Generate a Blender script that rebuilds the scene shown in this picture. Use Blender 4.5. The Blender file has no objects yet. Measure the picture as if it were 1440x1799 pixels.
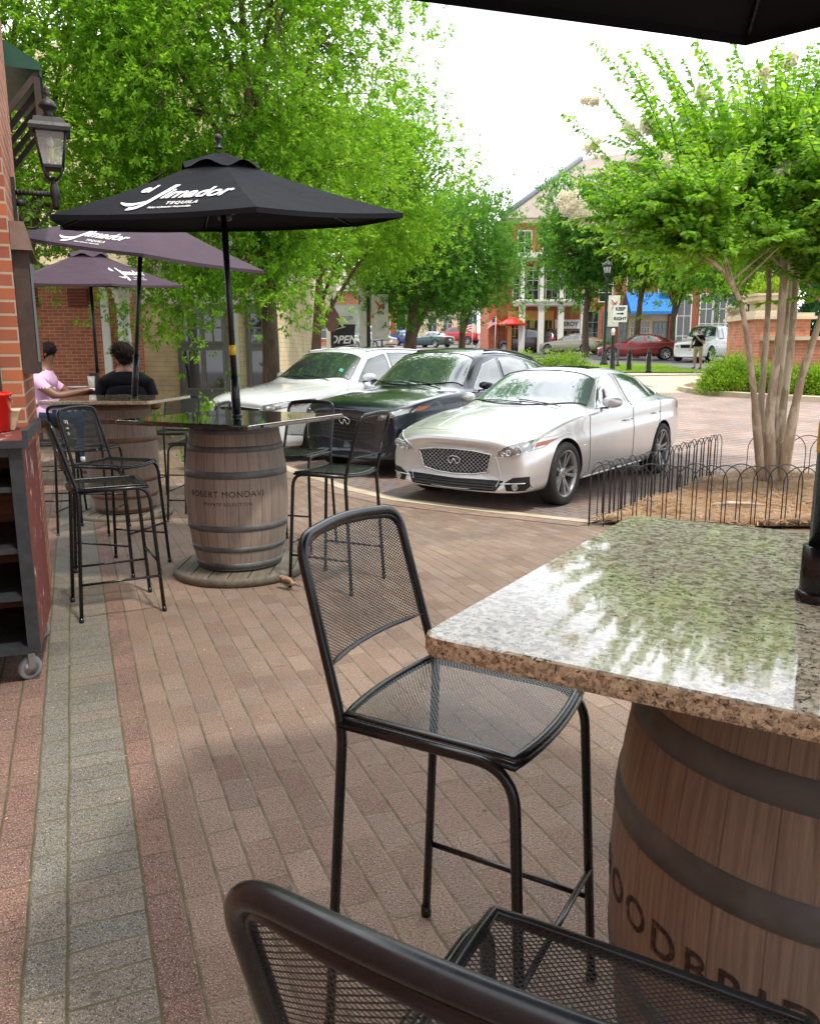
import bpy, bmesh, math, random
import numpy as np
from mathutils import Vector, Matrix, Quaternion
from mathutils.bvhtree import BVHTree
from mathutils.geometry import interpolate_bezier
PI = math.pi
R = math.radians
sc = bpy.context.scene
col = sc.collection
# ------------------------------------------------------------------ camera
F_PX, PITCH, ROLL, EYE = 1420.0, R(11.15), .004, 1.5
cam_d = bpy.data.cameras.new('camera'); cam = bpy.data.objects.new('camera', cam_d); col.objects.link(cam)
_fw = Vector((0, math.cos(PITCH), -math.sin(PITCH))); _up = Vector((0, math.sin(PITCH), math.cos(PITCH))); _rt = Vector((1, 0, 0))
_r2 = _rt*math.cos(ROLL) - _up*math.sin(ROLL); _u2 = _rt*math.sin(ROLL) + _up*math.cos(ROLL)
m = Matrix((( _r2.x, _u2.x, -_fw.x, 0), (_r2.y, _u2.y, -_fw.y, 0), (_r2.z, _u2.z, -_fw.z, EYE), (0, 0, 0, 1)))
cam.matrix_world = m
cam_d.sensor_fit = 'HORIZONTAL'; cam_d.sensor_width = 36; cam_d.lens = 36*F_PX/1440
cam_d.clip_start = .02; cam_d.clip_end = 3000
cam_d.dof.use_dof = True; cam_d.dof.focus_distance = 3.2; cam_d.dof.aperture_fstop = 45
sc.camera = cam
# ------------------------------------------------------------------ light
SUN = Vector((.30, -.36, 1.0)).normalized(); GLOW_DIR = Vector((.10, .80, .62)).normalized()   # sun; centre of a cloud glow added to whiten the tabletop reflection
SUN_EL = math.asin(SUN.z); SUN_AZ = math.atan2(SUN.x, SUN.y)
world = bpy.data.worlds.new('World'); sc.world = world; world.use_nodes = True
nt = world.node_tree; nt.nodes.clear()
def wn(t, **k):
    n = nt.nodes.new(t)
    for a, b in k.items(): setattr(n, a, b)
    return n
sky = wn('ShaderNodeTexSky', sky_type='NISHITA'); sky.sun_disc = False; sky.sun_elevation = SUN_EL; sky.sun_rotation = SUN_AZ
sky.dust_density = 2.5; sky.air_density = 1.0
tc = wn('ShaderNodeTexCoord'); mp = wn('ShaderNodeMapping'); mp.inputs['Scale'].default_value = (1, 1, 2.6); mp.inputs['Location'].default_value = (.35, .1, .2)
nz = wn('ShaderNodeTexNoise'); nz.inputs['Scale'].default_value = 1.6; nz.inputs['Detail'].default_value = 7; nz.inputs['Roughness'].default_value = .55
cr = wn('ShaderNodeValToRGB'); cr.color_ramp.elements[0].position = .34; cr.color_ramp.elements[1].position = .56
cr.color_ramp.elements[0].color = (.25, .25, .25, 1); cr.color_ramp.elements[1].color = (1, 1, 1, 1)
mx = wn('ShaderNodeMix', data_type='RGBA'); mx.inputs[7].default_value = (14.5, 15.2, 15.8, 1)
bg = wn('ShaderNodeBackground'); bg.inputs['Strength'].default_value = .10
ow = wn('ShaderNodeOutputWorld'); L = nt.links.new
vm_ = wn('ShaderNodeVectorMath', operation='DOT_PRODUCT'); nrm_ = wn('ShaderNodeVectorMath', operation='NORMALIZE'); L(tc.outputs['Generated'], nrm_.inputs[0]); L(nrm_.outputs[0], vm_.inputs[0]); vm_.inputs[1].default_value = GLOW_DIR
pw_ = wn('ShaderNodeMath', operation='MAXIMUM'); L(vm_.outputs['Value'], pw_.inputs[0]); pw_.inputs[1].default_value = 0
pw2 = wn('ShaderNodeMath', operation='POWER'); L(pw_.outputs[0], pw2.inputs[0]); pw2.inputs[1].default_value = 2.6
ml_ = wn('ShaderNodeMath', operation='MULTIPLY_ADD'); L(pw2.outputs[0], ml_.inputs[0]); ml_.inputs[1].default_value = 34; ml_.inputs[2].default_value = 11.0
cc_ = wn('ShaderNodeMix', data_type='RGBA', blend_type='MULTIPLY'); cc_.inputs[0].default_value = 1; cc_.inputs[7].default_value = (.97, 1, 1.04, 1); L(ml_.outputs[0], cc_.inputs[6])
L(tc.outputs['Generated'], mp.inputs['Vector']); L(mp.outputs[0], nz.inputs['Vector']); L(nz.outputs['Fac'], cr.inputs[0])
gd_ = wn('ShaderNodeVectorMath', operation='DOT_PRODUCT'); L(nrm_.outputs[0], gd_.inputs[0]); gd_.inputs[1].default_value = Vector((.085, .90, .375)).normalized()
gn_ = wn('ShaderNodeMath', operation='MULTIPLY_ADD'); L(nz.outputs['Fac'], gn_.inputs[0]); gn_.inputs[1].default_value = .03; L(gd_.outputs['Value'], gn_.inputs[2])
gr_ = wn('ShaderNodeMapRange'); gr_.inputs[1].default_value = .998; gr_.inputs[2].default_value = 1.014; gr_.inputs[3].default_value = 1; gr_.inputs[4].default_value = .30; L(gn_.outputs[0], gr_.inputs[0])
gm_ = wn('ShaderNodeMath', operation='MULTIPLY'); L(cr.outputs[0], gm_.inputs[0]); L(gr_.outputs[0], gm_.inputs[1]); L(gm_.outputs[0], mx.inputs[0]); L(sky.outputs[0], mx.inputs[6]); L(cc_.outputs[2], mx.inputs[7]); L(mx.outputs[2], bg.inputs['Color']); L(bg.outputs[0], ow.inputs[0])
sd = bpy.data.lights.new('sun', 'SUN'); sd.energy = 2.6; sd.angle = R(4); sd.color = (1, .93, .82)
sun = bpy.data.objects.new('sun', sd); col.objects.link(sun); sun.rotation_euler = SUN.to_track_quat('Z', 'Y').to_euler(); sun.location = (20, 30, 60)
sc.view_settings.view_transform = 'Standard'; sc.view_settings.look = 'None'; sc.view_settings.exposure = .42; sc.view_settings.gamma = 1
sc.render.engine = 'CYCLES'; sc.cycles.max_bounces = 8; sc.cycles.transparent_max_bounces = 12
sc.cycles.use_denoising = True
# ------------------------------------------------------------------ measuring helpers (photo pixel -> place in the world)
KN = [(-30, 0), (6, 0), (8, -.1), (14, -.1), (32, .62), (47, 1.06), (60, 1.45), (90, 2.45), (400, 10)]
def G(y): return float(np.interp(y, [a for a, b in KN], [b for a, b in KN]))
def ray(u, v):
    x = (u-720)/F_PX; y = -(v-899.5)/F_PX
    return (_fw + _r2*x + _u2*y)
def atz(u, v, z=0.):
    d = ray(u, v); return Vector((0, 0, EYE)) + d*((z-EYE)/d.z)
def aty(u, v, Y):
    d = ray(u, v); return Vector((0, 0, EYE)) + d*(Y/d.y)
def gp(u, v):
    z = 0.
    for i in range(60): z = .5*z + .5*G(atz(u, v, z).y)
    return atz(u, v, z)
# ------------------------------------------------------------------ objects
def tag(o, label=None, cat=None, group=None, kind=None):
    if label: o['label'] = label
    if cat: o['category'] = cat
    if group: o['group'] = group
    if kind: o['kind'] = kind
    return o
def thing(name, label, cat, loc=(0, 0, 0), rz=0, group=None):
    o = bpy.data.objects.new(name, None); col.objects.link(o); o.location = loc; o.rotation_euler = (0, 0, rz)
    return tag(o, label, cat, group)
def link(name, me, mat=None, parent=None):
    o = bpy.data.objects.new(name, me); col.objects.link(o); o.parent = parent
    if mat is not None:
        for mm in (mat if isinstance(mat, (list, tuple)) else [mat]): me.materials.append(mm)
    return o
def copy_tree(o, parent=None):
    c = o.copy(); col.objects.link(c); c.parent = parent
    for ch in list(o.children): copy_tree(ch, c)
    return c
def frame_of(d, up=Vector((0, 0, 1))):
    d = d.normalized()
    a = up.cross(d)
    if a.length < 1e-4: a = Vector((1, 0, 0)).cross(d)
    if a.length < 1e-4: a = Vector((0, 1, 0)).cross(d)
    a.normalize(); return a, d.cross(a)
class MB:
    def __init__(s): s.v = []; s.f = []; s.sm = []; s.mi = []
    def add(s, vs, fs, smooth=False, mi=0):
        o = len(s.v); s.v += [tuple(p) for p in vs]; s.f += [tuple(i+o for i in f) for f in fs]
        s.sm += [smooth]*len(fs); s.mi += [mi]*len(fs); return s
    def box(s, c, d, rz=0, M=None, mi=0, taper=1.0):
        x, y, z = (k/2 for k in d); vs = []
        for sz in (-1, 1):
            t = taper if sz > 0 else 1
            for sx, sy in ((-1, -1), (1, -1), (1, 1), (-1, 1)): vs.append(Vector((sx*x*t, sy*y*t, sz*z)))
        m = Matrix.Translation(Vector(c)) @ (M if M else Matrix.Rotation(rz, 4, 'Z'))
        return s.add([m @ p for p in vs], [(3, 2, 1, 0), (4, 5, 6, 7), (0, 1, 5, 4), (1, 2, 6, 5), (2, 3, 7, 6), (3, 0, 4, 7)], mi=mi)
    def bbox(s, lo, hi, mi=0):
        return s.box([(a+b)/2 for a, b in zip(lo, hi)], [b-a for a, b in zip(lo, hi)], mi=mi)
    def tube(s, pts, r, n=10, closed=False, caps=True, flat=1.0, mi=0, smooth=True):
        P = [Vector(p) for p in pts]; N = len(P); rr = r if isinstance(r, (list, tuple)) else [r]*N
        rings = []; a = None
        for i, p in enumerate(P):
            if closed: d = P[(i+1) % N]-P[i-1]
            else: d = P[min(i+1, N-1)]-P[max(i-1, 0)]
            if d.length < 1e-9: d = Vector((0, 0, 1))
            d.normalize()
            if a is None: a, b = frame_of(d)
            else:
                a = a - d*a.dot(d)
                if a.length < 1e-5: a, b = frame_of(d)
                a.normalize(); b = d.cross(a)
            rings.append([p + (a*math.cos(2*PI*k/n) + b*math.sin(2*PI*k/n)*flat)*rr[i] for k in range(n)])
        vs = [q for rg in rings for q in rg]; fs = []
        for i in range(N if closed else N-1):
            j = (i+1) % N
            for k in range(n): fs.append((i*n+k, i*n+(k+1) % n, j*n+(k+1) % n, j*n+k))
        if caps and not closed: fs.append(tuple(range(n-1, -1, -1))); fs.append(tuple((N-1)*n+k for k in range(n)))
        return s.add(vs, fs, smooth, mi)
    def lathe(s, prof, n=32, c=(0, 0, 0), M=None, smooth=True, mi=0, close=True):
        # prof: (radius, z) bottom to top
        vs = []; fs = []; m = Matrix.Translation(Vector(c)) @ (M or Matrix())
        for r, z in prof:
            for k in range(n): vs.append(m @ Vector((r*math.cos(2*PI*k/n), r*math.sin(2*PI*k/n), z)))
        for i in range(len(prof)-1):
            for k in range(n): fs.append((i*n+k, i*n+(k+1) % n, (i+1)*n+(k+1) % n, (i+1)*n+k))
        if close: fs.append(tuple(range(n-1, -1, -1))); fs.append(tuple((len(prof)-1)*n+k for k in range(n)))
        return s.add(vs, fs, smooth, mi)
    def ball(s, c, r, n=14, sc_=(1, 1, 1), mi=0):
        pr = [(max(1e-4, math.sin(PI*i/(n//2+2)))*r, -math.cos(PI*i/(n//2+2))*r) for i in range(n//2+3)]
        return s.lathe(pr, n, c, Matrix.Diagonal((*sc_, 1)), mi=mi)
    def rings(s, rgs, cap=True, smooth=True, mi=0):
        n = len(rgs[0]); vs = [p for g in rgs for p in g]; fs = []
        for i in range(len(rgs)-1):
            for k in range(n): fs.append((i*n+k, i*n+(k+1) % n, (i+1)*n+(k+1) % n, (i+1)*n+k))
        s.add(vs, fs, smooth, mi)
        if cap:
            s.add(rgs[0], [tuple(range(n-1, -1, -1))], False, mi); s.add(rgs[-1], [tuple(range(n))], False, mi)
        return s
    def prism(s, poly, z0, z1, M=None, mi=0):
        m = M or Matrix(); n = len(poly)
        vs = [m @ Vector((x, y, z0)) for x, y in poly] + [m @ Vector((x, y, z1)) for x, y in poly]
        fs = [tuple(range(n-1, -1, -1)), tuple(range(n, 2*n))] + [(k, (k+1) % n, n+(k+1) % n, n+k) for k in range(n)]
        return s.add(vs, fs, mi=mi)
    def grid(s, fn, nu, nv, smooth=True, mi=0):
        vs = [fn(i/nu, j/nv) for j in range(nv+1) for i in range(nu+1)]
        fs = [(j*(nu+1)+i, j*(nu+1)+i+1, (j+1)*(nu+1)+i+1, (j+1)*(nu+1)+i) for j in range(nv) for i in range(nu)]
        return s.add(vs, fs, smooth, mi)
    def mesh(s, name):
        me = bpy.data.meshes.new(name); me.from_pydata(s.v, [], s.f)
        me.polygons.foreach_set('use_smooth', s.sm); me.polygons.foreach_set('material_index', s.mi); me.update(); return me
    def build(s, name, mat, parent=None): return link(name, s.mesh(name), mat, parent)
def weld(o, d=1e-4):
    bm = bmesh.new(); bm.from_mesh(o.data); bmesh.ops.remove_doubles(bm, verts=bm.verts, dist=d); bm.to_mesh(o.data); bm.free(); return o
def round_path(pts, rad, seg=6, closed=False):
    P = [Vector(p) for p in pts]; out = []; N = len(P)
    for i, p in enumerate(P):
        if not closed and i in (0, N-1): out.append(p); continue
        a = P[i-1]; b = P[(i+1) % N]; r_ = rad[i] if isinstance(rad, (list, tuple)) else rad
        da = (a-p); db = (b-p); t = min(r_, da.length*.48, db.length*.48)
        if t < 1e-5: out.append(p); continue
        q0 = p+da.normalized()*t; q2 = p+db.normalized()*t
        for k in range(seg+1):
            w = k/seg; out.append(q0*(1-w)**2 + p*2*w*(1-w) + q2*w*w)
    return out
def np_mesh(name, V, Fq, mat, parent=None, smooth=False):
    me = bpy.data.meshes.new(name); V = np.asarray(V, np.float32); Fq = np.asarray(Fq, np.int32)
    me.vertices.add(len(V)); me.vertices.foreach_set('co', V.ravel())
    k = Fq.shape[1]; me.loops.add(Fq.size); me.loops.foreach_set('vertex_index', Fq.ravel())
    me.polygons.add(len(Fq)); me.polygons.foreach_set('loop_start', np.arange(0, Fq.size, k, dtype=np.int32))
    me.polygons.foreach_set('loop_total', np.full(len(Fq), k, np.int32))
    me.polygons.foreach_set('use_smooth', np.full(len(Fq), smooth)); me.update(calc_edges=True)
    return link(name, me, mat, parent)
def text_mesh(s, size, depth=.001, shear=0, bold=0, spacing=1.0, align='CENTER', sub=2):
    cu = bpy.data.curves.new('t', 'FONT'); cu.body = s; cu.size = size; cu.extrude = depth; cu.shear = shear; cu.offset = bold
    cu.space_character = spacing; cu.align_x = align; cu.align_y = 'CENTER'; cu.resolution_u = 4
    o = bpy.data.objects.new('t', cu); col.objects.link(o); dg = bpy.context.evaluated_depsgraph_get()
    me = bpy.data.meshes.new_from_object(o.evaluated_get(dg)); bpy.data.objects.remove(o); bpy.data.curves.remove(cu)
    vs = [v.co.copy() for v in me.vertices]; fs = [tuple(p.vertices) for p in me.polygons]; bpy.data.meshes.remove(me); return vs, fs
def text_map(mb, s, size, fn, mi=0, **k):
    vs, fs = text_mesh(s, size, **k); mb.add([fn(v) for v in vs], fs, mi=mi); return mb
# ------------------------------------------------------------------ materials
class NT:
    def __init__(s, name):
        s.m = bpy.data.materials.new(name); s.m.use_nodes = True; s.t = s.m.node_tree; s.t.nodes.clear()
        s.out = s.n('ShaderNodeOutputMaterial'); s.b = s.n('ShaderNodeBsdfPrincipled'); s.l(s.b.outputs[0], s.out.inputs[0])
        s.tc = s.n('ShaderNodeTexCoord')
    def n(s, t, **k):
        n = s.t.nodes.new(t)
        for a, b in k.items(): setattr(n, a, b)
        return n
    def l(s, a, b): s.t.links.new(a, b)
    def inp(s, node, key, val):
        i = node.inputs[key]
        if isinstance(val, bpy.types.NodeSocket): s.l(val, i)
        elif hasattr(i.default_value, '__len__') and not hasattr(val, '__len__'): i.default_value = (val,)*len(i.default_value)
        elif hasattr(val, '__len__') and len(val) == 3 and len(i.default_value) == 4: i.default_value = (*val, 1)
        else: i.default_value = val
    def P(s, **k):
        for a, b in k.items(): s.inp(s.b, a.replace('_', ' '), b)
        return s
    def map(s, scale=(1, 1, 1), rot=(0, 0, 0), loc=(0, 0, 0), src=None):
        m = s.n('ShaderNodeMapping'); s.l(src or s.tc.outputs['Object'], m.inputs[0]); m.inputs['Scale'].default_value = scale
        m.inputs['Rotation'].default_value = rot; m.inputs['Location'].default_value = loc; return m.outputs[0]
    def noise(s, scale, detail=3, rough=.55, vec=None, dist=0, out='Fac'):
        n = s.n('ShaderNodeTexNoise'); s.l(vec or s.tc.outputs['Object'], n.inputs['Vector']); n.inputs['Scale'].default_value = scale
        n.inputs['Detail'].default_value = detail; n.inputs['Roughness'].default_value = rough; n.inputs['Distortion'].default_value = dist; return n.outputs[out]
    def vor(s, scale, vec=None, out='Distance', feature='F1'):
        n = s.n('ShaderNodeTexVoronoi', feature=feature); s.l(vec or s.tc.outputs['Object'], n.inputs['Vector']); n.inputs['Scale'].default_value = scale; return n.outputs[out]
    def ramp(s, fac, stops, interp='LINEAR'):
        n = s.n('ShaderNodeValToRGB'); e = n.color_ramp.elements; n.color_ramp.interpolation = interp
        while len(e) < len(stops): e.new(.5)
        for i, (p, c) in enumerate(stops): e[i].position = p; e[i].color = (*c, 1) if hasattr(c, '__len__') else (c, c, c, 1)
        s.l(fac, n.inputs[0]); return n.outputs[0]
    def mix(s, fac, a, b, mode='MIX'):
        n = s.n('ShaderNodeMix', data_type='RGBA', blend_type=mode); s.inp(n, 0, fac); s.inp(n, 6, a); s.inp(n, 7, b); return n.outputs[2]
    def math(s, op, a, b=0.0):
        n = s.n('ShaderNodeMath', operation=op); s.inp(n, 0, a); s.inp(n, 1, b); return n.outputs[0]
    def bump(s, h, strength=.3, dist=.01, normal=None):
        n = s.n('ShaderNodeBump'); s.inp(n, 'Strength', strength); s.inp(n, 'Distance', dist); s.l(h, n.inputs['Height'])
        if normal: s.l(normal, n.inputs['Normal'])
        return n.outputs[0]
def simple(name, c, rough=.5, metal=0, var=.12, vs=6, bump=0, bs=60, coat=0, spec=.5):
    t = NT(name); lo = tuple(k*(1-var) for k in c); hi = tuple(min(1, k*(1+var)) for k in c)
    t.P(Base_Color=t.ramp(t.noise(vs, 5), [(.3, lo), (.7, hi)]), Roughness=t.ramp(t.noise(vs*2.3, 4), [(.3, max(.02, rough*.85)), (.7, min(1, rough*1.15))]), Metallic=metal, Coat_Weight=coat, Coat_Roughness=.04, Specular_IOR_Level=spec)
    if bump: t.P(Normal=t.bump(t.noise(bs, 4), bump, .005))
    return t.m
MT = {}
MT['black_metal'] = simple('black_metal', (.006, .0075, .010), .27, .0, .25, 30, .015, 120, spec=.5)
MT['mesh_metal'] = simple('mesh_metal', (.011, .012, .014), .35, .0, .2, 40, spec=.5)
MT['black_iron'] = simple('black_iron', (.02, .02, .022), .5, .1, .3, 20, .15, 120)
MT['steel'] = simple('steel', (.42, .42, .42), .35, .9, .15, 20)
MT['chrome'] = simple('chrome', (.75, .76, .78), .08, 1, .03)
MT['white_paint'] = simple('white_paint', (.78, .77, .73), .45, 0, .05, 3)
MT['cream_paint'] = simple('cream_paint', (.70, .60, .40), .55, 0, .05, 2)
MT['black_plastic'] = simple('black_plastic', (.02, .02, .022), .45)
MT['rubber'] = simple('rubber', (.016, .016, .017), .75, 0, .3, 40, .2, 200)
MT['yellow'] = simple('yellow', (.75, .5, .02), .4)
MT['red_plastic'] = simple('red_plastic', (.65, .015, .012), .35, 0, .06)
MT['white_print'] = simple('white_print', (.82, .82, .84), .6, 0, .04)
MT['skin_brown'] = simple('skin_brown', (.20, .095, .055), .5, 0, .1, 8)
MT['skin_light'] = simple('skin_light', (.52, .30, .21), .5, 0, .08, 8)
MT['hair'] = simple('hair', (.014, .009, .008), .8, 0, .4, 60, .8, 90, spec=.15)
MT['pink_shirt'] = simple('pink_shirt', (.72, .45, .66), .8, 0, .08, 6, .3, 30)
MT['black_shirt'] = simple('black_shirt', (.007, .007, .010), .9, 0, .2, 8, .5, 24, spec=.15)
MT['jeans'] = simple('jeans', (.02, .05, .13), .85, 0, .25, 30)
MT['khaki'] = simple('khaki', (.5, .38, .25), .85, 0, .1, 12)
MT['concrete'] = simple('concrete', (.50, .43, .31), .85, 0, .18, 2.5, .3, 120)
MT['stone_cream'] = simple('stone_cream', (.62, .52, .36), .8, 0, .1, 3)
MT['shadow_black'] = simple('shadow_black', (.01, .01, .012), .8)
MT['glass_dark'] = simple('glass_dark', (.02, .028, .028), .04, 0, .2, 2, coat=1, spec=.8)
MT['grey_frame'] = simple('grey_frame', (.20, .21, .19), .5, 0, .08)
MT['green_metal'] = simple('green_metal', (.02, .085, .05), .35, .2, .15)
MT['brown_wood'] = simple('brown_wood', (.05, .03, .022), .6, 0, .25, 14, .2, 60)
MT['bark_brown'] = None
def wood(name, c1, c2, scale=(40, 40, 2.2), rough=.7, planks=None):
    t = NT(name); v = t.map(scale); g = t.noise(1.0, 6, .65, v, .4); g2 = t.noise(4, 5, .6, t.map((3, 3, 1)))
    c = t.mix(t.math('MULTIPLY', g2, .8), t.ramp(g, [(.3, c1), (.72, c2)]), tuple(k*.55 for k in c1))
    t.P(Base_Color=c, Roughness=rough, Normal=t.bump(g, .35, .004)); return t
def barrel_mat(name, c1, c2, seam=1.0):
    t = NT(name); sp = t.n('ShaderNodeSeparateXYZ'); t.l(t.tc.outputs['Object'], sp.inputs[0])
    ang = t.math('ARCTAN2', sp.outputs[1], sp.outputs[0]); st = t.math('MULTIPLY', ang, 28/(2*PI)); fl = t.math('FLOOR', st); fr = t.math('FRACT', st)
    wnn = t.n('ShaderNodeTexWhiteNoise', noise_dimensions='1D'); t.l(fl, wnn.inputs['W'])
    cv = t.n('ShaderNodeCombineXYZ'); t.l(t.math('MULTIPLY', ang, 26), cv.inputs[0]); t.l(t.math('MULTIPLY', sp.outputs[2], 2.6), cv.inputs[1]); t.l(t.math('MULTIPLY', fl, 3.7), cv.inputs[2])
    g = t.noise(1.6, 8, .7, cv.outputs[0], .5); g2 = t.noise(3.5, 4)
    c = t.ramp(g, [(.22, c1), (.5, tuple((a+b)/2 for a, b in zip(c1, c2))), (.78, c2)])
    c = t.mix(1.0, c, t.ramp(wnn.outputs['Value'], [(0, 1-.28*seam), (1, 1+.18*seam)]), 'MULTIPLY')
    c = t.mix(t.ramp(g2, [(.45, 0), (.75, .45)]), c, (.13, .115, .1))
    sm = t.ramp(fr, [(0, 0), (.03, 1), (.97, 1), (1, 0)]); c = t.mix(t.math('MAXIMUM', sm, 1-seam), (.03, .022, .018), c)
    t.P(Base_Color=c, Roughness=.78, Normal=t.bump(t.math('ADD', t.math('MULTIPLY', g, .35), sm), .35, .004)); return t.m
MT['barrel_weathered'] = barrel_mat('barrel_weathered', (.17, .128, .098), (.40, .33, .27))
MT['barrel_brown'] = barrel_mat('barrel_brown', (.085, .060, .045), (.35, .27, .205), .18)
MT['hoop_galv'] = simple('hoop_galv', (.12, .125, .125), .6, .4, .3, 9, .2, 60)
MT['hoop_rust'] = simple('hoop_rust', (.13, .07, .045), .7, .2, .4, 9, .3, 60)
MT['old_planks'] = wood('old_planks', (.10, .085, .06), (.24, .21, .16), (30, 3, 30)).m
_t = NT('letter_brand'); _t.P(Base_Color=(.04, .026, .018), Roughness=.85, Alpha=_t.ramp(_t.noise(55, 5, .7), [(.36, .12), (.62, .85)])); MT['letter_brand'] = _t.m
def granite(name, c_lo, c_mid, c_hi, speck, bs=1.0, rough=.05):
    t = NT(name); n1 = t.noise(22*bs, 7, .68, None, .8); v = t.vor(60*bs, out='Color'); sp = t.n('ShaderNodeSeparateColor'); t.l(v, sp.inputs[0])
    base = t.ramp(n1, [(.25, c_lo), (.42, c_mid), (.52, c_hi), (.66, c_mid), (.8, c_lo)])
    base = t.mix(t.ramp(sp.outputs[0], [(.55, 0), (.62, .7)]), base, tuple(k*.5 for k in c_mid)); base = t.mix(t.ramp(sp.outputs[1], [(.70, 0), (.76, .7)]), base, tuple(min(.8, k*1.35) for k in c_hi))
    base = t.mix(t.ramp(t.noise(60*bs, 5, .7, None, .8), [(.565, 0), (.60, .95)]), base, speck)
    base = t.mix(t.ramp(t.noise(30*bs, 6, .72, t.map(loc=(4, 2, 7)), 1.5), [(.585, 0), (.62, .9)]), base, tuple(k*.6 for k in speck))
    base = t.mix(t.ramp(t.noise(38*bs, 5, .7, t.map(loc=(9, 1, 3)), 1.0), [(.60, 0), (.64, .8)]), base, (.20, .22, .20))
    t.P(Base_Color=base, Roughness=rough, Specular_IOR_Level=.65, Coat_Weight=.3, Coat_Roughness=.015, Normal=t.bump(t.noise(9, 3), .03, .01)); return t.m
MT['granite_tan'] = granite('granite_tan', (.34, .29, .19), (.56, .49, .34), (.70, .64, .49), (.055, .045, .035), 1.6)
MT['granite_brown'] = granite('granite_brown', (.13, .10, .06), (.32, .23, .13), (.48, .38, .24), (.05, .035, .025), .9)
MT['granite_edge'] = granite('granite_edge', (.27, .20, .12), (.44, .34, .21), (.56, .46, .32), (.06, .035, .022), 2.4, .2)
MT['granite_black'] = simple('granite_black', (.012, .013, .013), .02, .0, .3, 60, coat=1, spec=1); MT['granite_black'].node_tree.nodes['Principled BSDF'].inputs['Coat IOR'].default_value = 1.9
def brick_wall(name, c1, c2, mortar, bw=.203, bh=.068, ms=.006, rough=.85, rot90=False):
    t = NT(name); sp = t.n('ShaderNodeSeparateXYZ'); t.l(t.tc.outputs['Object'], sp.inputs[0])
    cv = t.n('ShaderNodeCombineXYZ'); t.l(t.math('ADD', sp.outputs[0], sp.outputs[1]), cv.inputs[0]); t.l(sp.outputs[2], cv.inputs[1])
    b = t.n('ShaderNodeTexBrick'); t.l(cv.outputs[0], b.inputs['Vector']); b.inputs['Scale'].default_value = 1; b.inputs['Mortar Size'].default_value = ms
    b.inputs['Brick Width'].default_value = bw; b.inputs['Row Height'].default_value = bh; b.inputs['Mortar Smooth'].default_value = .2
    t.inp(b, 'Color1', c1); t.inp(b, 'Color2', c2); t.inp(b, 'Mortar', mortar)
    n = t.noise(3, 5); c = t.mix(1, b.outputs['Color'], t.ramp(n, [(.3, .8), (.7, 1.15)]), 'MULTIPLY')
    h = t.math('SUBTRACT', t.math('MULTIPLY', t.noise(90, 4), .25), b.outputs['Fac'])
    t.P(Base_Color=c, Roughness=rough, Normal=t.bump(h, .6, .006)); return t.m
MT['brick_near'] = brick_wall('brick_near', (.42, .13, .055), (.26, .075, .045), (.42, .33, .24), ms=.007)
MT['brick_left'] = brick_wall('brick_left', (.46, .14, .07), (.33, .09, .045), (.45, .33, .24))
MT['brick_far'] = brick_wall('brick_far', (.50, .14, .065), (.36, .09, .04), (.42, .25, .17), .25, .09)
MT['brick_pale'] = brick_wall('brick_pale', (.55, .22, .12), (.42, .15, .08), (.5, .35, .25), .25, .09)
MT['siding'] = brick_wall('siding', (.92, .77, .50), (.92, .77, .50), (.50, .40, .24), 40, .11, .004, .6)
MT['siding_pale'] = brick_wall('siding_pale', (.74, .66, .46), (.74, .66, .46), (.5, .44, .3), 40, .15, .004, .6)
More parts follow.
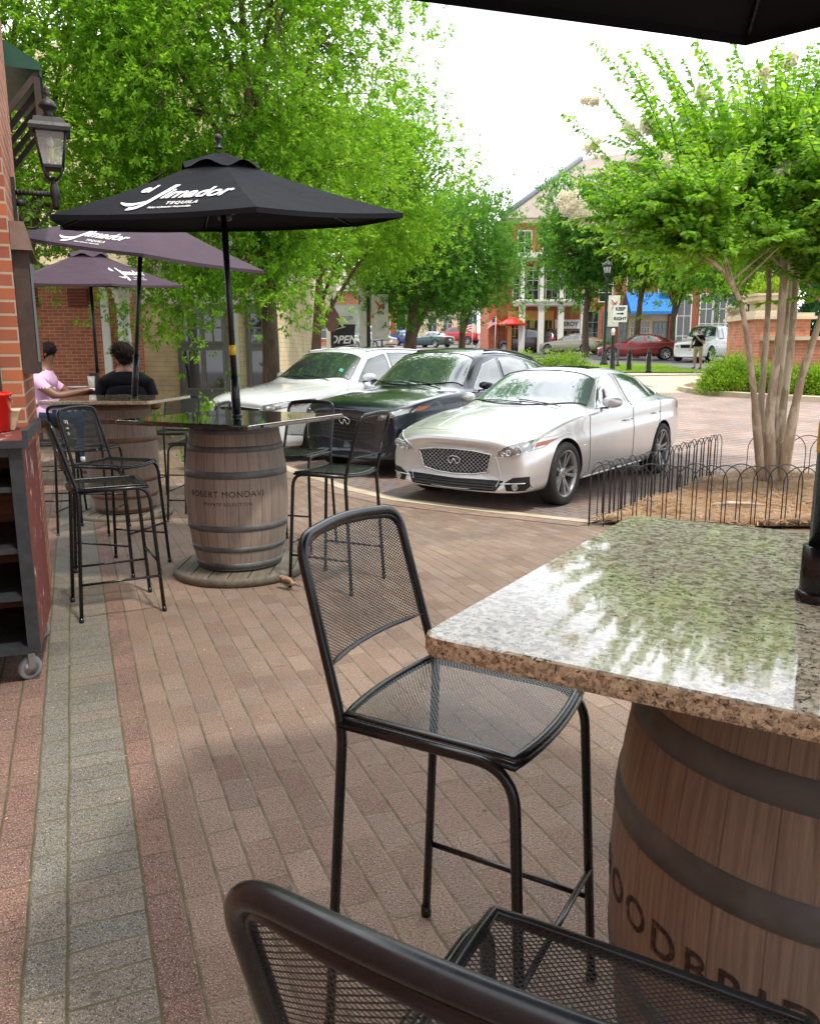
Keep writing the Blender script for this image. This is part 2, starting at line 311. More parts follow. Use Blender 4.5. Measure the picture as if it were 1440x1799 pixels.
def pavers(name, pal, mortar, bw, bh, rot, ms=.005, loc=(0, 0, 0), stack=False, moss=0, far=False, rough=.85, bumps=1.0, lines=True):
    t = NT(name); v = t.map(rot=(0, 0, -R(rot)), loc=loc)
    wv = t.n('ShaderNodeVectorMath', operation='ADD'); t.l(v, wv.inputs[0])
    nz_ = t.noise(3.0, 2, out='Color'); sc_ = t.n('ShaderNodeVectorMath', operation='MULTIPLY'); t.l(nz_, sc_.inputs[0]); sc_.inputs[1].default_value = (.012, .012, 0); t.l(sc_.outputs[0], wv.inputs[1])
    b = t.n('ShaderNodeTexBrick'); t.l(wv.outputs[0], b.inputs['Vector']); b.inputs['Scale'].default_value = 1; b.inputs['Mortar Size'].default_value = ms
    b.inputs['Mortar Smooth'].default_value = .25; b.inputs['Brick Width'].default_value = bw; b.inputs['Row Height'].default_value = bh
    if stack: b.offset = 0
    t.inp(b, 'Color1', (0, 0, 0)); t.inp(b, 'Color2', (1, 1, 1)); t.inp(b, 'Mortar', (.5, .5, .5))
    c = t.ramp(b.outputs['Color'], [(i/(len(pal)-1), p) for i, p in enumerate(pal)])
    n = t.noise(1.3, 4); c = t.mix(1, c, t.ramp(n, [(.3, .82), (.7, 1.14)]), 'MULTIPLY')
    ag = t.noise(230, 3, .7); c = t.mix(t.ramp(ag, [(.55, 0), (.62, .85)]), c, (.52, .44, .36)); ag2 = t.noise(160, 3, .7, t.map(loc=(5, 3, 1))); c = t.mix(t.ramp(ag2, [(.54, 0), (.61, .8)]), c, tuple(k*.3 for k in pal[0])); c = t.mix(t.ramp(t.vor(4.5), [(.045, .7), (.06, 0)]), c, (.10, .085, .075)) if lines else c
    mc = t.mix(t.ramp(t.noise(9, 4), [(.4, 0), (.68, .8)]), mortar, (.085, .08, .038)) if moss else t.mix(t.noise(12), mortar, tuple(k*.6 for k in mortar))
    sy = t.n('ShaderNodeSeparateXYZ'); t.l(wv.outputs[0], sy.inputs[0]); fy = t.math('FRACT', t.math('DIVIDE', sy.outputs[1], bh)); dj = t.math('MULTIPLY', t.math('MINIMUM', fy, t.math('SUBTRACT', 1.0, fy)), bh)
    lj = t.ramp(dj, [(.0026, 1), (.0052, 0)]) if lines else b.outputs['Fac']
    gap = t.math('MAXIMUM', lj, t.math('MULTIPLY', b.outputs['Fac'], .95)); c = t.mix(gap, c, mc)
    dk = t.ramp(dj, [(0, 1), (.0012, 0)]) if lines else b.outputs['Fac']; c = t.mix(t.math('MULTIPLY', dk, .5), c, (.035, .028, .02))
    st1 = t.ramp(t.noise(.9, 5, .6, t.map(loc=(1, 9, 4))), [(.35, .84), (.62, 1.08)]); c = t.mix(1, c, st1, 'MULTIPLY')
    worn = t.ramp(t.noise(2.2, 5, .6, t.map(loc=(3, 7, 0))), [(.58, 0), (.66, .85)]); c = t.mix(t.math('MULTIPLY', worn, t.ramp(t.noise(75, 4, .7), [(.42, 0), (.54, .85)])), c, (.28, .20, .135)); c = t.mix(t.math('MULTIPLY', worn, t.ramp(t.noise(110, 4, .7, t.map(loc=(2, 2, 8))), [(.5, 0), (.6, .85)])), c, (.05, .035, .028))
    chip = t.ramp(t.noise(26, 6, .7), [(.3, 0), (.45, 1)])
    pit = t.ramp(t.noise(110, 5, .75, t.map(loc=(6, 1, 0))), [(.42, 0), (.52, 1)]); h = t.math('SUBTRACT', t.math('ADD', t.math('ADD', t.math('MULTIPLY', ag, .45), t.math('MULTIPLY', pit, .3)), t.math('MULTIPLY', chip, .35)), gap)
    t.P(Base_Color=c, Roughness=rough, Normal=t.bump(h, .75*bumps, .007), Specular_IOR_Level=.35); return t.m
PAL_BR = [(.19, .118, .086), (.258, .168, .122), (.215, .142, .104), (.285, .196, .146), (.21, .152, .12), (.31, .222, .162)]
PAL_GR = [(.12, .117, .098), (.17, .165, .135), (.15, .15, .13), (.20, .172, .135), (.135, .137, .122)]
MT['pav_patio'] = pavers('pav_patio', PAL_BR, (.27, .22, .145), .2, .1, 112.3, .004, (0, -.1327, 0), moss=1)
MT['pav_red'] = pavers('pav_red', [(.175, .095, .072), (.22, .125, .094), (.165, .095, .074), (.20, .118, .09)], (.16, .115, .07), .2, .1, 112.3, .004, (.05, -.1327, 0), moss=1)
MT['pav_grey_run'] = pavers('pav_grey_run', PAL_GR, (.17, .15, .085), .2, .1, 112.3, .004, (.03, -.1327, 0), moss=1)
MT['pav_grey_cross'] = pavers('pav_grey_cross', PAL_GR, (.17, .15, .085), .1, .2, 112.3, .004, (0, -.1327, 0), stack=True, moss=1)
MT['pav_park'] = pavers('pav_park', [(.24, .19, .18), (.30, .17, .13), (.20, .20, .21), (.33, .22, .17), (.26, .21, .2)], (.17, .15, .14), .2, .1, 128, .006, lines=False)
MT['pav_road'] = pavers('pav_road', [(.34, .25, .22), (.40, .26, .21), (.32, .27, .26), (.42, .29, .23)], (.20, .17, .16), .22, .22, 120, .010, stack=True, bumps=.6, lines=False)  # square road pavers, paler and pinker than the parking bays
MT['pav_border'] = pavers('pav_border', [(.30, .22, .17), (.38, .24, .18), (.28, .23, .2)], (.3, .24, .18), .1, .2, 40, .005, stack=True, lines=False)
MT['asphalt'] = simple('asphalt', (.16, .15, .15), .9, 0, .15, 3, .3, 90)
def leafmat(name, cols, trans, rough=.45, tw=.45, spec=.35):
    t = NT(name); g = t.n('ShaderNodeNewGeometry'); rnd = g.outputs['Random Per Island']
    big = t.noise(.55, 3); f = t.math('ADD', t.math('MULTIPLY', rnd, .3), t.math('ADD', t.math('MULTIPLY', big, .35), t.math('MULTIPLY', t.noise(2.6, 3), .35)))
    c = t.ramp(f, [(.2+.55*i/(len(cols)-1), k) for i, k in enumerate(cols)]); t.P(Base_Color=c, Roughness=rough, Specular_IOR_Level=spec)
    tr = t.n('ShaderNodeBsdfTranslucent'); t.l(t.mix(1, c, trans, 'MULTIPLY'), tr.inputs[0]); mxs = t.n('ShaderNodeMixShader'); mxs.inputs[0].default_value = tw
    t.l(t.b.outputs[0], mxs.inputs[1]); t.l(tr.outputs[0], mxs.inputs[2]); t.l(mxs.outputs[0], t.out.inputs[0]); return t.m
MT['leaf_elm'] = leafmat('leaf_elm', [(.045, .135, .012), (.10, .245, .02), (.18, .35, .03), (.29, .44, .05)], (2.2, 2.0, 1.3), .6, .55, .2)
MT['leaf_dark'] = leafmat('leaf_dark', [(.04, .13, .02), (.08, .21, .03), (.13, .28, .04)], (2.0, 1.9, 1.3), .6, .5, .2)
MT['leaf_yellow'] = leafmat('leaf_yellow', [(.12, .23, .02), (.22, .34, .03), (.33, .44, .06)], (2.0, 1.9, 1.2))
MT['leaf_myrtle'] = leafmat('leaf_myrtle', [(.04, .135, .014), (.10, .25, .022), (.19, .36, .035), (.31, .45, .05)], (2.2, 2.1, 1.1), .3, .5, .5)
MT['leaf_conifer'] = leafmat('leaf_conifer', [(.03, .10, .04), (.05, .16, .06), (.08, .2, .08)], (1.3, 1.5, 1.3))
MT['leaf_shrub'] = leafmat('leaf_shrub', [(.06, .13, .012), (.16, .28, .025), (.32, .44, .05)], (1.8, 1.8, 1.2))
MT['petals'] = leafmat('petals', [(.74, .68, .56), (.84, .80, .70), (.90, .88, .82)], (1.1, 1.08, 1.0), .6, .6)
def bark(name, c1, c2, sc_=(14, 14, 3), b=.6, c3=None):
    t = NT(name); n = t.noise(1.0, 7, .65, t.map(sc_), .6); cc = t.ramp(n, [(.3, c1), (.7, c2)])
    if c3: cc = t.mix(t.ramp(t.noise(1.0, 4, .6, t.map((6, 6, 2.2), loc=(3, 1, 2))), [(.50, 0), (.56, .85)]), cc, c3)
    t.P(Base_Color=cc, Roughness=.85, Normal=t.bump(n, b, .02)); return t.m
MT['bark'] = bark('bark', (.06, .038, .026), (.20, .13, .09))
MT['bark_myrtle'] = bark('bark_myrtle', (.30, .22, .15), (.55, .44, .33), (9, 9, 2.0), .5, (.66, .56, .44))
# ------------------------------------------------------------------ ground
def sheet(name, poly, dz, mat, label=None, kind='structure'):
    bm = bmesh.new(); vs = [bm.verts.new((x, y, 0)) for x, y in poly]; bm.faces.new(vs)
    for y, z in KN: bmesh.ops.bisect_plane(bm, geom=bm.verts[:]+bm.edges[:]+bm.faces[:], plane_co=(0, y, 0), plane_no=(0, 1, 0), dist=1e-5)
    for v in bm.verts: v.co.z = G(v.co.y)+dz
    bmesh.ops.recalc_face_normals(bm, faces=bm.faces[:])
    if sum(f.normal.z for f in bm.faces) < 0: bmesh.ops.reverse_faces(bm, faces=bm.faces[:])
    me = bpy.data.meshes.new(name); bm.to_mesh(me); bm.free(); return tag(link(name, me, mat), label, None, None, kind)
AX = Vector((math.cos(R(112.3)), math.sin(R(112.3)), 0)); BX = Vector((AX.y, -AX.x, 0))     # along the paver rows / away from the wall
P0 = Vector((-.785, 1.58, 0))                                                             # joint between the two grey courses
def strip(o1, o2, a=-3.2, b=9.6):
    q = [P0+BX*o1+AX*a, P0+BX*o2+AX*a, P0+BX*o2+AX*b, P0+BX*o1+AX*b]; return [(p.x, p.y) for p in q]
sheet('ground', [(-160, -30), (160, -30), (160, 400), (-160, 400)], -.012, MT['asphalt'], 'grey asphalt ground running to the end of the street')
sheet('patio_paving', [(-14, -6), (9, -6), (9, 7.0), (1.67, 7.36), (1.02, 7.91), (-.19, 8.75), (-.81, 9.52), (-1.16, 10.19), (-1.62, 10.9), (-2.6, 13), (-4.5, 16.5), (-14, 17)], 0, MT['pav_patio'], 'brown brick patio paving laid in long running rows')
sheet('wall_side_paving', strip(-1.6, -.1), .004, MT['pav_red'], 'red pavers between the grey border and the cafe wall')
sheet('grey_border_course', strip(-.1, 0), .004, MT['pav_grey_run'], 'narrow grey paver course laid lengthways')
sheet('grey_border_band', strip(0, .2), .004, MT['pav_grey_cross'], 'wide grey paver band laid crosswise')
sheet('red_border_course', strip(.2, .3), .004, MT['pav_red'], 'red paver course beside the grey band')
KL = [(1.67, 7.36), (1.02, 7.91), (-.19, 8.75), (-.81, 9.52), (-1.16, 10.19), (-1.62, 10.9), (-2.6, 13), (-4.5, 16.5)]
sheet('parking_paving', [(1.67, 7.36), (1.02, 7.91), (-.19, 8.75), (-.81, 9.52), (-1.16, 10.19), (-1.62, 10.9), (-2.6, 13), (-4.5, 16.5), (-9, 24), (8.0, 24.2), (5.0, 14), (4.0, 10.55)], -.004, MT['pav_park'], 'multicoloured herringbone look pavers of the parking bays')
sheet('road_paving', [(4.0, 10.55), (5.15, 10.0), (14, 7), (40, 20), (26, 31.5), (8.5, 30.8), (4.6, 22), (4.4, 14)], .002, MT['pav_road'], 'pinkish road pavers beyond the planted bed')
def offset_line(pts, w):
    out = []
    for i, p in enumerate(pts):
        a = Vector(pts[max(i-1, 0)]); b = Vector(pts[min(i+1, len(pts)-1)]); d = (b-a).normalized(); n = Vector((d.y, -d.x)); q = Vector(p)+n*w; out.append((q.x, q.y))
    return out
KS = []
for a, b in zip(KL, KL[1:]):
    for k in range(4): KS.append((a[0]+(b[0]-a[0])*k/4, a[1]+(b[1]-a[1])*k/4))
sheet('kerb_band', KS + offset_line(KS, .16)[::-1], .008, MT['concrete'], 'flush cream concrete kerb curving in front of the parked cars')
sheet('kerb_border_course', offset_line(KS, -.004)[::1] + offset_line(KS, -.22)[::-1], .005, MT['pav_border'], 'pale paver course along the kerb')
sheet('cream_crossing', [(4.6, 24.1), (8.4, 24.2), (13, 31.0), (13, 31.8), (8.4, 31.0), (7.6, 30.4), (7.9, 26.2), (4.9, 26.0)], .006, MT['concrete'], 'cream concrete band across the road')
sheet('cream_walk', [(4.0, 31.3), (13.0, 32.0), (13.0, 33.1), (4.0, 33.0)], .006, MT['concrete'])
sheet('far_sidewalk', [(-6, 61), (40, 58), (40, 70), (-6, 70)], .01, MT['concrete'])
# grass strip behind the crossing
def grass_patch(name, poly, n, h, mat, label, dens=1, seed=1):
    rng = np.random.default_rng(seed); xs = [p[0] for p in poly]; ys = [p[1] for p in poly]; V = []; Fq = []
    from mathutils.geometry import intersect_point_tri_2d
    def inside(x, y):
        c = False; j = len(poly)-1
        for i in range(len(poly)):
            if (poly[i][1] > y) != (poly[j][1] > y) and x < (poly[j][0]-poly[i][0])*(y-poly[i][1])/(poly[j][1]-poly[i][1])+poly[i][0]: c = not c
            j = i
        return c
    k = 0
    while k < n:
        x = rng.uniform(min(xs), max(xs)); y = rng.uniform(min(ys), max(ys))
        if not inside(x, y): continue
        a = rng.uniform(0, 2*PI); w = .012; hh = h*rng.uniform(.5, 1.2); z = G(y); dx, dy = math.cos(a)*w, math.sin(a)*w; lx, ly = rng.normal(0, h*.3, 2)
        V += [(x-dx, y-dy, z), (x+dx, y+dy, z), (x+lx+dx*.3, y+ly+dy*.3, z+hh), (x+lx-dx*.3, y+ly-dy*.3, z+hh)]; Fq.append((4*k, 4*k+1, 4*k+2, 4*k+3)); k += 1
    return tag(np_mesh(name, V, Fq, mat), label, None, None, 'stuff')
GR = [(7.6, 34), (12.2, 33.3), (12.4, 40.5), (8.0, 41.5)]
sheet('lawn', GR, .02, simple('lawn', (.16, .30, .03), .9, 0, .2, 1.5, .3, 60), 'bright green lawn strip behind the crossing')
grass_patch('grass', GR, 9000, .07, MT['leaf_yellow'], 'short bright green grass of the verge behind the crossing')
# ------------------------------------------------------------------ mulch bed + straw
BED = [(1.70, 7.30), (3.0, 7.02), (4.4, 6.95), (6.6, 7.2), (6.6, 9.6), (5.6, 10.3), (4.62, 10.75), (3.9, 10.2)]
sheet('mulch_bed', BED, .03, simple('mulch', (.22, .13, .08), .95, 0, .35, 18, .8, 60), 'bed of brown pine straw round the flowering tree')
def straw(name, poly, n, seed, label, L_=.12):
    rng = np.random.default_rng(seed); xs = [p[0] for p in poly]; ys = [p[1] for p in poly]; P = []
    while len(P) < n:
        x = rng.uniform(min(xs), max(xs)); y = rng.uniform(min(ys), max(ys)); c = False; j = len(poly)-1
        for i in range(len(poly)):
            if (poly[i][1] > y) != (poly[j][1] > y) and x < (poly[j][0]-poly[i][0])*(y-poly[i][1])/(poly[j][1]-poly[i][1])+poly[i][0]: c = not c
            j = i
        if c: P.append((x, y, G(y)+.035+.03*rng.random()+.04*max(0, math.sin(x*3.1)*math.cos(y*2.3))))
    P = np.array(P); a = rng.uniform(0, 2*PI, n); l = L_*rng.uniform(.5, 1.3, n); d = np.stack([np.cos(a)*l, np.sin(a)*l, rng.normal(0, .012, n)], 1); w = np.stack([-np.sin(a), np.cos(a), np.zeros(n)], 1)*.0032*rng.uniform(.7, 1.6, (n, 1))
    V = np.stack([P-w, P+w, P+d+w, P+d-w], 1).reshape(-1, 3); return tag(np_mesh(name, V, np.arange(4*n).reshape(-1, 4), MT['straw']), label, None, None, 'stuff')
MT['straw'] = leafmat('straw', [(.24, .135, .07), (.38, .23, .125), (.52, .34, .20), (.64, .46, .29)], (1, 1, 1), .8, .15)
straw('pine_straw', BED, 42000, 3, 'orange brown pine straw heaped inside the low wire fence')
# ------------------------------------------------------------------ bar stools
def lattice(mb, fn, W, H, pw, ph, w=.0014, keep=None):
    """expanded metal: zigzag ribbons over a W x H field mapped by fn(a,b)"""
    nr = int(H/ph); ncol = int(W/pw)
    for j in range(nr+1):
        for s_ in (0, 1):
            vs = []; fs = []; prev = False; cnt = 0
            for i in range(ncol+1):
                a = i*pw; b = j*ph + ph*.5*((i % 2) if s_ == 0 else 1+((i+1) % 2))
                ok = b <= H and (keep is None or keep(a/W, b/H))
                if ok:
                    vs += [fn(a/W, (b-w)/H), fn(a/W, (b+w)/H)]; cnt = len(vs)//2
                    if prev: fs.append((2*cnt-4, 2*cnt-2, 2*cnt-1, 2*cnt-3))
                prev = ok
            if fs: mb.add(vs, fs)
def make_stool():
    t = thing('bar_stool', 'x', 'bar stool'); r_ = .0110; w = .205; SH = .76
    # one bent tube: rear legs and hoop of the back
    hoop = [(-.225, -.225, 0), (-.205, -.185, SH-.02), (-.195, -.292, 1.125), (0, -.318, 1.14), (.195, -.292, 1.125), (.205, -.185, SH-.02), (.225, -.225, 0)]
    fr = MB().tube(round_path(hoop, [.0, .05, .055, .3, .055, .05, 0], 8), r_, 12); fr.build('back_frame', MT['black_metal'], t)
    for s in (-1, 1):
        lg = MB().tube(round_path([(s*.205, -.192, SH-.012), (s*.203, .195, SH-.012), (s*.222, .235, 0)], .085, 9), r_, 12)
        lg.lathe([(.0135, 0), (.0145, .012), (.012, .03)], 12, (s*.222, .235, 0)); lg.lathe([(.0135, 0), (.0145, .012), (.012, .03)], 12, (s*.225, -.225, 0))
        lg.build('leg', MT['black_metal'], t)
        MB().tube(round_path([(s*.2235, -.222, .22), (s*.2225, .225, .22)], 0), .0075, 8).build('stretcher', MT['black_metal'], t)
    MB().tube([(-.219, .222, .30), (.219, .222, .30)], .0075, 8).build('stretcher', MT['black_metal'], t)
    # seat: dished, rear edge bowed back
    def seat(a, b):
        x = (a-.5)*2; y = (b-.5)*2; bow = -.028*(1-x*x)*max(0, -y) + .012*(1-x*x)*max(0, y)
        return Vector((x*.188, y*.186+bow, SH+.004-.012*(1-x*x)*(1-.3*y*y) - .016*max(0, y-.7)**1*(1.0)))
    sm = MB(); lattice(sm, seat, .376, .372, .0056, .0078, .00125); s_ = sm.build('seat', MT['mesh_metal'], t)
    rim = [seat(a, b) for a, b in [(0, k/8) for k in range(8)]+[(k/8, 1) for k in range(8)]+[(1, 1-k/8) for k in range(8)]+[(1-k/8, 0) for k in range(8)]]
    rm = MB(); rm.tube(rim, .0088, 8, closed=True, flat=.55); rm.tube([Vector((p.x*1.045, p.y*1.03, p.z-.012)) for p in rim], .008, 8, closed=True)
    rm.build('seat_rim', MT['black_metal'], t)
    # back panel
    def back(a, b):
        x = (a-.5)*2; top = 1.122+.014*(1-x*x); z = .865+(top-.875)*b; yb = -.185-.107*((z-.74)/.39)
        return Vector((x*(.196-.004*b), yb-.028*(1-x*x), z))
    def keep(a, b):
        e = .10; dx = max(0, e-min(a, 1-a)); dy = max(0, b-(1-e)); return (dx*dx+dy*dy) < e*e*.95
    bmz = MB(); lattice(bmz, back, .384, .275, .0056, .0078, .00125, keep); bp = bmz.build('backrest', MT['mesh_metal'], t)
    rr = round_path([back(.005, 0), back(.005, .99), back(.25, .985), back(.5, .985), back(.75, .985), back(.995, .99), back(.995, 0)], [0, .05, .0, 0, 0, .05, 0], 6)
    bot = [back(1-k/8, 0) for k in range(9)]
    rb = MB(); rb.tube(rr+bot[1:-1], .0075, 8, closed=True, flat=.6); rb.build('backrest_rim', MT['black_metal'], t)
    return t
STOOL = make_stool(); _first = [True]
def stool(x, y, dx, dy, label, dz=0):
    o = STOOL if _first[0] else copy_tree(STOOL); _first[0] = False
    o.location = (x, y, G(y)+dz+.001); o.rotation_euler = (0, 0, math.atan2(dy, dx)-PI/2)
    return tag(o, label, 'bar stool', 'black wire mesh bar stools round the barrel tables')
stool(.122, 1.636, math.cos(PI/2-2.094), math.sin(PI/2-2.094), 'black mesh bar stool tucked under the left edge of the near granite table')
sb = stool(.196, .718, math.cos(PI/2-.515), math.sin(PI/2-.515), 'closest black mesh bar stool, cut off by the bottom edge, before the dark barrel'); sb.rotation_euler = (.033, 0, -.515); sb.location.z = .008
stool(-1.77, 4.68, .88, .47, 'black mesh bar stool seen side on, the lower of two left of the lettered barrel')
sd_ = stool(-2.05, 5.60, .96, -.28, 'black mesh bar stool with white stickers on its backrest, between the lettered barrel and wall')
stool(-.477, 5.183, math.cos(PI/2+1.13), math.sin(PI/2+1.13), 'black mesh bar stool pulled out right of the lettered barrel, back towards the cars')
stool(-.884, 6.256, math.cos(PI/2+2.804), math.sin(PI/2+2.804), 'black mesh bar stool behind the black tabletop, facing the camera before the white SUV')
stool(-2.60, 8.95, -.1, -1, 'black mesh bar stool behind the right corner of the tan granite table')
stool(-2.05, 7.75, -1, .12, 'black mesh bar stool between the two barrels, back half hidden by the black tabletop')
stool(-2.80, 7.02, .05, 1, 'dark bar stool turned away before the tan granite table, over the stickered stool')
stool(-3.46, 7.75, 1, .12, 'black mesh bar stool at the wall end of the tan granite table')
stool(-3.34, 9.62, -.25, 1, 'black bar stool under the woman in the black shirt')
stool(-4.42, 9.85, 1, .25, 'black bar stool under the woman in the pink shirt')
for x, z, w, h in ((.135, 1.045, .022, .024), (.13, 1.0, .03, .012), (.135, .965, .02, .022), (.11, 1.04, .008, .03)): MB().box((x, -.19-.107*((z-.74)/.39)+.003-.028*.5, z), (w, .002, h), M=Matrix.Rotation(R(16), 4, 'X')).build('sticker', MT['white_print'], sd_)
# ------------------------------------------------------------------ barrel tables
def barrel_prof(h, rb, rh):
    return lambda z: rh + (rb-rh)*(1-((z-h/2)/(h/2))**2)
def slab_rings(poly, z0, z1, rad=.03, edge=.008):
    base = [Vector((p[0], p[1], 0)) for p in round_path([(x, y, 0) for x, y in poly], rad, 5, True)]
    c = sum(base, Vector())/len(base)
    def ins(d, z): return [Vector((p.x+(c.x-p.x)*d/(p-c).length, p.y+(c.y-p.y)*d/(p-c).length, z)) for p in base]
    return [ins(edge, z0), ins(edge*.3, z0+edge*.3), ins(0, z0+edge), ins(0, z1-edge), ins(edge*.3, z1-edge*.3), ins(edge, z1)]
def barrel_table(x, y, ang, half, label, top, edge=None, bmat='barrel_weathered', hoop='hoop_galv', th=.03, base=True, texts=(), rad=.03, bh=.95, rb=.345, rh=.285, group='barrel tables of the patio', hoops=None, trot=0):
    z0 = G(y); t = thing('barrel_table', label, 'table', (x, y, z0), 0, group); bz = .075 if base else 0.0; H = 1.08-z0-th-bz
    if base:
        bm = MB(); bm.lathe([(.43, 0), (.45, .008), (.455, .05), (.44, .062)], 40, (0, 0, .0)); o = bm.build('base_plate', MT['old_planks'], t)
        g = MB()
        for k in range(-3, 4): g.box((k*.13, 0, .0625), (.006, 2*math.sqrt(max(.01, .43**2-(k*.13)**2)), .004))
        g.build('plank_gap', MT['shadow_black'], o)
    f = barrel_prof(H, rb, rh); N = 26; st = [(f(H*i/N), H*i/N) for i in range(N+1)]
    b = MB().lathe(st, 84, (0, 0, 0)).build('barrel', MT[bmat], t); b.location = (0, 0, bz); b.rotation_euler = (0, 0, trot)
    for a, w in (hoops or [(.03, .045), (.15, .04), (.30, .045), (.665, .05), (.835, .04), (.955, .045)]):
        pr = [(f(H*a+s*w*.5*(-1))+0, H*a) for s in (0,)]
        zs = [H*a-w/2, H*a-w/2+.002, H*a, H*a+w/2-.002, H*a+w/2]; zs = [min(max(q, .0), H-.001) for q in zs]
        pr = [(f(zs[0])-.004, zs[0]), (f(zs[1])+.003, zs[1]), (f(zs[2])+.0035, zs[2]), (f(zs[3])+.003, zs[3]), (f(zs[4])-.004, zs[4])]
        hm = MB().lathe(pr, 84, (0, 0, 0), close=False)
        rz_ = random.Random(a).uniform(-2.2, -1.0); rv = f(zs[2])+.004
        hm.ball((rv*math.cos(rz_), rv*math.sin(rz_), zs[2]), .006, 8); hm.ball((rv*math.cos(rz_+.09), rv*math.sin(rz_+.09), zs[2]), .006, 8)
        hm.build('hoop', MT[hoop], b)
    for s, size, zc, ac, kw in texts:
        tm = MB(); vs, fs = text_mesh(s, size, .0006, **kw)
        def mp_(v, zc=zc, ac=ac):
            z = zc+v.y; rr_ = f(z)+.0016+v.z; a = ac+v.x/f(zc); return Vector((rr_*math.cos(a), rr_*math.sin(a), z))
        tm.add([mp_(v) for v in vs], fs); o = tm.build('lettering', MT['letter_brand'], b)
    poly = [(half*math.cos(ang+k*PI/2), half*math.sin(ang+k*PI/2)) for k in range(4)]
    zt = 1.08-z0; rg = slab_rings(poly, zt-th, zt, rad)
    sl = MB(); sl.rings(rg, True, False); me = sl.mesh('tabletop'); o = link('tabletop', me, [MT[top], MT[edge or top]], t)
    for p in me.polygons:
        if abs(p.normal.z) < .8: p.material_index = 1; p.use_smooth = False
    return t
barrel_table(.755, 1.343, R(193.1), .765, 'near barrel table with glossy tan granite top', 'granite_tan', 'granite_edge', 'barrel_brown', 'hoop_galv', .035, False,
             [('WOODBRIDGE', .082, .53, R(-147), dict(spacing=1.3, bold=.001))], .04, rb=.375, rh=.30, hoops=[(.05, .05), (.2, .05), (.36, .05), (.66, .062), (.835, .055), (.965, .04)])
barrel_table(-1.19, 5.50, R(-72), .76, 'barrel table with polished black granite top and branded lettering', 'granite_black', None, 'barrel_weathered', 'hoop_galv', .03, True,
             [('ROBERT MONDAVI', .056, .525, R(-92), dict(spacing=1.12)), ('PRIVATE SELECTION', .03, .46, R(-90), dict(spacing=1.25))], .012)
barrel_table(-2.85, 7.98, R(-50), .76, 'barrel table with tan granite top and rusty hoops, below the tilted umbrella', 'granite_brown', 'granite_edge', 'barrel_brown', 'hoop_rust', .035, True, (), .03)
barrel_table(-4.05, 10.65, R(-60), .62, 'dark barrel table the two women sit at', 'granite_black', None, 'barrel_brown', 'hoop_rust', .03, True, (), .03)
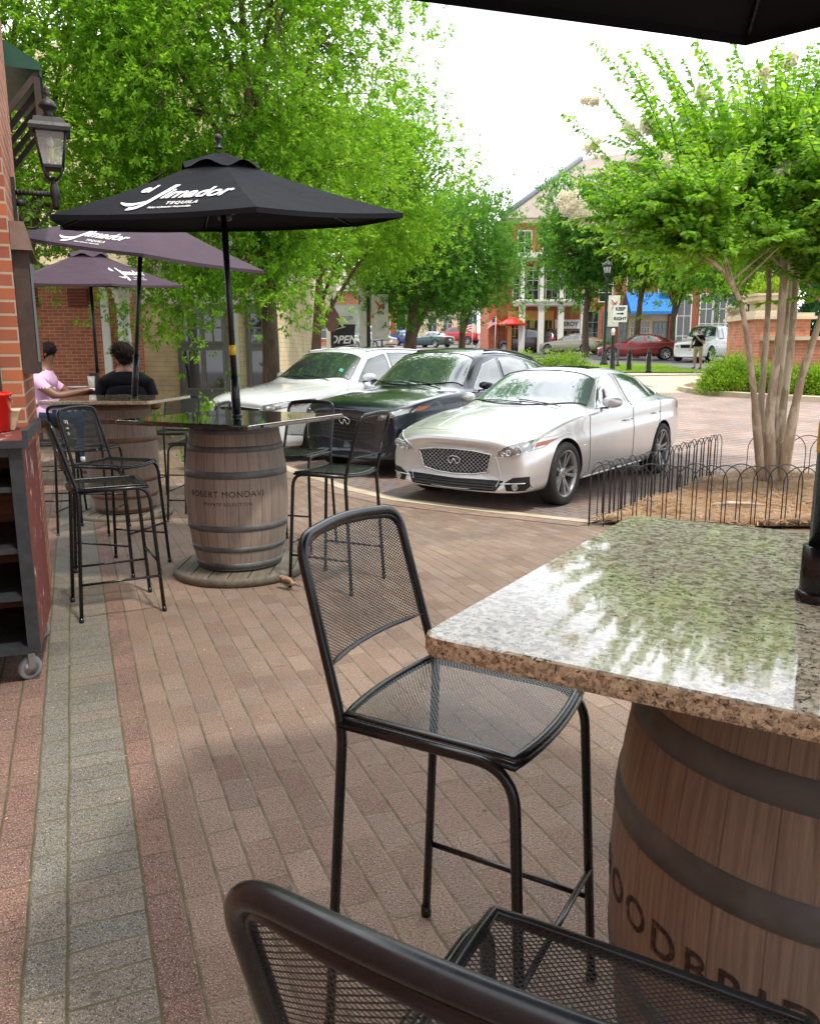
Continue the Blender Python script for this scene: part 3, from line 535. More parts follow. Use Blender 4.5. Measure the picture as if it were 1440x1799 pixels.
# ------------------------------------------------------------------ umbrellas
def fabric(name, c, sheen=.3):
    t = NT(name); n = t.noise(2.2, 4); wv = t.n('ShaderNodeTexWave'); wv.inputs['Scale'].default_value = 220; wv.inputs['Distortion'].default_value = 1
    t.l(t.tc.outputs['Object'], wv.inputs[0]); t.P(Base_Color=t.ramp(n, [(.3, tuple(k*.85 for k in c)), (.7, tuple(k*1.15 for k in c))]), Roughness=.9, Specular_IOR_Level=.2, Sheen_Weight=sheen, Sheen_Roughness=.5, Normal=t.bump(t.math('ADD', n, t.math('MULTIPLY', wv.outputs[0], .02)), .5, .05)); return t.m
MT['canvas_black'] = fabric('canvas_black', (.007, .008, .012), 0); MT['canvas_plum'] = fabric('canvas_plum', (.062, .036, .058), .15)
def umbrella(x, y, ztab, rim, apex, Rr, a0, label, mat, tilt=(0, 0, 0), bend=None, logo=None, lrot=1.0, band=None, sleeve=1.35, pole_lean=(0, 0), pole_foot=None):
    """tilt: rotation (about x, y) of the canopy about the pole head"""
    t = thing('patio_umbrella', label, 'umbrella', (x, y, 0), 0, 'patio umbrellas over the barrel tables')
    lean = Vector((pole_lean[0], pole_lean[1], 1)).normalized(); foot = Vector((0, 0, ztab)); head = foot + lean*((apex-.10-ztab)/lean.z)
    pm = MB(); pm.tube([foot, head], .021, 14); pm.build('pole', MT['black_metal'], t)
    sl = MB(); sl.tube([foot-lean*.02, foot+lean*(sleeve-ztab)], .030, 14); sl.lathe([(.036, -.002), (.036, .012), (.028, .02)], 16, foot); s_ = sl.build('pole_sleeve', MT['black_metal'], t)
    if band: MB().tube([foot+lean*(band[0]-ztab), foot+lean*(band[1]-ztab)], (.0225 if band[0] > 0 else .03), 14).build('warning_band', MT['yellow'], t)
    Q = Matrix.Translation(head) @ Matrix.Rotation(tilt[0], 4, 'X') @ Matrix.Rotation(tilt[1], 4, 'Y') @ Matrix.Translation(-Vector((0, 0, apex-.10)))
    A = Vector((0, 0, apex)); V = [Vector((Rr*math.cos(a0+k*PI/3), Rr*math.sin(a0+k*PI/3), rim)) for k in range(6)]
    def surf(k, s, q, off=0):     # q: 0 apex..1 rim, s across
        p = V[k].lerp(V[(k+1) % 6], s); c = A.lerp(p, q); e = 4*s*(1-s)
        c = c + Vector((0, 0, -.020*math.sin(PI*q) - .012*e*q*q)) ; c = c.lerp(A.lerp(A*0+Vector((0, 0, c.z)), 1), .035*e*q*q)
        n = (V[(k+1) % 6]-V[k]).cross(A-V[k]).normalized()
        if n.z < 0: n = -n
        return Q @ (c+n*off)
    cm = MB()
    for k in range(6): cm.grid(lambda a, b, k=k: surf(k, a, .06+.94*b), 30, 24)
    for k in range(6): cm.grid(lambda a, b, k=k: surf(k, a, .06+.94*b, -.003), 12, 12)
    for k in range(6): cm.grid(lambda a, b, k=k: surf(k, a, 1, -.0)+Vector((0, 0, -.028*b)), 12, 2, False)
    cn = cm.build('canopy', mat, t)
    vm = MB()
    for k in range(6): vm.grid(lambda a, b, k=k: surf(k, a, .02+.21*b) + Vector((0, 0, .022+(.045*math.sin(a*PI)**2-.012)*b)), 8, 4)
    weld(vm.build('vent', mat, t))
    hd = Q @ A; up = (Q @ Vector((0, 0, 1))-Q @ Vector()).normalized(); Mr = up.to_track_quat('Z', 'Y').to_matrix().to_4x4()
    fm = MB(); fm.lathe([(.012, 0), (.03, .004), (.03, .012), (.012, .02), (.012, .045), (.02, .052)], 14, hd+up*.03, Mr); fm.ball(hd+up*.098, .024, 14); fm.build('finial', MT['black_plastic'], t)
    for k in range(6):
        rm = MB(); a = Q @ (A+Vector((0, 0, -.05))); b = surf(k, 0, .985, -.014); rm.tube([a, b], .0075, 6)
        mid = surf(k, 0, .52, -.012); run = Q @ Vector((0, 0, rim+.02)); rb_ = rm.build('rib', MT['black_metal'], t)
        MB().tube([mid, run], .0055, 6).build('strut', MT['steel'] if k % 2 == 0 else MT['black_metal'], rb_)
    hm = MB(); hm.lathe([(.03, -.03), (.045, -.02), (.045, .02), (.03, .03)], 14, Q @ Vector((0, 0, rim+.02)), Mr); hm.build('runner_hub', MT['black_plastic'], t)
    if logo is not None:
        lk, q0, sc1 = logo; lm = MB()
        ed = (V[(lk+1) % 6]-V[lk]); W = ed.length; slant = ((V[lk]+V[(lk+1) % 6])/2-A).length
        def onp(v, cx, cq, z=.006):       # x across (m), y up the slope (m)
            q = cq - v.y*1.85/slant; s = .5+(v.x+cx)/(W*max(q, .05)); return surf(lk, s, q, z+v.z)
        def put(s, size, cx, cy, **kw):
            vs, fs = text_mesh(s, size*sc1, .0008, **kw); lm.add([onp(Vector((v.x, v.y+cy*sc1, v.z)), cx*sc1, q0) for v in vs], fs)
        put('J', .30, -.135, .0, shear=.35, bold=.0028); put('imador', .152, .135, .015, shear=.25, bold=.0028, spacing=1.0); put('el', .11, -.235, .075, shear=.25, bold=.002, spacing=.95)
        put('TEQUILA', .044, .11, -.092, bold=.0006, spacing=1.25); put('Enjoy el Jimador Responsibly.', .024, .06, -.135, bold=.0001)
        # swash of the J
        pts = [Vector((-.30+.17*i/12, -.075-.035*math.sin(PI*i/12)+.02*i/12, 0)) for i in range(13)]
        for a_, b_ in zip(range(12), range(1, 13)):
            w1, w2 = [.003+.013*math.sin(PI*min(1, (i+.5)/12.5)) for i in (a_, b_)]
            q = [Vector((pts[a_].x, pts[a_].y-w1, .0008)), Vector((pts[b_].x, pts[b_].y-w2, .0008)), Vector((pts[b_].x, pts[b_].y+w2, .0008)), Vector((pts[a_].x, pts[a_].y+w1, .0008))]
            lm.add([onp(p*sc1, 0, q0) for p in q], [(0, 1, 2, 3)])
        lm.build('lettering', MT['white_print'], cn)
    return t
umbrella(-1.17, 5.50, 1.08, 2.355, 2.745, 1.18, R(230), 'black patio umbrella with white script lettering, over the lettered barrel', MT['canvas_black'], (R(6), R(-1.2), 0), logo=(0, .70, .92), band=(1.49, 1.555), sleeve=1.35, pole_lean=(-.02, 0))
umbrella(-2.68, 7.95, 1.08, 2.43, 2.84, 1.24, R(229), 'plum black umbrella tilted down to the right on its leaning pole', MT['canvas_plum'], (R(4), R(8), 0), logo=(0, .74, .84), sleeve=1.5, pole_lean=(.11, 0))
umbrella(-4.05, 10.65, 1.08, 2.38, 2.80, 1.15, R(-118), 'farthest dark umbrella, over the table of the two women', MT['canvas_plum'], (R(4), R(1), 0), logo=(1, .66, .78), sleeve=1.3)
umbrella(.698, 1.333, 1.08, 2.36, 2.83, 1.14, R(78), 'black umbrella whose underside crosses the top of the picture, above the near table', MT['canvas_black'], band=(1.335, 1.385), sleeve=1.175)
# ------------------------------------------------------------------ low wire fence
def hoop_fence(a, b, label, n, hh=.57, w=.29, inward=0):
    A, B = Vector(a), Vector(b); d = (B-A); L_ = d.length; d.normalize(); t = thing('wire_fence', label, 'fence', (A.x, A.y, G(A.y)), 0, 'low hooped wire fences round the mulch bed')
    stp = (L_-w)/max(1, n-1)
    for i in range(n):
        p = i*stp; m = MB(); pts = []
        h2 = hh*(1+.02*math.sin(i*2.3)); g0 = lambda s: G(A.y+d.y*(p+s))-G(A.y)
        off = Vector((d.y, -d.x))*(.006 if i % 2 else -.006)
        def q(s, z): return Vector((d.x*(p+s)+off.x, d.y*(p+s)+off.y, z+g0(s)))
        pts = [q(0, -.02), q(0, .15), q(0, h2-w*.5)]+[q(w/2-math.cos(PI*k/12)*w/2, h2-w*.5+math.sin(PI*k/12)*w/2) for k in range(1, 12)]+[q(w, h2-w*.5), q(w, .15), q(w, -.02)]
        m.tube(pts, .0052, 6); m.build('hoop', MT['black_iron'], t)
    rl = MB(); rl.tube([(0, 0, .05), (d.x*L_, d.y*L_, .05+G(B.y)-G(A.y))], .003, 6); rl.build('bottom_wire', MT['black_iron'], t)
    return t
hoop_fence((1.63, 7.22), (4.6, 6.88), 'low black hooped fence side nearest the granite table', 22)
hoop_fence((1.66, 7.30), (4.02, 10.40), 'low black hooped fence side running along the silver car', 28)
hoop_fence((4.45, 10.6), (6.6, 9.5), 'low black hooped fence side behind the flowering tree trunks', 9, .56, .44)
def litter():
    rng = np.random.default_rng(77); n = 1500; x = rng.uniform(-2.2, 2.2, n); y = rng.uniform(1.2, 8.5, n)**1.0; P = np.stack([x, y, np.array([G(k) for k in y])+.006+rng.uniform(0, .004, n)], 1); a = rng.uniform(0, 6.28, n); D = np.stack([np.cos(a), np.sin(a), rng.normal(0, .15, n)], 1); Nn = np.tile([0, 0, 1.], (n, 1))+rng.normal(0, .25, (n, 3))
    from_ = leaf_q(P, D, Nn, rng.uniform(.005, .016, n), rng.uniform(.003, .009, n)); tag(np_mesh('leaf_litter', from_, np.arange(4*n).reshape(-1, 4), MT['straw']), 'tiny fallen petals and leaf scraps scattered over the patio bricks', None, None, 'stuff')
def leaf_q(P, D, Nn, L_, Wd):
    D = D/np.linalg.norm(D, axis=1, keepdims=True); S = np.cross(D, Nn); S /= np.linalg.norm(S, axis=1, keepdims=True); L_ = L_[:, None]; Wd = Wd[:, None]
    return np.stack([P, P+D*L_*.5+S*Wd*.5, P+D*L_, P+D*L_*.5-S*Wd*.5], 1).reshape(-1, 3)
litter()
# fallen branch in the bed and a sparrow
fb = MB(); fb.tube([(0, 0, 0), (.18, .02, .015), (.36, .0, .01), (.52, -.03, .0)], [.017, .02, .016, .008], 8); fb.tube([(.3, 0, .01), (.42, .07, .03)], [.009, .004], 6)
o = fb.build('fallen_branch', MT['bark_myrtle']); o.location = (3.05, 8.0, G(8)+.085); tag(o, 'short cut branch lying on the pine straw', 'branch')
def sparrow():
    t = thing('sparrow', 'small brown sparrow standing by the foot of the lettered barrel table', 'bird', (gp(505, 1036).x, gp(505, 1036).y, 0), R(150))
    m = MB(); pr = []
    rg = []
    for i in range(13):
        u = i/12; x = -.055+.12*u; r_ = .026*math.sin(PI*min(1, .06+u*.94))**.7 + .002; z = .045+.03*u
        if u > .68: r_ = .017*math.sqrt(max(.02, 1-((u-.84)/.17)**2)); z = .075
        rg.append([Vector((x, math.cos(2*PI*k/10)*r_, z+math.sin(2*PI*k/10)*r_)) for k in range(10)])
    m.rings(rg); b = m.build('body', simple('sparrow_body', (.28, .19, .12), .9, 0, .4, 60), t)
    w = MB()
    for s in (-1, 1): w.ball((-.01, s*.021, .062), .02, 10, (1.9, .4, .9))
    w.build('wing', simple('sparrow_wing', (.12, .07, .04), .9, 0, .5, 90), t)
    w = MB(); w.box((-.078, 0, .043), (.055, .016, .004), M=Matrix.Rotation(R(-10), 4, 'Y')); w.build('tail', bpy.data.materials['sparrow_wing'], t)
    w = MB(); w.lathe([(.005, 0), (.0005, .014)], 8, (.062, 0, .076), Matrix.Rotation(R(90), 4, 'Y')); w.build('beak', MT['black_plastic'], t)
    for s in (-1, 1): MB().tube([(0, s*.01, .03), (.004, s*.011, .001), (.018, s*.012, .001)], .0015, 5).build('leg', MT['bark_myrtle'], t)
sparrow()
# ------------------------------------------------------------------ cafe wall, awning, lamp, cart
def frame_obj(t, origin, ax, bx):
    t.matrix_world = Matrix(((ax.x, bx.x, 0, origin[0]), (ax.y, bx.y, 0, origin[1]), (0, 0, 1, origin[2]), (0, 0, 0, 1))); return t
# local frame on the wall: +x along the wall away from the camera, +y into the wall (left), z up
PX = -BX
t = thing('cafe_building', 'red brick cafe wall and corner pier at the left edge behind the cart', 'building')
frame_obj(t, (-2.005, 4.25, 0), AX, PX)
m = MB(); m.bbox((0, 0, 0), (1.25, 3.0, 5.2)); m.bbox((-.001, 1.25, 0), (-8, 3.0, 5.2)) ; m.build('wall', MT['brick_near'], t)
# framed dark menu case on the wall face, wooden hood above it
m = MB(); m.bbox((.04, -.075, 1.40), (.66, -.002, 2.02)); mc = m.build('shutter_box', MT['brown_wood'], t)
m = MB(); m.bbox((.08, -.09, 1.46), (.62, -.078, 1.96)); m.build('pane', MT['glass_dark'], mc)
m = MB(); m.add([(.0, -.10, 2.02), (.70, -.10, 2.02), (.70, -.002, 2.02), (.0, -.002, 2.02), (.02, -.07, 2.16), (.68, -.07, 2.16), (.68, -.002, 2.16), (.02, -.002, 2.16)], [(3, 2, 1, 0), (4, 5, 6, 7), (0, 1, 5, 4), (1, 2, 6, 5), (2, 3, 7, 6), (3, 0, 4, 7)]); m.build('hood', simple('hood_brown', (.16, .10, .075), .7, 0, .2, 12), mc)
m = MB(); m.bbox((-.06, .10, 1.2), (-.002, .9, 2.05)); m.build('dark_window', MT['black_plastic'], t)
# awning
t = thing('metal_awning', 'green standing seam awning with a dark underside above the lamp', 'awning'); frame_obj(t, (-1.82, 3.80, 0), AX, PX)
y0, y1 = -.20, 1.0; z0, z1 = 3.36, 4.02; a0 = 2.08
m = MB()
for k in range(7):
    a = a0+k*.22; m.add([(a, y0, z0), (a+.215, y0, z0), (a+.215, y1, z1), (a, y1, z1), (a, y0, z0-.012), (a+.215, y0, z0-.012), (a+.215, y1, z1-.012), (a, y1, z1-.012)], [(0, 1, 2, 3), (7, 6, 5, 4), (0, 4, 5, 1), (3, 7, 4, 0), (1, 5, 6, 2)])
    m.add([(a, y0, z0), (a+.02, y0, z0), (a+.02, y1, z1), (a, y1, z1), (a, y0, z0+.025), (a+.02, y0, z0+.025), (a+.02, y1, z1+.025), (a, y1, z1+.025)], [(4, 5, 6, 7), (0, 4, 7, 3), (1, 2, 6, 5), (0, 1, 5, 4)])
m.add([(a0-.004, y0, z0+.0), (a0-.004, y1, z1), (a0-.004, y1, z0-.02), (a0-.004, y0, z0-.02), (a0-.001, y0, z0), (a0-.001, y1, z1), (a0-.001, y1, z0-.02), (a0-.001, y0, z0-.02)], [(0, 1, 2, 3), (7, 6, 5, 4)]); m.bbox((a0, y0-.004, z0-.06), (a0+1.54, y0+.01, z0-.013))
m.build('roof_panel', MT['green_metal'], t)
m = MB(); m.bbox((a0, .12, z0-.42), (a0+.03, .98, z0-.021)); m.bbox((a0+.031, .10, z0-.42), (a0+1.5, .13, z0-.07)); m.build('soffit_board', MT['brown_wood'], t)
m = MB()
for k in range(5):
    a = a0+.03+k*.36; m.box((a, -.03, z0-.22), (.035, .5, .035), M=Matrix.Rotation(R(-52), 4, 'X')); m.bbox((a-.02, y0+.01, z0-.40), (a+.02, y0+.05, z0-.061))
m.bbox((a0, y0+.01, z0-.44), (a0+1.52, y0+.05, z0-.401)); m.build('bracket', MT['brown_wood'], t)
# wall lantern
t = thing('wall_lantern', 'black carriage lantern on a scrolled bracket beside the cafe wall', 'wall lamp'); frame_obj(t, (-2.255, 4.85, 2.33), BX, AX)
m = MB(); m.box((.012, 0, .0), (.022, .075, .30)); m.lathe([(.02, 0), (.02, .05)], 10, (.02, 0, .02), Matrix.Rotation(R(90), 4, 'Y')); m.build('wall_plate', MT['black_iron'], t)
LX = .23
m = MB(); m.tube([(.02, 0, .075), (LX, 0, .075)], .014, 10)
for k in range(10): m.lathe([(.014, 0), (.018, .005), (.014, .01)], 10, (.03+.02*k, 0, .075), Matrix.Rotation(R(90), 4, 'Y'))
m.lathe([(.012, -.07), (.022, -.05), (.018, -.02), (.026, .0), (.026, .05), (.018, .07), (.015, .11)], 12, (LX, 0, .06))
m.tube(round_path([(.03, 0, -.11), (.12, 0, -.12), (.19, 0, -.03), (LX, 0, .02)], .06, 6), .006, 6)
for cx, cz, r0 in ((.07, -.055, .045), (.125, -.0, .04), (.055, .02, .03)):
    m.tube([(cx+math.cos(k*.45)*r0*(1-k/26), 0, cz+math.sin(k*.45)*r0*(1-k/26)) for k in range(20)], .004, 6)
m.build('bracket_arm', MT['black_iron'], t)
def sq(h, z, rot=PI/4): return [Vector((LX+h*1.414*math.cos(rot+k*PI/2), h*1.414*math.sin(rot+k*PI/2), z)) for k in range(4)]
m = MB()
for k in range(4):
    a = rot = PI/4+k*PI/2; m.tube(round_path([(LX+.012*math.cos(a), .012*math.sin(a), .15), (LX+.05*math.cos(a), .05*math.sin(a), .17), (LX+.07*math.cos(a), .07*math.sin(a), .215)], .02, 4), .006, 6)
m.rings([sq(.052, .21), sq(.056, .215), sq(.056, .228), sq(.052, .232)], True, False)
for k in range(4):
    a = PI/4+k*PI/2; m.tube([(LX+.053*1.414*math.cos(a), .053*1.414*math.sin(a), .22), (LX+.082*1.414*math.cos(a), .082*1.414*math.sin(a), .405)], .0065, 6)
m.rings([sq(.086, .40), sq(.108, .405), sq(.11, .425), sq(.098, .445), sq(.085, .45), sq(.078, .475), sq(.05, .485), sq(.03, .49)], True, False)
m.lathe([(.034, .485), (.024, .51), (.028, .53), (.048, .54), (.05, .55), (.036, .575), (.014, .59), (.012, .605), (.02, .615), (.012, .625), (.015, .635), (.003, .66)], 16, (LX, 0, 0))
m.build('lantern_frame', MT['black_iron'], t)
gl = NT('lamp_glass'); gl.P(Base_Color=(.9, .92, .9), Roughness=.06, Transmission_Weight=.0, Alpha=.28, Specular_IOR_Level=1.0); MT['lamp_glass'] = gl.m
m = MB()
for k in range(4):
    a = PI/4+k*PI/2; b = a+PI/2; f = lambda r_, an, z: Vector((LX+r_*1.414*math.cos(an), r_*1.414*math.sin(an), z)); m.add([f(.050, a, .232), f(.050, b, .232), f(.079, b, .40), f(.079, a, .40)], [(0, 1, 2, 3)])
m.build('glass_pane', MT['lamp_glass'], t)
m = MB(); m.lathe([(.012, .225), (.012, .32), (.008, .33)], 10, (LX, 0, 0)); m.build('candle_tube', simple('candle', (.75, .62, .25), .5), t)
m = MB(); m.lathe([(.008, .33), (.02, .35), (.016, .37), (.003, .395)], 10, (LX, 0, 0)); m.build('bulb', simple('bulb', (.8, .8, .8), .1), t)
# service cart
t = thing('service_cart', 'worn dark red and black shelf cart on casters, left of the grey pavers', 'cart'); _ca = Vector((math.cos(R(110)), math.sin(R(110)), 0)); frame_obj(t, (-1.70, 3.52, 0), _ca, Vector((-_ca.y, _ca.x, 0)))
W_, D_ = .75, .95; B0, T0 = .155, 1.13      # local x = length along the wall (away), y = to the left
MT['cart_black'] = simple('cart_black', (.03, .034, .04), .45, .1, .3, 14, .15, 80)
tt = NT('cart_red'); n = tt.noise(7, 7, .72, tt.map((3, 3, .8)), .5); c = tt.mix(tt.ramp(n, [(.60, 0), (.635, 1)]), tt.ramp(tt.noise(20, 4), [(.3, (.11, .018, .015)), (.7, (.17, .035, .025))]), (.62, .55, .5)); tt.P(Base_Color=c, Roughness=.6, Normal=tt.bump(n, .4, .006)); MT['cart_red'] = tt.m
m = MB(); m.bbox((.035, 0, B0), (W_, .022, T0-.03)); sp = m.build('side_panel', MT['cart_red'], t)
m = MB(); m.bbox((.0, -.004, B0), (.034, .05, T0-.03)); m.bbox((.0, .9, B0), (.034, .95, T0-.03)); m.bbox((.0, .051, B0), (.034, .899, B0+.03)); m.bbox((.0, .051, T0-.07), (.034, .899, T0-.03)); m.build('front_frame', MT['cart_black'], t)
m = MB(); m.bbox((-.02, -.03, T0-.029), (W_+.02, D_, T0)); tp = m.build('top', MT['cart_red'], t)
m = MB(); m.bbox((-.024, -.034, T0-.03), (-.0205, D_, T0+.004)); m.bbox((-.02, -.034, T0+.001), (W_, -.012, T0+.045)); m.build('rail', MT['cart_black'], tp)
for z in (.40, .62, .90): MB().bbox((.03, .023, z), (W_-.03, D_-.03, z+.022)).build('shelf', MT['cart_black'], t)
dk = wood('cart_inside', (.12, .045, .02), (.42, .18, .075), (3, 3, 30)).m
MB().bbox((W_-.029, .023, B0), (W_-.002, D_-.001, T0-.031)).build('back_panel', dk, t); MB().bbox((.035, D_-.028, B0), (W_-.03, D_-.003, T0-.031)).build('side_panel', dk, t); MB().bbox((.036, .023, B0), (W_-.03, D_-.03, B0+.02)).build('shelf', MT['cart_black'], t)
for cx, cy in ((.09, .06), (.09, .86), (.66, .06), (.66, .86)):
    ws = MB(); ws.lathe([(.048, -.014), (.056, -.01), (.058, 0), (.056, .01), (.048, .014)], 24, (cx+.0, cy, .058), Matrix.Rotation(R(38), 4, 'Z') @ Matrix.Rotation(R(90), 4, 'Y')); w = ws.build('caster', simple('caster_grey', (.25, .26, .27), .5) if 'caster_grey' not in bpy.data.materials else bpy.data.materials['caster_grey'], t)
    hs = MB(); hs.lathe([(.036, -.016), (.036, .016)], 20, (cx+.0, cy, .058), Matrix.Rotation(R(38), 4, 'Z') @ Matrix.Rotation(R(90), 4, 'Y')); hs.box((cx-.014, cy-.012, .10), (.004, .034, .09), R(38)); hs.box((cx+.014, cy+.012, .10), (.004, .034, .09), R(38)); hs.bbox((cx-.05, cy-.045, .142), (cx+.05, cy+.045, .1545)); hs.build('fork', MT['steel'], w)
def wall_pt(a, b, z): p = Vector((-1.70, 3.52, 0))+AX*a+PX*b; p.z = z; return p
p = Vector((-2.05, 3.93, T0+.003))
t = thing('bucket', 'red plastic bucket standing on the cart top', 'bucket', p)
m = MB(); m.lathe([(.095, 0), (.10, .004), (.118, .17), (.124, .172), (.124, .185), (.115, .186), (.113, .17), (.093, .01)], 32); m.build('tub', MT['red_plastic'], t)
m = MB(); m.tube([(.122*math.cos(a), .122*math.sin(a), .165-.05*math.sin(a)) for a in [PI*k/14 for k in range(15)]], .003, 6); m.build('handle', MT['steel'], t)
p = wall_pt(.60, .10, T0+.003); t = thing('food_tray', 'cream plastic tray leaning on the far end of the cart', 'tray', p, R(22))
m = MB(); m.rings([[Vector((x*(.05+k*.008), y*(.045+k*.008), k*.03)) for x, y in ((-1, -1), (1, -1), (1, 1), (-1, 1))] for k in range(4)], True, False); m.build('tub', simple('cream_plastic', (.70, .58, .38), .5), t)
m = MB(); m.bbox((-.08, -.075, .0925), (.08, .075, .098)); m.build('lid', bpy.data.materials['cream_plastic'], t)
# ------------------------------------------------------------------ people
def skin_body(name, J, E, mats, assign, parent, root=0, sub=2):
    me = bpy.data.meshes.new(name); me.from_pydata([j[0] for j in J], E, []); o = bpy.data.objects.new(name, me); col.objects.link(o)
    o.modifiers.new('s', 'SKIN'); sv = me.skin_vertices
    if not sv: me.attributes.new
    lay = me.skin_vertices[0].data if len(me.skin_vertices) else None
    if lay is None:
        bm = bmesh.new(); bm.from_mesh(me); bm.verts.layers.skin.verify(); bm.to_mesh(me); bm.free(); lay = me.skin_vertices[0].data
    for i, j in enumerate(J):
        r_ = j[1]; lay[i].radius = r_ if hasattr(r_, '__len__') else (r_, r_); lay[i].use_root = (i == root)
    ss = o.modifiers.new('u', 'SUBSURF'); ss.levels = sub; ss.render_levels = sub
    dg = bpy.context.evaluated_depsgraph_get(); nm = bpy.data.meshes.new_from_object(o.evaluated_get(dg)); bpy.data.objects.remove(o); nm.name = name
    nm.materials.clear(); b = link(name, nm, mats, parent)
    for p in nm.polygons: p.use_smooth = True; p.material_index = assign(p.center)
    return b
def hand(J, E, wrist, d, side, up, idx):
    """palm, four fingers of unequal length and a thumb grown from the wrist joint"""
    d = d.normalized(); palm = wrist+d*.055; J.append((tuple(palm), (.034, .018))); pi_ = len(J)-1; E.append((idx, pi_))
    for k, ln in enumerate((.066, .074, .07, .055)):
        o_ = side*(.027-.018*k); a = palm+o_+d*.03; b = a+d*ln*.5-up*.008; c = b+d*ln*.5-up*.022
        J.append((tuple(a), .009)); J.append((tuple(b), .008)); J.append((tuple(c), .0065)); n = len(J); E += [(pi_, n-3), (n-3, n-2), (n-2, n-1)]
    a = wrist+d*.03+side*.035; b = a+d*.03+side*.018; J.append((tuple(a), .012)); J.append((tuple(b), .009)); n = len(J); E += [(pi_, n-2), (n-2, n-1)]
def head_extras(t, c, fd, skin, R_=.085, glasses=False):
    """ears, nose, eyes and mouth about head centre c, facing fd"""
    fd = fd.normalized(); sd = Vector((fd.y, -fd.x, 0)).normalized(); up = Vector((0, 0, 1))
    MB().ball(c+fd*R_*.98-up*.012, .014, 8, (1, 1, 1.5)).build('nose', skin, t)
    for s in (-1, 1): MB().ball(c+sd*R_*.93*s, .02, 8, (.6, .8, 1.4)).build('ear', skin, t)
    m = MB()
    for s in (-1, 1): m.ball(c+fd*R_*.86+sd*s*.03+up*.012, .010, 8)
    m.build('eye', MT['shadow_black'], t)
    m = MB(); m.ball(c+fd*R_*.88-up*.045, .016, 8, (1, 1, .4)); m.build('mouth', simple('lips', (.22, .07, .06), .5) if 'lips' not in bpy.data.materials else bpy.data.materials['lips'], t)
def seated(name, label, loc, face, shirt, hairf, arm_pose, big=1.2, lean=.08):
    t = thing(name, label, 'person', loc, math.atan2(face[1], face[0])-PI/2)     # local +y = facing, origin under the seat on the ground
    S = .80; b = big
    J = [((0, -.02, S+.10), (.19*b, .15*b)), ((0, .0, S+.28), (.175*b, .145*b)), ((0, lean*.5, S+.43), (.18*b, .135*b)), ((0, lean*.7, S+.53), (.165*b, .105*b)), ((0, lean*.9, S+.61), (.066, .066)), ((0, lean+.02, S+.70), (.072, .08)), ((0, lean+.035, S+.79), (.078, .088)), ((0, lean+.02, S+.86), (.06, .065))]
    E = [(i, i+1) for i in range(7)]
    for s in (-1, 1):
        n = len(J); J += [((s*.13, .05, S+.07), (.125*b, .11*b)), ((s*.15, .42, S+.05), (.095*b, .09*b)), ((s*.16, .50, S-.12), (.072*b, .07*b)), ((s*.16, .44, S-.42), (.05*b, .05*b)), ((s*.16, .46, S-.47), (.042, .04)), ((s*.165, .58, S-.50), (.045, .03))]
        E += [(0, n), (n, n+1), (n+1, n+2), (n+2, n+3), (n+3, n+4), (n+4, n+5)]
        n = len(J); sh, el, wr = arm_pose[0 if s < 0 else 1]
        J += [((s*.17*b, lean*.6, S+.44), (.078*b, .075*b)), (sh, (.062*b, .06*b)), (el, (.052*b, .05*b)), (((el[0]+wr[0])/2, (el[1]+wr[1])/2, (el[2]+wr[2])/2), (.046*b, .044*b)), (wr, (.028, .026))]
        E += [(3, n), (n, n+1), (n+1, n+2), (n+2, n+3), (n+3, n+4)]
        hand(J, E, Vector(wr), Vector(wr)-Vector(el), Vector((-s, 0, 0)), Vector((0, 0, 1)), n+4)
    def asg(c):
        if c.z > S+.585 and abs(c.x) < .13: return 0
        ax_ = abs(c.x)
        if ax_ > .195*b and c.z < arm_pose[0][1][2]+.10 and c.z > S+.14: return 0
        for k in (0, 1):
            sh, el, wr = [Vector(q) for q in arm_pose[k]]
            s = -1 if k == 0 else 1
            if c.x*s > .06*b:
                d1 = (el-sh); tt_ = (c-sh).dot(d1)/d1.length_squared; near = (c-(sh+d1*max(0, min(1, tt_)))).length
                d2 = wr-el; t2 = (c-el).dot(d2)/d2.length_squared; n2 = (c-(el+d2*max(0, min(1.6, t2)))).length
                if (n2 < .085*b and c.y > .10 and c.z > S+.12) or (near < .09*b and tt_ > .38 and c.z > S+.15): return 0
        if c.z > S+.11 or (c.y < .03 and c.z > S+.02): return 1
        if c.z < S-.44: return 3
        return 2
    bdy = skin_body('body', J, E, [MT['skin_brown'], shirt, MT['jeans'], MT['white_print']], asg, t)
    hc = Vector((0, lean+.03, S+.775)); head_extras(t, hc, Vector((0, 1, 0)), MT['skin_brown'], .088); hairf(t, hc); return t
def hair_blob(t, c, pts, r_, seed=1, strands=900, wob=.02):
    m = MB(); rnd = random.Random(seed)
    for p, q in pts: m.ball(c+Vector(p), q, 14)
    o = m.build('hair', MT['hair'], t); V = []; Fq = []; k = 0
    for i in range(strands):
        p, q = pts[rnd.randrange(len(pts))]; d = Vector((rnd.gauss(0, 1), rnd.gauss(0, 1), rnd.gauss(0, 1))).normalized(); a = c+Vector(p)+d*q*.96; e = Vector((rnd.gauss(0, 1), rnd.gauss(0, 1), rnd.gauss(0, 1))).normalized()
        w = d.cross(e).normalized()*.003; tip = a+d*wob*rnd.uniform(.3, 1.2)+e*wob
        V += [a-w, a+w, tip+w, tip-w]; Fq.append((4*k, 4*k+1, 4*k+2, 4*k+3)); k += 1
    np_mesh('curls', [tuple(v) for v in V], Fq, MT['hair'], o)
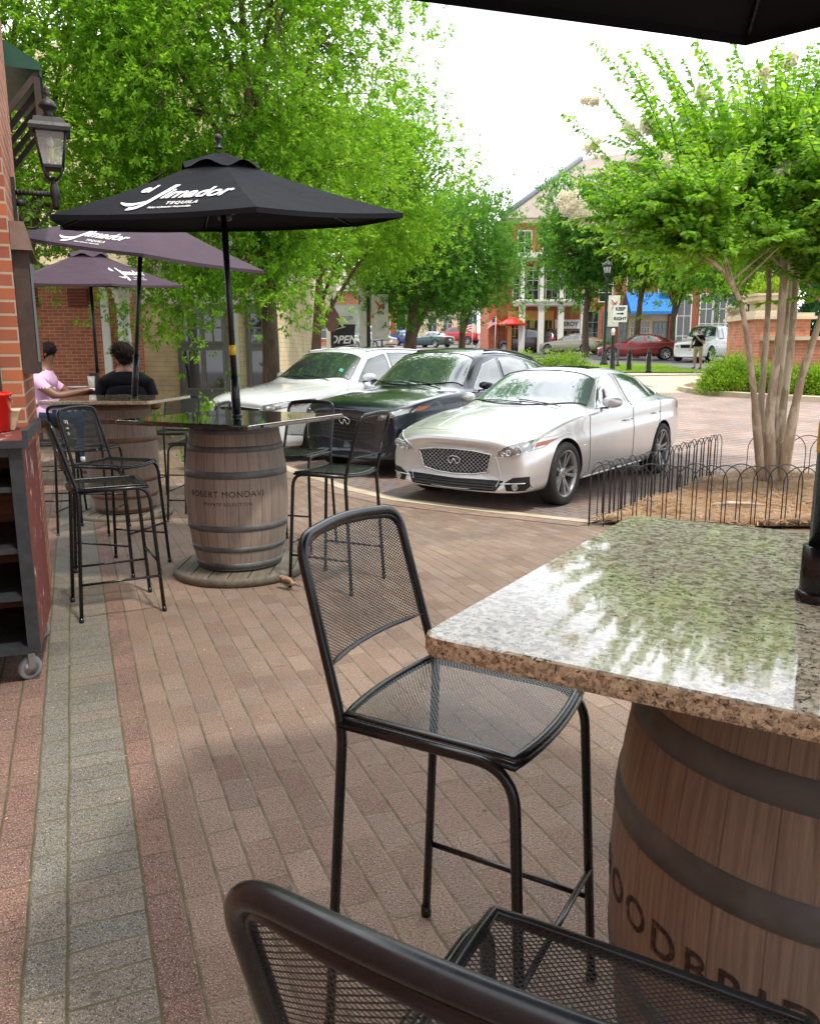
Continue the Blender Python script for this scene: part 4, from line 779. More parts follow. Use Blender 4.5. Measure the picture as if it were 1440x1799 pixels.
seated('person', 'woman in a pink short sleeved shirt and blue jeans seated sideways at the table', (-4.42, 9.80, G(9.8)+.03), (1, .12), MT['pink_shirt'],
       lambda t, c: hair_blob(t, c, [((0, -.02, .035), .102), ((0, -.045, -.015), .085), ((0, .025, .055), .084)], .09, 2, 700, .012), [((-.235, .10, 1.20), (-.27, .26, 1.08), (-.12, .50, 1.14)), ((.235, .10, 1.20), (.27, .26, 1.08), (.10, .52, 1.14))], 1.14)
seated('person', 'woman in a black shirt with pinned up dark hair seen from behind at the table', (-3.31, 9.55, G(9.55)+.02), (-.35, 1), MT['black_shirt'],
       lambda t, c: hair_blob(t, c, [((0, -.03, .03), .118), ((.05, -.07, -.01), .07), ((-.06, -.05, .05), .07), ((0, -.06, -.06), .07), ((.07, .0, -.03), .05)], .09, 5, 1500, .028), [((-.275, .05, 1.13), (-.33, .10, .96), (-.22, .40, 1.12)), ((.275, .05, 1.13), (.33, .10, .96), (.22, .40, 1.12))], 1.42)
def standing(label, loc, face):
    t = thing('person', label, 'person', loc, math.atan2(face[1], face[0])-PI/2)
    J = [((0, 0, .98), (.17, .13)), ((0, .02, 1.15), (.175, .15)), ((0, 0, 1.32), (.17, .12)), ((0, -.01, 1.44), (.15, .09)), ((0, 0, 1.52), (.055, .055)), ((0, .02, 1.60), (.07, .078)), ((0, .025, 1.68), (.075, .085)), ((0, .015, 1.745), (.055, .06))]
    E = [(i, i+1) for i in range(7)]
    for s in (-1, 1):
        n = len(J); J += [((s*.10, 0, .90), (.105, .10)), ((s*.12, .01, .52), (.07, .07)), ((s*.125, -.02, .36), (.058, .06)), ((s*.13, -.02, .10), (.036, .036)), ((s*.14, .0, .04), (.045, .035)), ((s*.16, .14, .03), (.042, .026))]
        E += [(0, n), (n, n+1), (n+1, n+2), (n+2, n+3), (n+3, n+4), (n+4, n+5)]
    n = len(J); J += [((-.19, 0, 1.40), (.065, .06)), ((-.26, .02, 1.20), (.05, .05)), ((-.28, .06, 1.10), (.045, .045)), ((-.14, .22, 1.28), (.036, .036)), ((-.06, .26, 1.40), (.027, .027))]; E += [(3, n), (n, n+1), (n+1, n+2), (n+2, n+3), (n+3, n+4)]; hand(J, E, Vector((-.06, .26, 1.40)), Vector((.05, .0, .08)), Vector((0, 1, 0)), Vector((1, 0, 0)), n+4)
    n = len(J); J += [((.19, 0, 1.40), (.065, .06)), ((.27, -.01, 1.20), (.05, .05)), ((.29, .03, 1.10), (.045, .045)), ((.27, .10, .98), (.036, .036)), ((.26, .14, .90), (.027, .027))]; E += [(3, n), (n, n+1), (n+1, n+2), (n+2, n+3), (n+3, n+4)]; hand(J, E, Vector((.26, .14, .90)), Vector((0, .05, -.08)), Vector((-1, 0, 0)), Vector((0, -1, 0)), n+4)
    def asg(c):
        if c.z > 1.475 and abs(c.x) < .12: return 0
        if c.z > .97:
            if (abs(c.x) > .19 and c.z < 1.22) or c.y > .17: return 0
            return 1
        if abs(c.x) > .215: return 0
        if c.z > .5: return 2
        if c.z > .09: return 0
        return 3
    skin_body('body', J, E, [MT['skin_light'], MT['black_shirt'], MT['khaki'], MT['rubber']], asg, t)
    hc = Vector((0, .022, 1.665)); head_extras(t, hc, Vector((0, 1, 0)), MT['skin_light'], .084)
    m = MB(); m.ball(hc+Vector((0, -.01, .022)), .083, 14); m.build('hair', simple('short_hair', (.10, .06, .04), .8), t)
    m = MB(); m.box((-.03, .27, 1.50), (.05, .05, .11)); m.build('cup', MT['white_print'], t); return t
p = gp(1224, 648)
STAND = standing('bearded man in a black shirt and khaki shorts standing beside the white off-roader', (p.x, p.y, p.z), (-.75, -.6)); STAND.scale = (1.12, 1.1, 1.0)
# things on the women's table
TT = 1.083
for (x, y, dh, n_) in ((-3.98, 10.35, .13, 'first'), (-3.62, 10.62, .13, 'second'), (-3.52, 10.70, .13, 'third')):
    t = thing('menu_holder', {'first': 'dark upright card holder behind the green drink', 'second': 'dark card holder left of the parasol foot on the far table', 'third': 'dark card holder right of the far parasol pole'}[n_], 'card holder', (x-.0, y, TT), R(10), 'card holders on the far table')
    MB().box((0, 0, .095), (.12, .02, .17)).build('card', MT['brown_wood'], t); MB().box((0, 0, .005), (.13, .07, .01)).build('foot', MT['black_plastic'], t)
t = thing('drink_glass', 'tall glass of green iced drink on the table edge between the women', 'glass', (-3.93, 10.12, TT)); m = MB(); m.lathe([(.03, 0), (.033, .01), (.04, .12)], 20); m.build('drink', simple('green_drink', (.30, .30, .08), .2), t); m = MB(); m.lathe([(.032, 0), (.035, .01), (.044, .15), (.042, .15), (.034, .012)], 20, close=False); m.build('tumbler', MT['lamp_glass'], t)
t = thing('plate', 'white oval plate by the hands of the woman in pink', 'plate', (-4.12, 10.2, TT)); m = MB(); m.lathe([(.08, 0), (.10, .004), (.15, .018), (.148, .022), (.10, .01)], 32); m.build('dish', MT['white_print'], t)
t = thing('plate', 'white plate with a folded napkin in front of the woman in black', 'plate', (-3.72, 10.22, TT)); m = MB(); m.lathe([(.08, 0), (.10, .004), (.14, .018), (.138, .022), (.10, .01)], 32); m.build('dish', MT['white_print'], t); MB().box((0, 0, .03), (.12, .09, .02), R(30)).build('napkin', MT['white_print'], t)
t = thing('serving_basket', 'small blue grey basket lined with white paper on the far table', 'basket', (-3.60, 10.45, TT)); m = MB(); m.lathe([(.06, 0), (.085, .05), (.088, .055), (.08, .05), (.055, .006)], 20); m.build('bowl', simple('basket_blue', (.08, .11, .16), .6), t); m = MB(); m.lathe([(.05, .04), (.09, .075), (.07, .07)], 9, close=False); m.build('paper_liner', MT['white_print'], t)
# ------------------------------------------------------------------ cars
def subsurf_mesh(V, Fc, lv):
    me = bpy.data.meshes.new('x'); me.from_pydata(V, [], Fc); o = bpy.data.objects.new('x', me); col.objects.link(o)
    s = o.modifiers.new('s', 'SUBSURF'); s.levels = lv; s.render_levels = lv
    dg = bpy.context.evaluated_depsgraph_get(); nm = bpy.data.meshes.new_from_object(o.evaluated_get(dg)); bpy.data.objects.remove(o); bpy.data.meshes.remove(me); return nm
class Car:
    """x: 0 at the nose to L at the tail, +y: the car's right side, z up"""
    def __init__(s, name, label, cat, st, L_, W, wheels, rw, paint, lv=2, group=None):
        s.t = thing(name, label, cat, (0, 0, 0), 0, group); s.W = W; s.L = L_; s.paint = paint; s.rw = rw
        V = []; Fc = []; n = None
        for (x, w, zb, zs, zt, yt, zc, bow) in st:
            yt = yt*W; w = w*W; h = zs-zb
            half = [(0, zb), (.70*w, zb), (.93*w, zb+.025), (.985*w, zb+.13*min(1, h/.5)), (w, zb+.42*h), (1.0*w, zb+.68*h), (.978*w, zb+.74*h), (.962*w, zs-.03), (.945*w, zs-.002), (.905*w, zs+.014), (yt+(.90*w-yt)*.42 if zt-zs > .1 else yt+(.90*w-yt)*.5, zs+(zt-zs)*(.62 if zt-zs > .1 else .6)), (yt, zt), (.62*yt, zt+(zc-zt)*.75), (0, zc)]
            ring = [(y, z) for y, z in half] + [(-y, z) for y, z in half[-2:0:-1]]; n = len(ring)
            for y, z in ring: V.append((x+bow*(y/W)**2*(1 if True else 0), y, z))
        for i in range(len(st)-1):
            for k in range(n): Fc.append((i*n+k, (i+1)*n+k, (i+1)*n+(k+1) % n, i*n+(k+1) % n))
        Fc.append(tuple(range(n))); Fc.append(tuple((len(st)-1)*n+k for k in range(n-1, -1, -1)))
        me = subsurf_mesh(V, Fc, lv); s.bvh = BVHTree.FromPolygons([v.co[:] for v in me.vertices], [p.vertices[:] for p in me.polygons])
        # wheel arches
        bo = bpy.data.objects.new('body', me); col.objects.link(bo); me.materials.append(paint); me.materials.append(MT['shadow_black'])
        cm = MB()
        for wx in wheels:
            for sd in (-1, 1):
                pr = [Vector((wx+math.cos(2*PI*k/36)*(rw+.045), sd*(W-.27), rw+math.sin(2*PI*k/36)*(rw+.045))) for k in range(36)]
                pr2 = [p+Vector((0, sd*.45, 0)) for p in pr]; cm.rings([pr, pr2] if sd > 0 else [pr2, pr], True, True, 0)
        ce = cm.mesh('cut'); co = bpy.data.objects.new('cut', ce); col.objects.link(co); ce.materials.append(MT['shadow_black'])
        bmx = bmesh.new(); bmx.from_mesh(ce); bmesh.ops.recalc_face_normals(bmx, faces=bmx.faces[:]); bmx.to_mesh(ce); bmx.free()
        bmx = bmesh.new(); bmx.from_mesh(me); bmesh.ops.recalc_face_normals(bmx, faces=bmx.faces[:]); bmx.to_mesh(me); bmx.free()
        md = bo.modifiers.new('b', 'BOOLEAN'); md.object = co; md.operation = 'DIFFERENCE'; md.solver = 'EXACT'; md.material_mode = 'TRANSFER'
        dg = bpy.context.evaluated_depsgraph_get(); nm = bpy.data.meshes.new_from_object(bo.evaluated_get(dg)); bo.modifiers.clear()
        bpy.data.objects.remove(co); bo.data = nm
        for p in nm.polygons: p.use_smooth = True
        bo.parent = s.t; s.body = bo; s.wx = wheels
        try:
            nm.set_sharp_from_angle(angle=R(50))
        except Exception: pass
    def hit(s, o, d):
        loc, nr, i, dist = s.bvh.ray_cast(Vector(o), Vector(d).normalized()); return (loc, nr)
    def proj(s, p, view, off):
        """view: 'l' left side, 'r' right side, 'f' front, 'b' rear, 't' top; p are the two free coordinates"""
        if view == 'l': o, d = (p[0], -3, p[1]), (0, 1, 0)
        elif view == 'r': o, d = (p[0], 3, p[1]), (0, -1, 0)
        elif view == 'f': o, d = (-3, p[0], p[1]), (1, 0, 0)
        elif view == 'b': o, d = (s.L+3, p[0], p[1]), (-1, 0, 0)
        else: o, d = (p[0], p[1], 4), (0, 0, -1)
        loc, nr = s.hit(o, d)
        if loc is None: return None
        return loc - Vector(d)*off
    def patch(s, name, A, B, view, mat, off=.004, n=16, m_=8, parent=None, trim=None, trim_r=.008):
        """A, B: two polylines (same count) of (a, b) coordinates; the sheet between them laid on the body"""
        def at(P, u):
            q = u*(len(P)-1); i = min(int(q), len(P)-2); f = q-i; return (P[i][0]*(1-f)+P[i+1][0]*f, P[i][1]*(1-f)+P[i+1][1]*f)
        G_ = []
        for j in range(m_+1):
            row = []
            for i in range(n+1):
                a = at(A, i/n); b = at(B, i/n); w = j/m_; row.append(s.proj((a[0]*(1-w)+b[0]*w, a[1]*(1-w)+b[1]*w), view, off))
            last = None
            G_.append(row)
        flat = [p for r_ in G_ for p in r_]; ok = [p for p in flat if p is not None]
        if not ok: return None
        for j in range(m_+1):
            for i in range(n+1):
                if G_[j][i] is None: G_[j][i] = min(((abs(i2-i)+abs(j2-j), G_[j2][i2]) for j2 in range(m_+1) for i2 in range(n+1) if G_[j2][i2] is not None), key=lambda q: q[0])[1]
        mb = MB(); vs = [p for r_ in G_ for p in r_]; fs = [(j*(n+1)+i, j*(n+1)+i+1, (j+1)*(n+1)+i+1, (j+1)*(n+1)+i) for j in range(m_) for i in range(n)]
        mb.add(vs, fs, True); o = mb.build(name, mat, parent or s.t)
        if trim:
            edge = G_[0][:] + [G_[j][n] for j in range(1, m_+1)] + G_[m_][-2::-1] + [G_[j][0] for j in range(m_-1, 0, -1)]
            MB().tube(edge, trim_r, 6, closed=True, flat=.6).build('trim', trim, o)
        return o
    def line(s, name, pts, view, mat, r_=.003, off=.0, n=14, parent=None, flat=1.0):
        out = []
        for a, b in zip(pts, pts[1:]):
            for k in range(n): out.append(s.proj((a[0]+(b[0]-a[0])*k/n, a[1]+(b[1]-a[1])*k/n), view, off))
        out.append(s.proj(pts[-1], view, off)); out = [p for p in out if p is not None]
        if len(out) < 2: return None
        return MB().tube(out, r_, 6, flat=flat).build(name, mat, parent or s.t)
    def place(s, x, y, d, z=None):
        d = Vector(d).normalized(); s.t.location = (x, y, G(y) if z is None else z); s.t.rotation_euler = (0, 0, math.atan2(d.y, d.x))
        return s.t
_wheel_cache = {}
def wheel(c, x, side, r_, spokes, rimmat, detail=True, steer=0):
    w = bpy.data.objects.new('wheel', None); col.objects.link(w); w.parent = c.t; w.location = (x, side*(c.W-.115), r_); w.rotation_euler = (R(90) if side < 0 else R(-90), 0, 0)
    key = (r_, spokes, rimmat.name)
    if key not in _wheel_cache:
        T = MB(); rr = r_*.735
        T.lathe([(rr, -.105), (rr+.02, -.115), (r_-.02, -.112), (r_-.004, -.095), (r_, -.07), (r_, .07), (r_-.004, .095), (r_-.02, .112), (rr+.02, .115), (rr, .105)], 48, close=False)
        for z in (-.045, -.015, .015, .045): T.lathe([(r_+.0004, z-.004), (r_+.0006, z), (r_+.0004, z+.004)], 48, close=False, mi=0)
        rm = MB(); rm.lathe([(rr-.015, -.10), (rr-.02, .06), (rr-.012, .098), (rr+.004, .108), (rr+.006, .100)], 48, close=False)
        rm.lathe([(.0001, .068), (.045, .072), (.062, .066), (.066, .03)], 20, close=False)
        for k in range(spokes):
            for dd in ((-.5, .5) if spokes <= 6 else (0,)):
                a0 = 2*PI*k/spokes; a1 = a0+dd*.42; w0, w1 = (.014, .019) if spokes <= 6 else (.02, .03)
                p0 = Vector((math.cos(a0+dd*.3)*.045, math.sin(a0+dd*.3)*.045, .06)); p1 = Vector((math.cos(a1)*(rr-.006), math.sin(a1)*(rr-.006), .088)); sd = (p1-p0).cross(Vector((0, 0, 1))).normalized()
                vs = [p0-sd*w0, p0+sd*w0, p1+sd*w1, p1-sd*w1]; vs += [v-Vector((0, 0, .04)) for v in vs]
                rm.add(vs, [(3, 2, 1, 0), (0, 1, 5, 4), (2, 3, 7, 6), (1, 2, 6, 5), (3, 0, 4, 7)])
        for k in range(5): rm.lathe([(.008, .066), (.008, .078)], 6, (math.cos(2*PI*k/5)*.045, math.sin(2*PI*k/5)*.045, 0), mi=0)
        dk = MB(); dk.lathe([(rr-.03, -.06), (rr-.03, .0)], 32); dk.lathe([(.14, .005), (.14, .02)], 32, mi=0)
        _wheel_cache[key] = (T.mesh('tyre'), rm.mesh('rim'), dk.mesh('brake'))
        for me, mt_ in zip(_wheel_cache[key], (MT['rubber'], rimmat, MT['shadow_black'])): me.materials.append(mt_)
    for nm, me in zip(('tyre', 'rim', 'brake'), _wheel_cache[key]): link(nm, me, None, w)
    return w
def paint(name, c, metal=.0, rough=.25, coat=1.0):
    t = NT(name); n = t.noise(900, 2); t.P(Base_Color=t.mix(t.math('MULTIPLY', n, .25), c, tuple(min(1, k*1.25+.01) for k in c)), Metallic=metal, Roughness=rough, Coat_Weight=coat, Coat_Roughness=.03); return t.m
MT['car_silver'] = paint('car_silver', (.70, .70, .695), .62, .34); MT['car_black'] = paint('car_black', (.006, .010, .022), .2, .2); MT['car_white'] = paint('car_white', (.78, .82, .85), 0, .25)
MT['car_glass'] = NT('car_glass').P(Base_Color=(.035, .055, .052), Roughness=.02, Specular_IOR_Level=1.0, Coat_Weight=1, Coat_Roughness=.0, Coat_IOR=1.9).m
MT['car_glass_light'] = NT('car_glass_light').P(Base_Color=(.13, .19, .19), Roughness=.03, Specular_IOR_Level=.8, Coat_Weight=1, Coat_Roughness=.0, Coat_IOR=1.55).m
MT['lens'] = NT('lens').P(Base_Color=(.45, .47, .48), Roughness=.08, Metallic=.5, Coat_Weight=1, Coat_Roughness=.01).m
MT['lens_red'] = NT('lens_red').P(Base_Color=(.5, .02, .015), Roughness=.12, Coat_Weight=1).m; MT['lens_orange'] = NT('lens_orange').P(Base_Color=(.75, .18, .05), Roughness=.12, Coat_Weight=1).m
MT['rim_dark'] = simple('rim_dark', (.36, .36, .37), .3, .7, .1, 20); MT['rim_silver'] = simple('rim_silver', (.55, .55, .56), .25, .8, .08, 20)
MT['seam'] = simple('seam', (.02, .02, .02), .8)
def emblem(c, yc, zc, w, parent, view='f', off=.016):
    m = MB(); P = []
    for k in range(-42, 43):
        a = PI/2+k/42*R(158); P.append((yc+math.cos(a)*w, zc+math.sin(a)*w*.55))
    inner = [(yc+math.cos(R(-68))*w, zc+math.sin(R(-68))*w*.55), (yc+w*.10, zc+w*.16), (yc, zc+w*.24), (yc-w*.10, zc+w*.16), (yc-math.cos(R(-68))*w, zc+math.sin(R(-68))*w*.55)]
    q = [c.proj(p, view, off) for p in P]; m.tube([p for p in q if p], w*.085, 8); q = [c.proj((a, b), view, off) for a, b in ((yc+w*.38, zc-w*.50), (yc+w*.07, zc+w*.20))]; m.tube(q, w*.085, 8)
    q = [c.proj((a, b), view, off) for a, b in ((yc-w*.38, zc-w*.50), (yc-w*.07, zc+w*.20))]; m.tube(q, w*.085, 8); m.build('emblem', MT['chrome'], parent)
def greenhouse(c, ws, rear, sides, gl, glside=None, trim=None):
    """ws: (x_base, x_top, half_base, half_top)"""
    xb, xt, hb, ht, bw = ws
    A = [(xb+bw*(y/hb)**2, y) for y in [hb*(k/6-1) for k in range(13)]]; B = [(xt+.04*(y/ht)**2, y) for y in [ht*(k/6-1) for k in range(13)]]
    w = c.patch('windshield', A, B, 't', gl, .006, 24, 12, None, MT['black_plastic'], .009)
    c.line('wiper', [(xb+.04, -hb*.75), (xb+.10, hb*.0)], 't', MT['black_plastic'], .007, .018, parent=w); c.line('wiper', [(xb+.03, -hb*.1), (xb+.12, hb*.68)], 't', MT['black_plastic'], .007, .018, parent=w)
    if rear:
        xb, xt, hb, ht = rear; c.patch('rear_window', [(xb, -hb), (xb, hb)], [(xt, -ht), (xt, ht)], 't', gl, .006, 16, 8, None, MT['black_plastic'], .008)
    for sv in ('l', 'r'):
        for bot, top in sides: c.patch('side_window', bot, top, sv, glside or gl, .005, 14, 6, None, trim or MT['black_plastic'], .007)
def mirror(c, x, z, mat, sz=1.0):
    for s in (-1, 1):
        p = c.proj((x, z-.03), 'l' if s < 0 else 'r', 0)
        m = MB(); rg = []
        for k in range(9):
            u = k/8; w_ = math.sin(PI*(.12+.80*u))**.6; y = p.y+s*(.05+.21*u)
            rg.append([Vector((x+.03*u+math.cos(2*PI*a/14)*.05*w_*sz*(1 if math.cos(2*PI*a/14) < 0 else .75), y, z+.03+math.copysign(abs(math.sin(2*PI*a/14))**.7, math.sin(2*PI*a/14))*.052*w_*sz)) for a in range(14)])
        m.rings(rg if s < 0 else rg[::-1]); h = m.build('mirror', mat, c.t)
        a = MB(); a.tube([(x+.03, p.y-.0*s, z-.04), (x+.03, p.y+s*.10, z-.035)], .018, 8, flat=.6); a.build('mirror_arm', MT['black_plastic'], h)
def handles(c, pts, mat):
    for sv, s in (('l', -1), ('r', 1)):
        for x, z in pts:
            p = c.proj((x, z), sv, 0); m = MB(); m.tube([(x-.09, p.y+s*.004, z-.004), (x-.075, p.y+s*.03, z), (x+.07, p.y+s*.03, z+.006), (x+.09, p.y+s*.004, z+.004)], .013, 8, flat=.8); m.build('door_handle', mat, c.t)
def plate(c, z, txt=None): pass
# ---- silver saloon
st = [(.10, .50, .30, .54, .62, .42, .64, .04), (.015, .74, .235, .58, .66, .54, .68, .10), (.0, .87, .20, .63, .71, .58, .735, .15), (.04, .935, .185, .68, .755, .60, .785, .16), (.18, .965, .175, .745, .80, .62, .835, .13), (.50, .985, .17, .815, .865, .64, .91, .06), (.95, .995, .17, .885, .925, .66, .965, .02), (1.22, 1.0, .17, .915, .955, .68, .995, .02),
      (1.42, 1.0, .17, .93, .97, .70, 1.015, .06), (1.94, 1.0, .17, .945, 1.295, .665, 1.385, .07), (2.30, 1.0, .17, .95, 1.365, .65, 1.435, .02), (2.85, 1.0, .17, .965, 1.375, .64, 1.445, 0), (3.40, 1.0, .18, .98, 1.325, .615, 1.405, 0), (3.85, .99, .19, .985, 1.17, .60, 1.25, -.02), (4.22, .97, .21, .98, 1.02, .62, 1.065, -.03), (4.52, .93, .25, .965, 1.00, .58, 1.035, -.08), (4.72, .86, .30, .93, .975, .55, 1.0, -.12), (4.80, .78, .34, .85, .92, .5, .94, -.12), (4.76, .5, .40, .72, .8, .4, .82, -.08)]
c = Car('parked_car', 'silver saloon with a diamond mesh grille parked beside the low wire fence', 'car', st, 4.79, .925, (.86, 3.71), .335, MT['car_silver'], 3)
greenhouse(c, (1.33, 2.06, .76, .63, .30), (4.14, 3.52, .64, .56), [([(1.74, .975), (2.10, .985), (2.60, 1.0)], [(1.78, 1.00), (2.14, 1.27), (2.58, 1.345)]), ([(2.68, 1.0), (3.10, 1.01), (3.50, 1.03)], [(2.66, 1.345), (3.05, 1.335), (3.42, 1.27)]), ([(3.54, 1.035), (3.72, 1.045), (3.86, 1.07)], [(3.47, 1.25), (3.66, 1.19), (3.88, 1.10)])], MT['car_glass_light'], MT['car_glass'], MT['chrome'])
gz = .075
g = c.patch('grille', [(-.40, .40), (-.22, .365), (0, .355), (.22, .365), (.40, .40)], [(-.45, .585), (-.25, .61), (0, .618), (.25, .61), (.45, .585)], 'f', MT['shadow_black'], .004, 24, 8, None, MT['chrome'], .017)
gm = MB()
for k in range(-11, 12):
    for s in (-1, 1):
        pts = []
        for j in range(11):
            z = .372+.232*j/10; y = k*.052+s*(z-.49)*1.25
            if abs(y) < .395+.05*j/10 and z > .358+.10*(abs(y)/.40)**2*.4:
                p = c.proj((y, z), 'f', .010)
                if p: pts.append(p)
        if len(pts) > 1: gm.tube(pts, .003, 5)
gm.build('mesh_bars', MT['rim_silver'], g); emblem(c, 0, .50, .075, g, off=.026)
g = c.patch('lower_intake', [(-.52, .215), (0, .20), (.52, .215)], [(-.60, .33), (0, .312), (.60, .33)], 'f', MT['shadow_black'], .004, 20, 4)
for z in (.225, .25, .275): c.line('intake_slat', [(-.50, z+.01), (0, z), (.50, z+.01)], 'f', MT['black_plastic'], .006, .008, parent=g)
for s in (-1, 1):
    h = c.patch('headlight', [(s*.53, .565), (s*.62, .568), (s*.76, .598), (s*.875, .66)], [(s*.535, .615), (s*.62, .672), (s*.76, .728), (s*.895, .762)], 'f', simple('lamp_housing', (.36, .365, .37), .1, .7, .4, 12, coat=1) if 'lamp_housing' not in bpy.data.materials else bpy.data.materials['lamp_housing'], .006, 18, 6, None, MT['chrome'], .005)
    for y_, z_, q in ((.60, .598, .020), (.655, .615, .030), (.745, .640, .042)):
        p = c.proj((s*y_, z_), 'f', .012)
        if p: mm = MB(); mm.lathe([(q, -.004), (q*1.08, .004), (q*.85, .008), (q*.8, .003)], 20, p, Matrix.Rotation(R(-90), 4, 'Y')); mm.build('projector', MT['chrome'], h); mm = MB(); mm.ball(p-Vector((.0, 0, 0)), q*.72, 12, (.25, 1, 1)); mm.build('projector_lens', MT['lens'], h)
    c.patch('turn_signal', [(s*.852, .668), (s*.878, .680)], [(s*.852, .71), (s*.888, .73)], 'f', simple('amber', (.33, .10, .05), .15) if 'amber' not in bpy.data.materials else bpy.data.materials['amber'], .010, 6, 4, h)
    f = c.patch('fog_recess', [(s*.64, .228), (s*.73, .228), (s*.84, .24)], [(s*.61, .31), (s*.71, .37), (s*.85, .385)], 'f', MT['shadow_black'], .005, 10, 6)
    p = c.proj((s*.73, .278), 'f', .012)
    mm = MB(); mm.lathe([(.028, -.004), (.036, .004), (.033, .01), (.026, .004)], 20, p, Matrix.Rotation(R(-90), 4, 'Y'), close=False); mm.build('fog_ring', MT['chrome'], f); mm = MB(); mm.lathe([(.026, 0), (.02, .006)], 16, p, Matrix.Rotation(R(-90), 4, 'Y')); mm.build('fog_lamp', MT['lens'], f)
    c.line('fog_blade', [(s*.56, .295), (s*.69, .308), (s*.82, .318)], 'f', MT['chrome'], .007, .012, parent=f); c.line('bumper_crease', [(s*.52, .26), (s*.56, .36), (s*.50, .56)], 'f', MT['car_silver'], .012, -.006)
sides_lines = [[(1.42, .30), (1.40, .62), (1.46, .92)], [(2.66, .23), (2.66, .62), (2.70, .985)], [(3.30, .30), (3.42, .55), (3.60, .75), (3.66, 1.0)], [(1.42, .235), (2.0, .22), (3.2, .225)]]
for sv in ('l', 'r'):
    for pl in sides_lines: c.line('door_seam', pl, sv, MT['seam'], .005, -.001)
    c.line('sill_trim', [(1.35, .235), (3.15, .235)], sv, MT['car_silver'], .014, -.004)
for y in (-1, 1): c.line('hood_seam', [(.20, y*.54), (.55, y*.64), (.95, y*.71), (1.36, y*.76)], 't', MT['seam'], .003, -.001)
for y in (-.30, .30): c.line('hood_crease', [(.22, y), (.7, y*1.15), (1.28, y*1.45)], 't', MT['car_silver'], .010, -.0065)
c.line('hood_seam', [(.20, -.54), (.13, -.25), (.12, 0), (.13, .25), (.20, .54)], 't', MT['seam'], .003, -.001)
c.line('fender_badge', [(1.22, .60), (1.30, .605)], 'l', MT['chrome'], .006, .003); c.line('roof_seam', [(2.25, -.50), (3.3, -.48)], 't', MT['seam'], .004, 0); c.line('roof_seam', [(2.25, .50), (3.3, .48)], 't', MT['seam'], .004, 0)
c.patch('sunroof', [(2.36, -.42), (2.34, 0), (2.36, .42)], [(2.78, -.42), (2.76, 0), (2.78, .42)], 't', MT['car_glass'], .003, 8, 6)
mirror(c, 1.84, 1.01, MT['car_silver'], 1.25); handles(c, [(2.48, .80), (3.42, .83)], MT['chrome'])
for s in (-1, 1): c.patch('tail_light', [(4.42, .84), (4.70, .80)], [(4.46, .90), (4.70, .945)], 'l' if s < 0 else 'r', MT['lens_red'], .006, 8, 4)
for x in (.86, 3.71):
    for s in (-1, 1): wheel(c, x, s, .335, 5, MT['rim_dark'])
# cabin: seats seen through is left to the glass; dashboard line
O = Vector((1.57, 8.55))-Vector((.6, .8))*.86-Vector((.8, -.6))*.80
c.place(O.x, O.y, (.6, .8), -.1)
SILVER = c
def suv_stations(L_, H_, W, hood, belt, slope=0, tail=0):
    f = H_
    return [(.12, .52, .34, hood-.32, hood-.26, .42, hood-.24, .06), (.03, .74, .27, hood-.22, hood-.16, .55, hood-.14, .16), (.03, .83, .24, hood-.15, hood-.10, .58, hood-.07, .20), (.10, .90, .22, hood-.08, hood-.035, .60, hood-.0, .20), (.30, .955, .21, hood-.03, hood+.02, .62, hood+.055, .14), (.70, .985, .20, hood+.03, hood+.07, .64, hood+.11, .06), (1.15, 1.0, .20, hood+.075, hood+.11, .66, hood+.15, .02),
            (1.42, 1.0, .20, belt, belt+.035, .70, belt+.08, .06), (1.98-slope, 1.0, .20, belt+.015, f-.17, .71, f-.085, .06), (2.35, 1.0, .20, belt+.02, f-.085, .71, f-.015, .02), (2.95, 1.0, .20, belt+.03, f-.075, .71, f, 0), (3.65, 1.0, .21, belt+.045, f-.10-tail, .69, f-.02-tail, 0), (L_-.55, .98, .24, belt+.06, f-.15-tail*2.2, .62, f-.07-tail*2.2, -.03), (L_-.22, .95, .27, belt+.05, f-.40-tail*1.5, .60, f-.34-tail*1.5, -.08), (L_-.04, .90, .32, belt-.02, belt+.08, .60, belt+.11, -.12), (L_, .86, .36, belt-.15, belt-.07, .55, belt-.05, -.12), (L_-.05, .6, .42, belt-.3, belt-.22, .45, belt-.2, -.05)]
# ---- black crossover
st = suv_stations(4.86, 1.69, .96, .975, 1.06, .05, .06)
c = Car('parked_car', 'black crossover with an oval emblem parked between the silver saloon and the white SUV', 'car', st, 4.86, .96, (.86, 3.74), .37, MT['car_black'], 3)
greenhouse(c, (1.34, 2.05, .80, .67, .30), (4.42, 3.98, .60, .55), [([(1.80, 1.085), (2.2, 1.10), (2.62, 1.12)], [(1.84, 1.12), (2.22, 1.43), (2.60, 1.52)]), ([(2.70, 1.12), (3.1, 1.13), (3.5, 1.15)], [(2.68, 1.525), (3.05, 1.53), (3.40, 1.48)]), ([(3.56, 1.16), (3.8, 1.18), (3.98, 1.22)], [(3.48, 1.46), (3.7, 1.41), (4.0, 1.27)])], MT['car_glass'], None, MT['chrome'])
g = c.patch('grille', [(-.42, .50), (0, .46), (.42, .50)], [(-.48, .72), (0, .76), (.48, .72)], 'f', MT['shadow_black'], .004, 20, 8, None, MT['car_black'], .016)
for z in (.54, .59, .64, .69): c.line('grille_bar', [(-.42, z), (0, z-.02), (.42, z)], 'f', MT['black_plastic'], .007, .01, parent=g)
emblem(c, 0, .73, .09, g, off=.03)
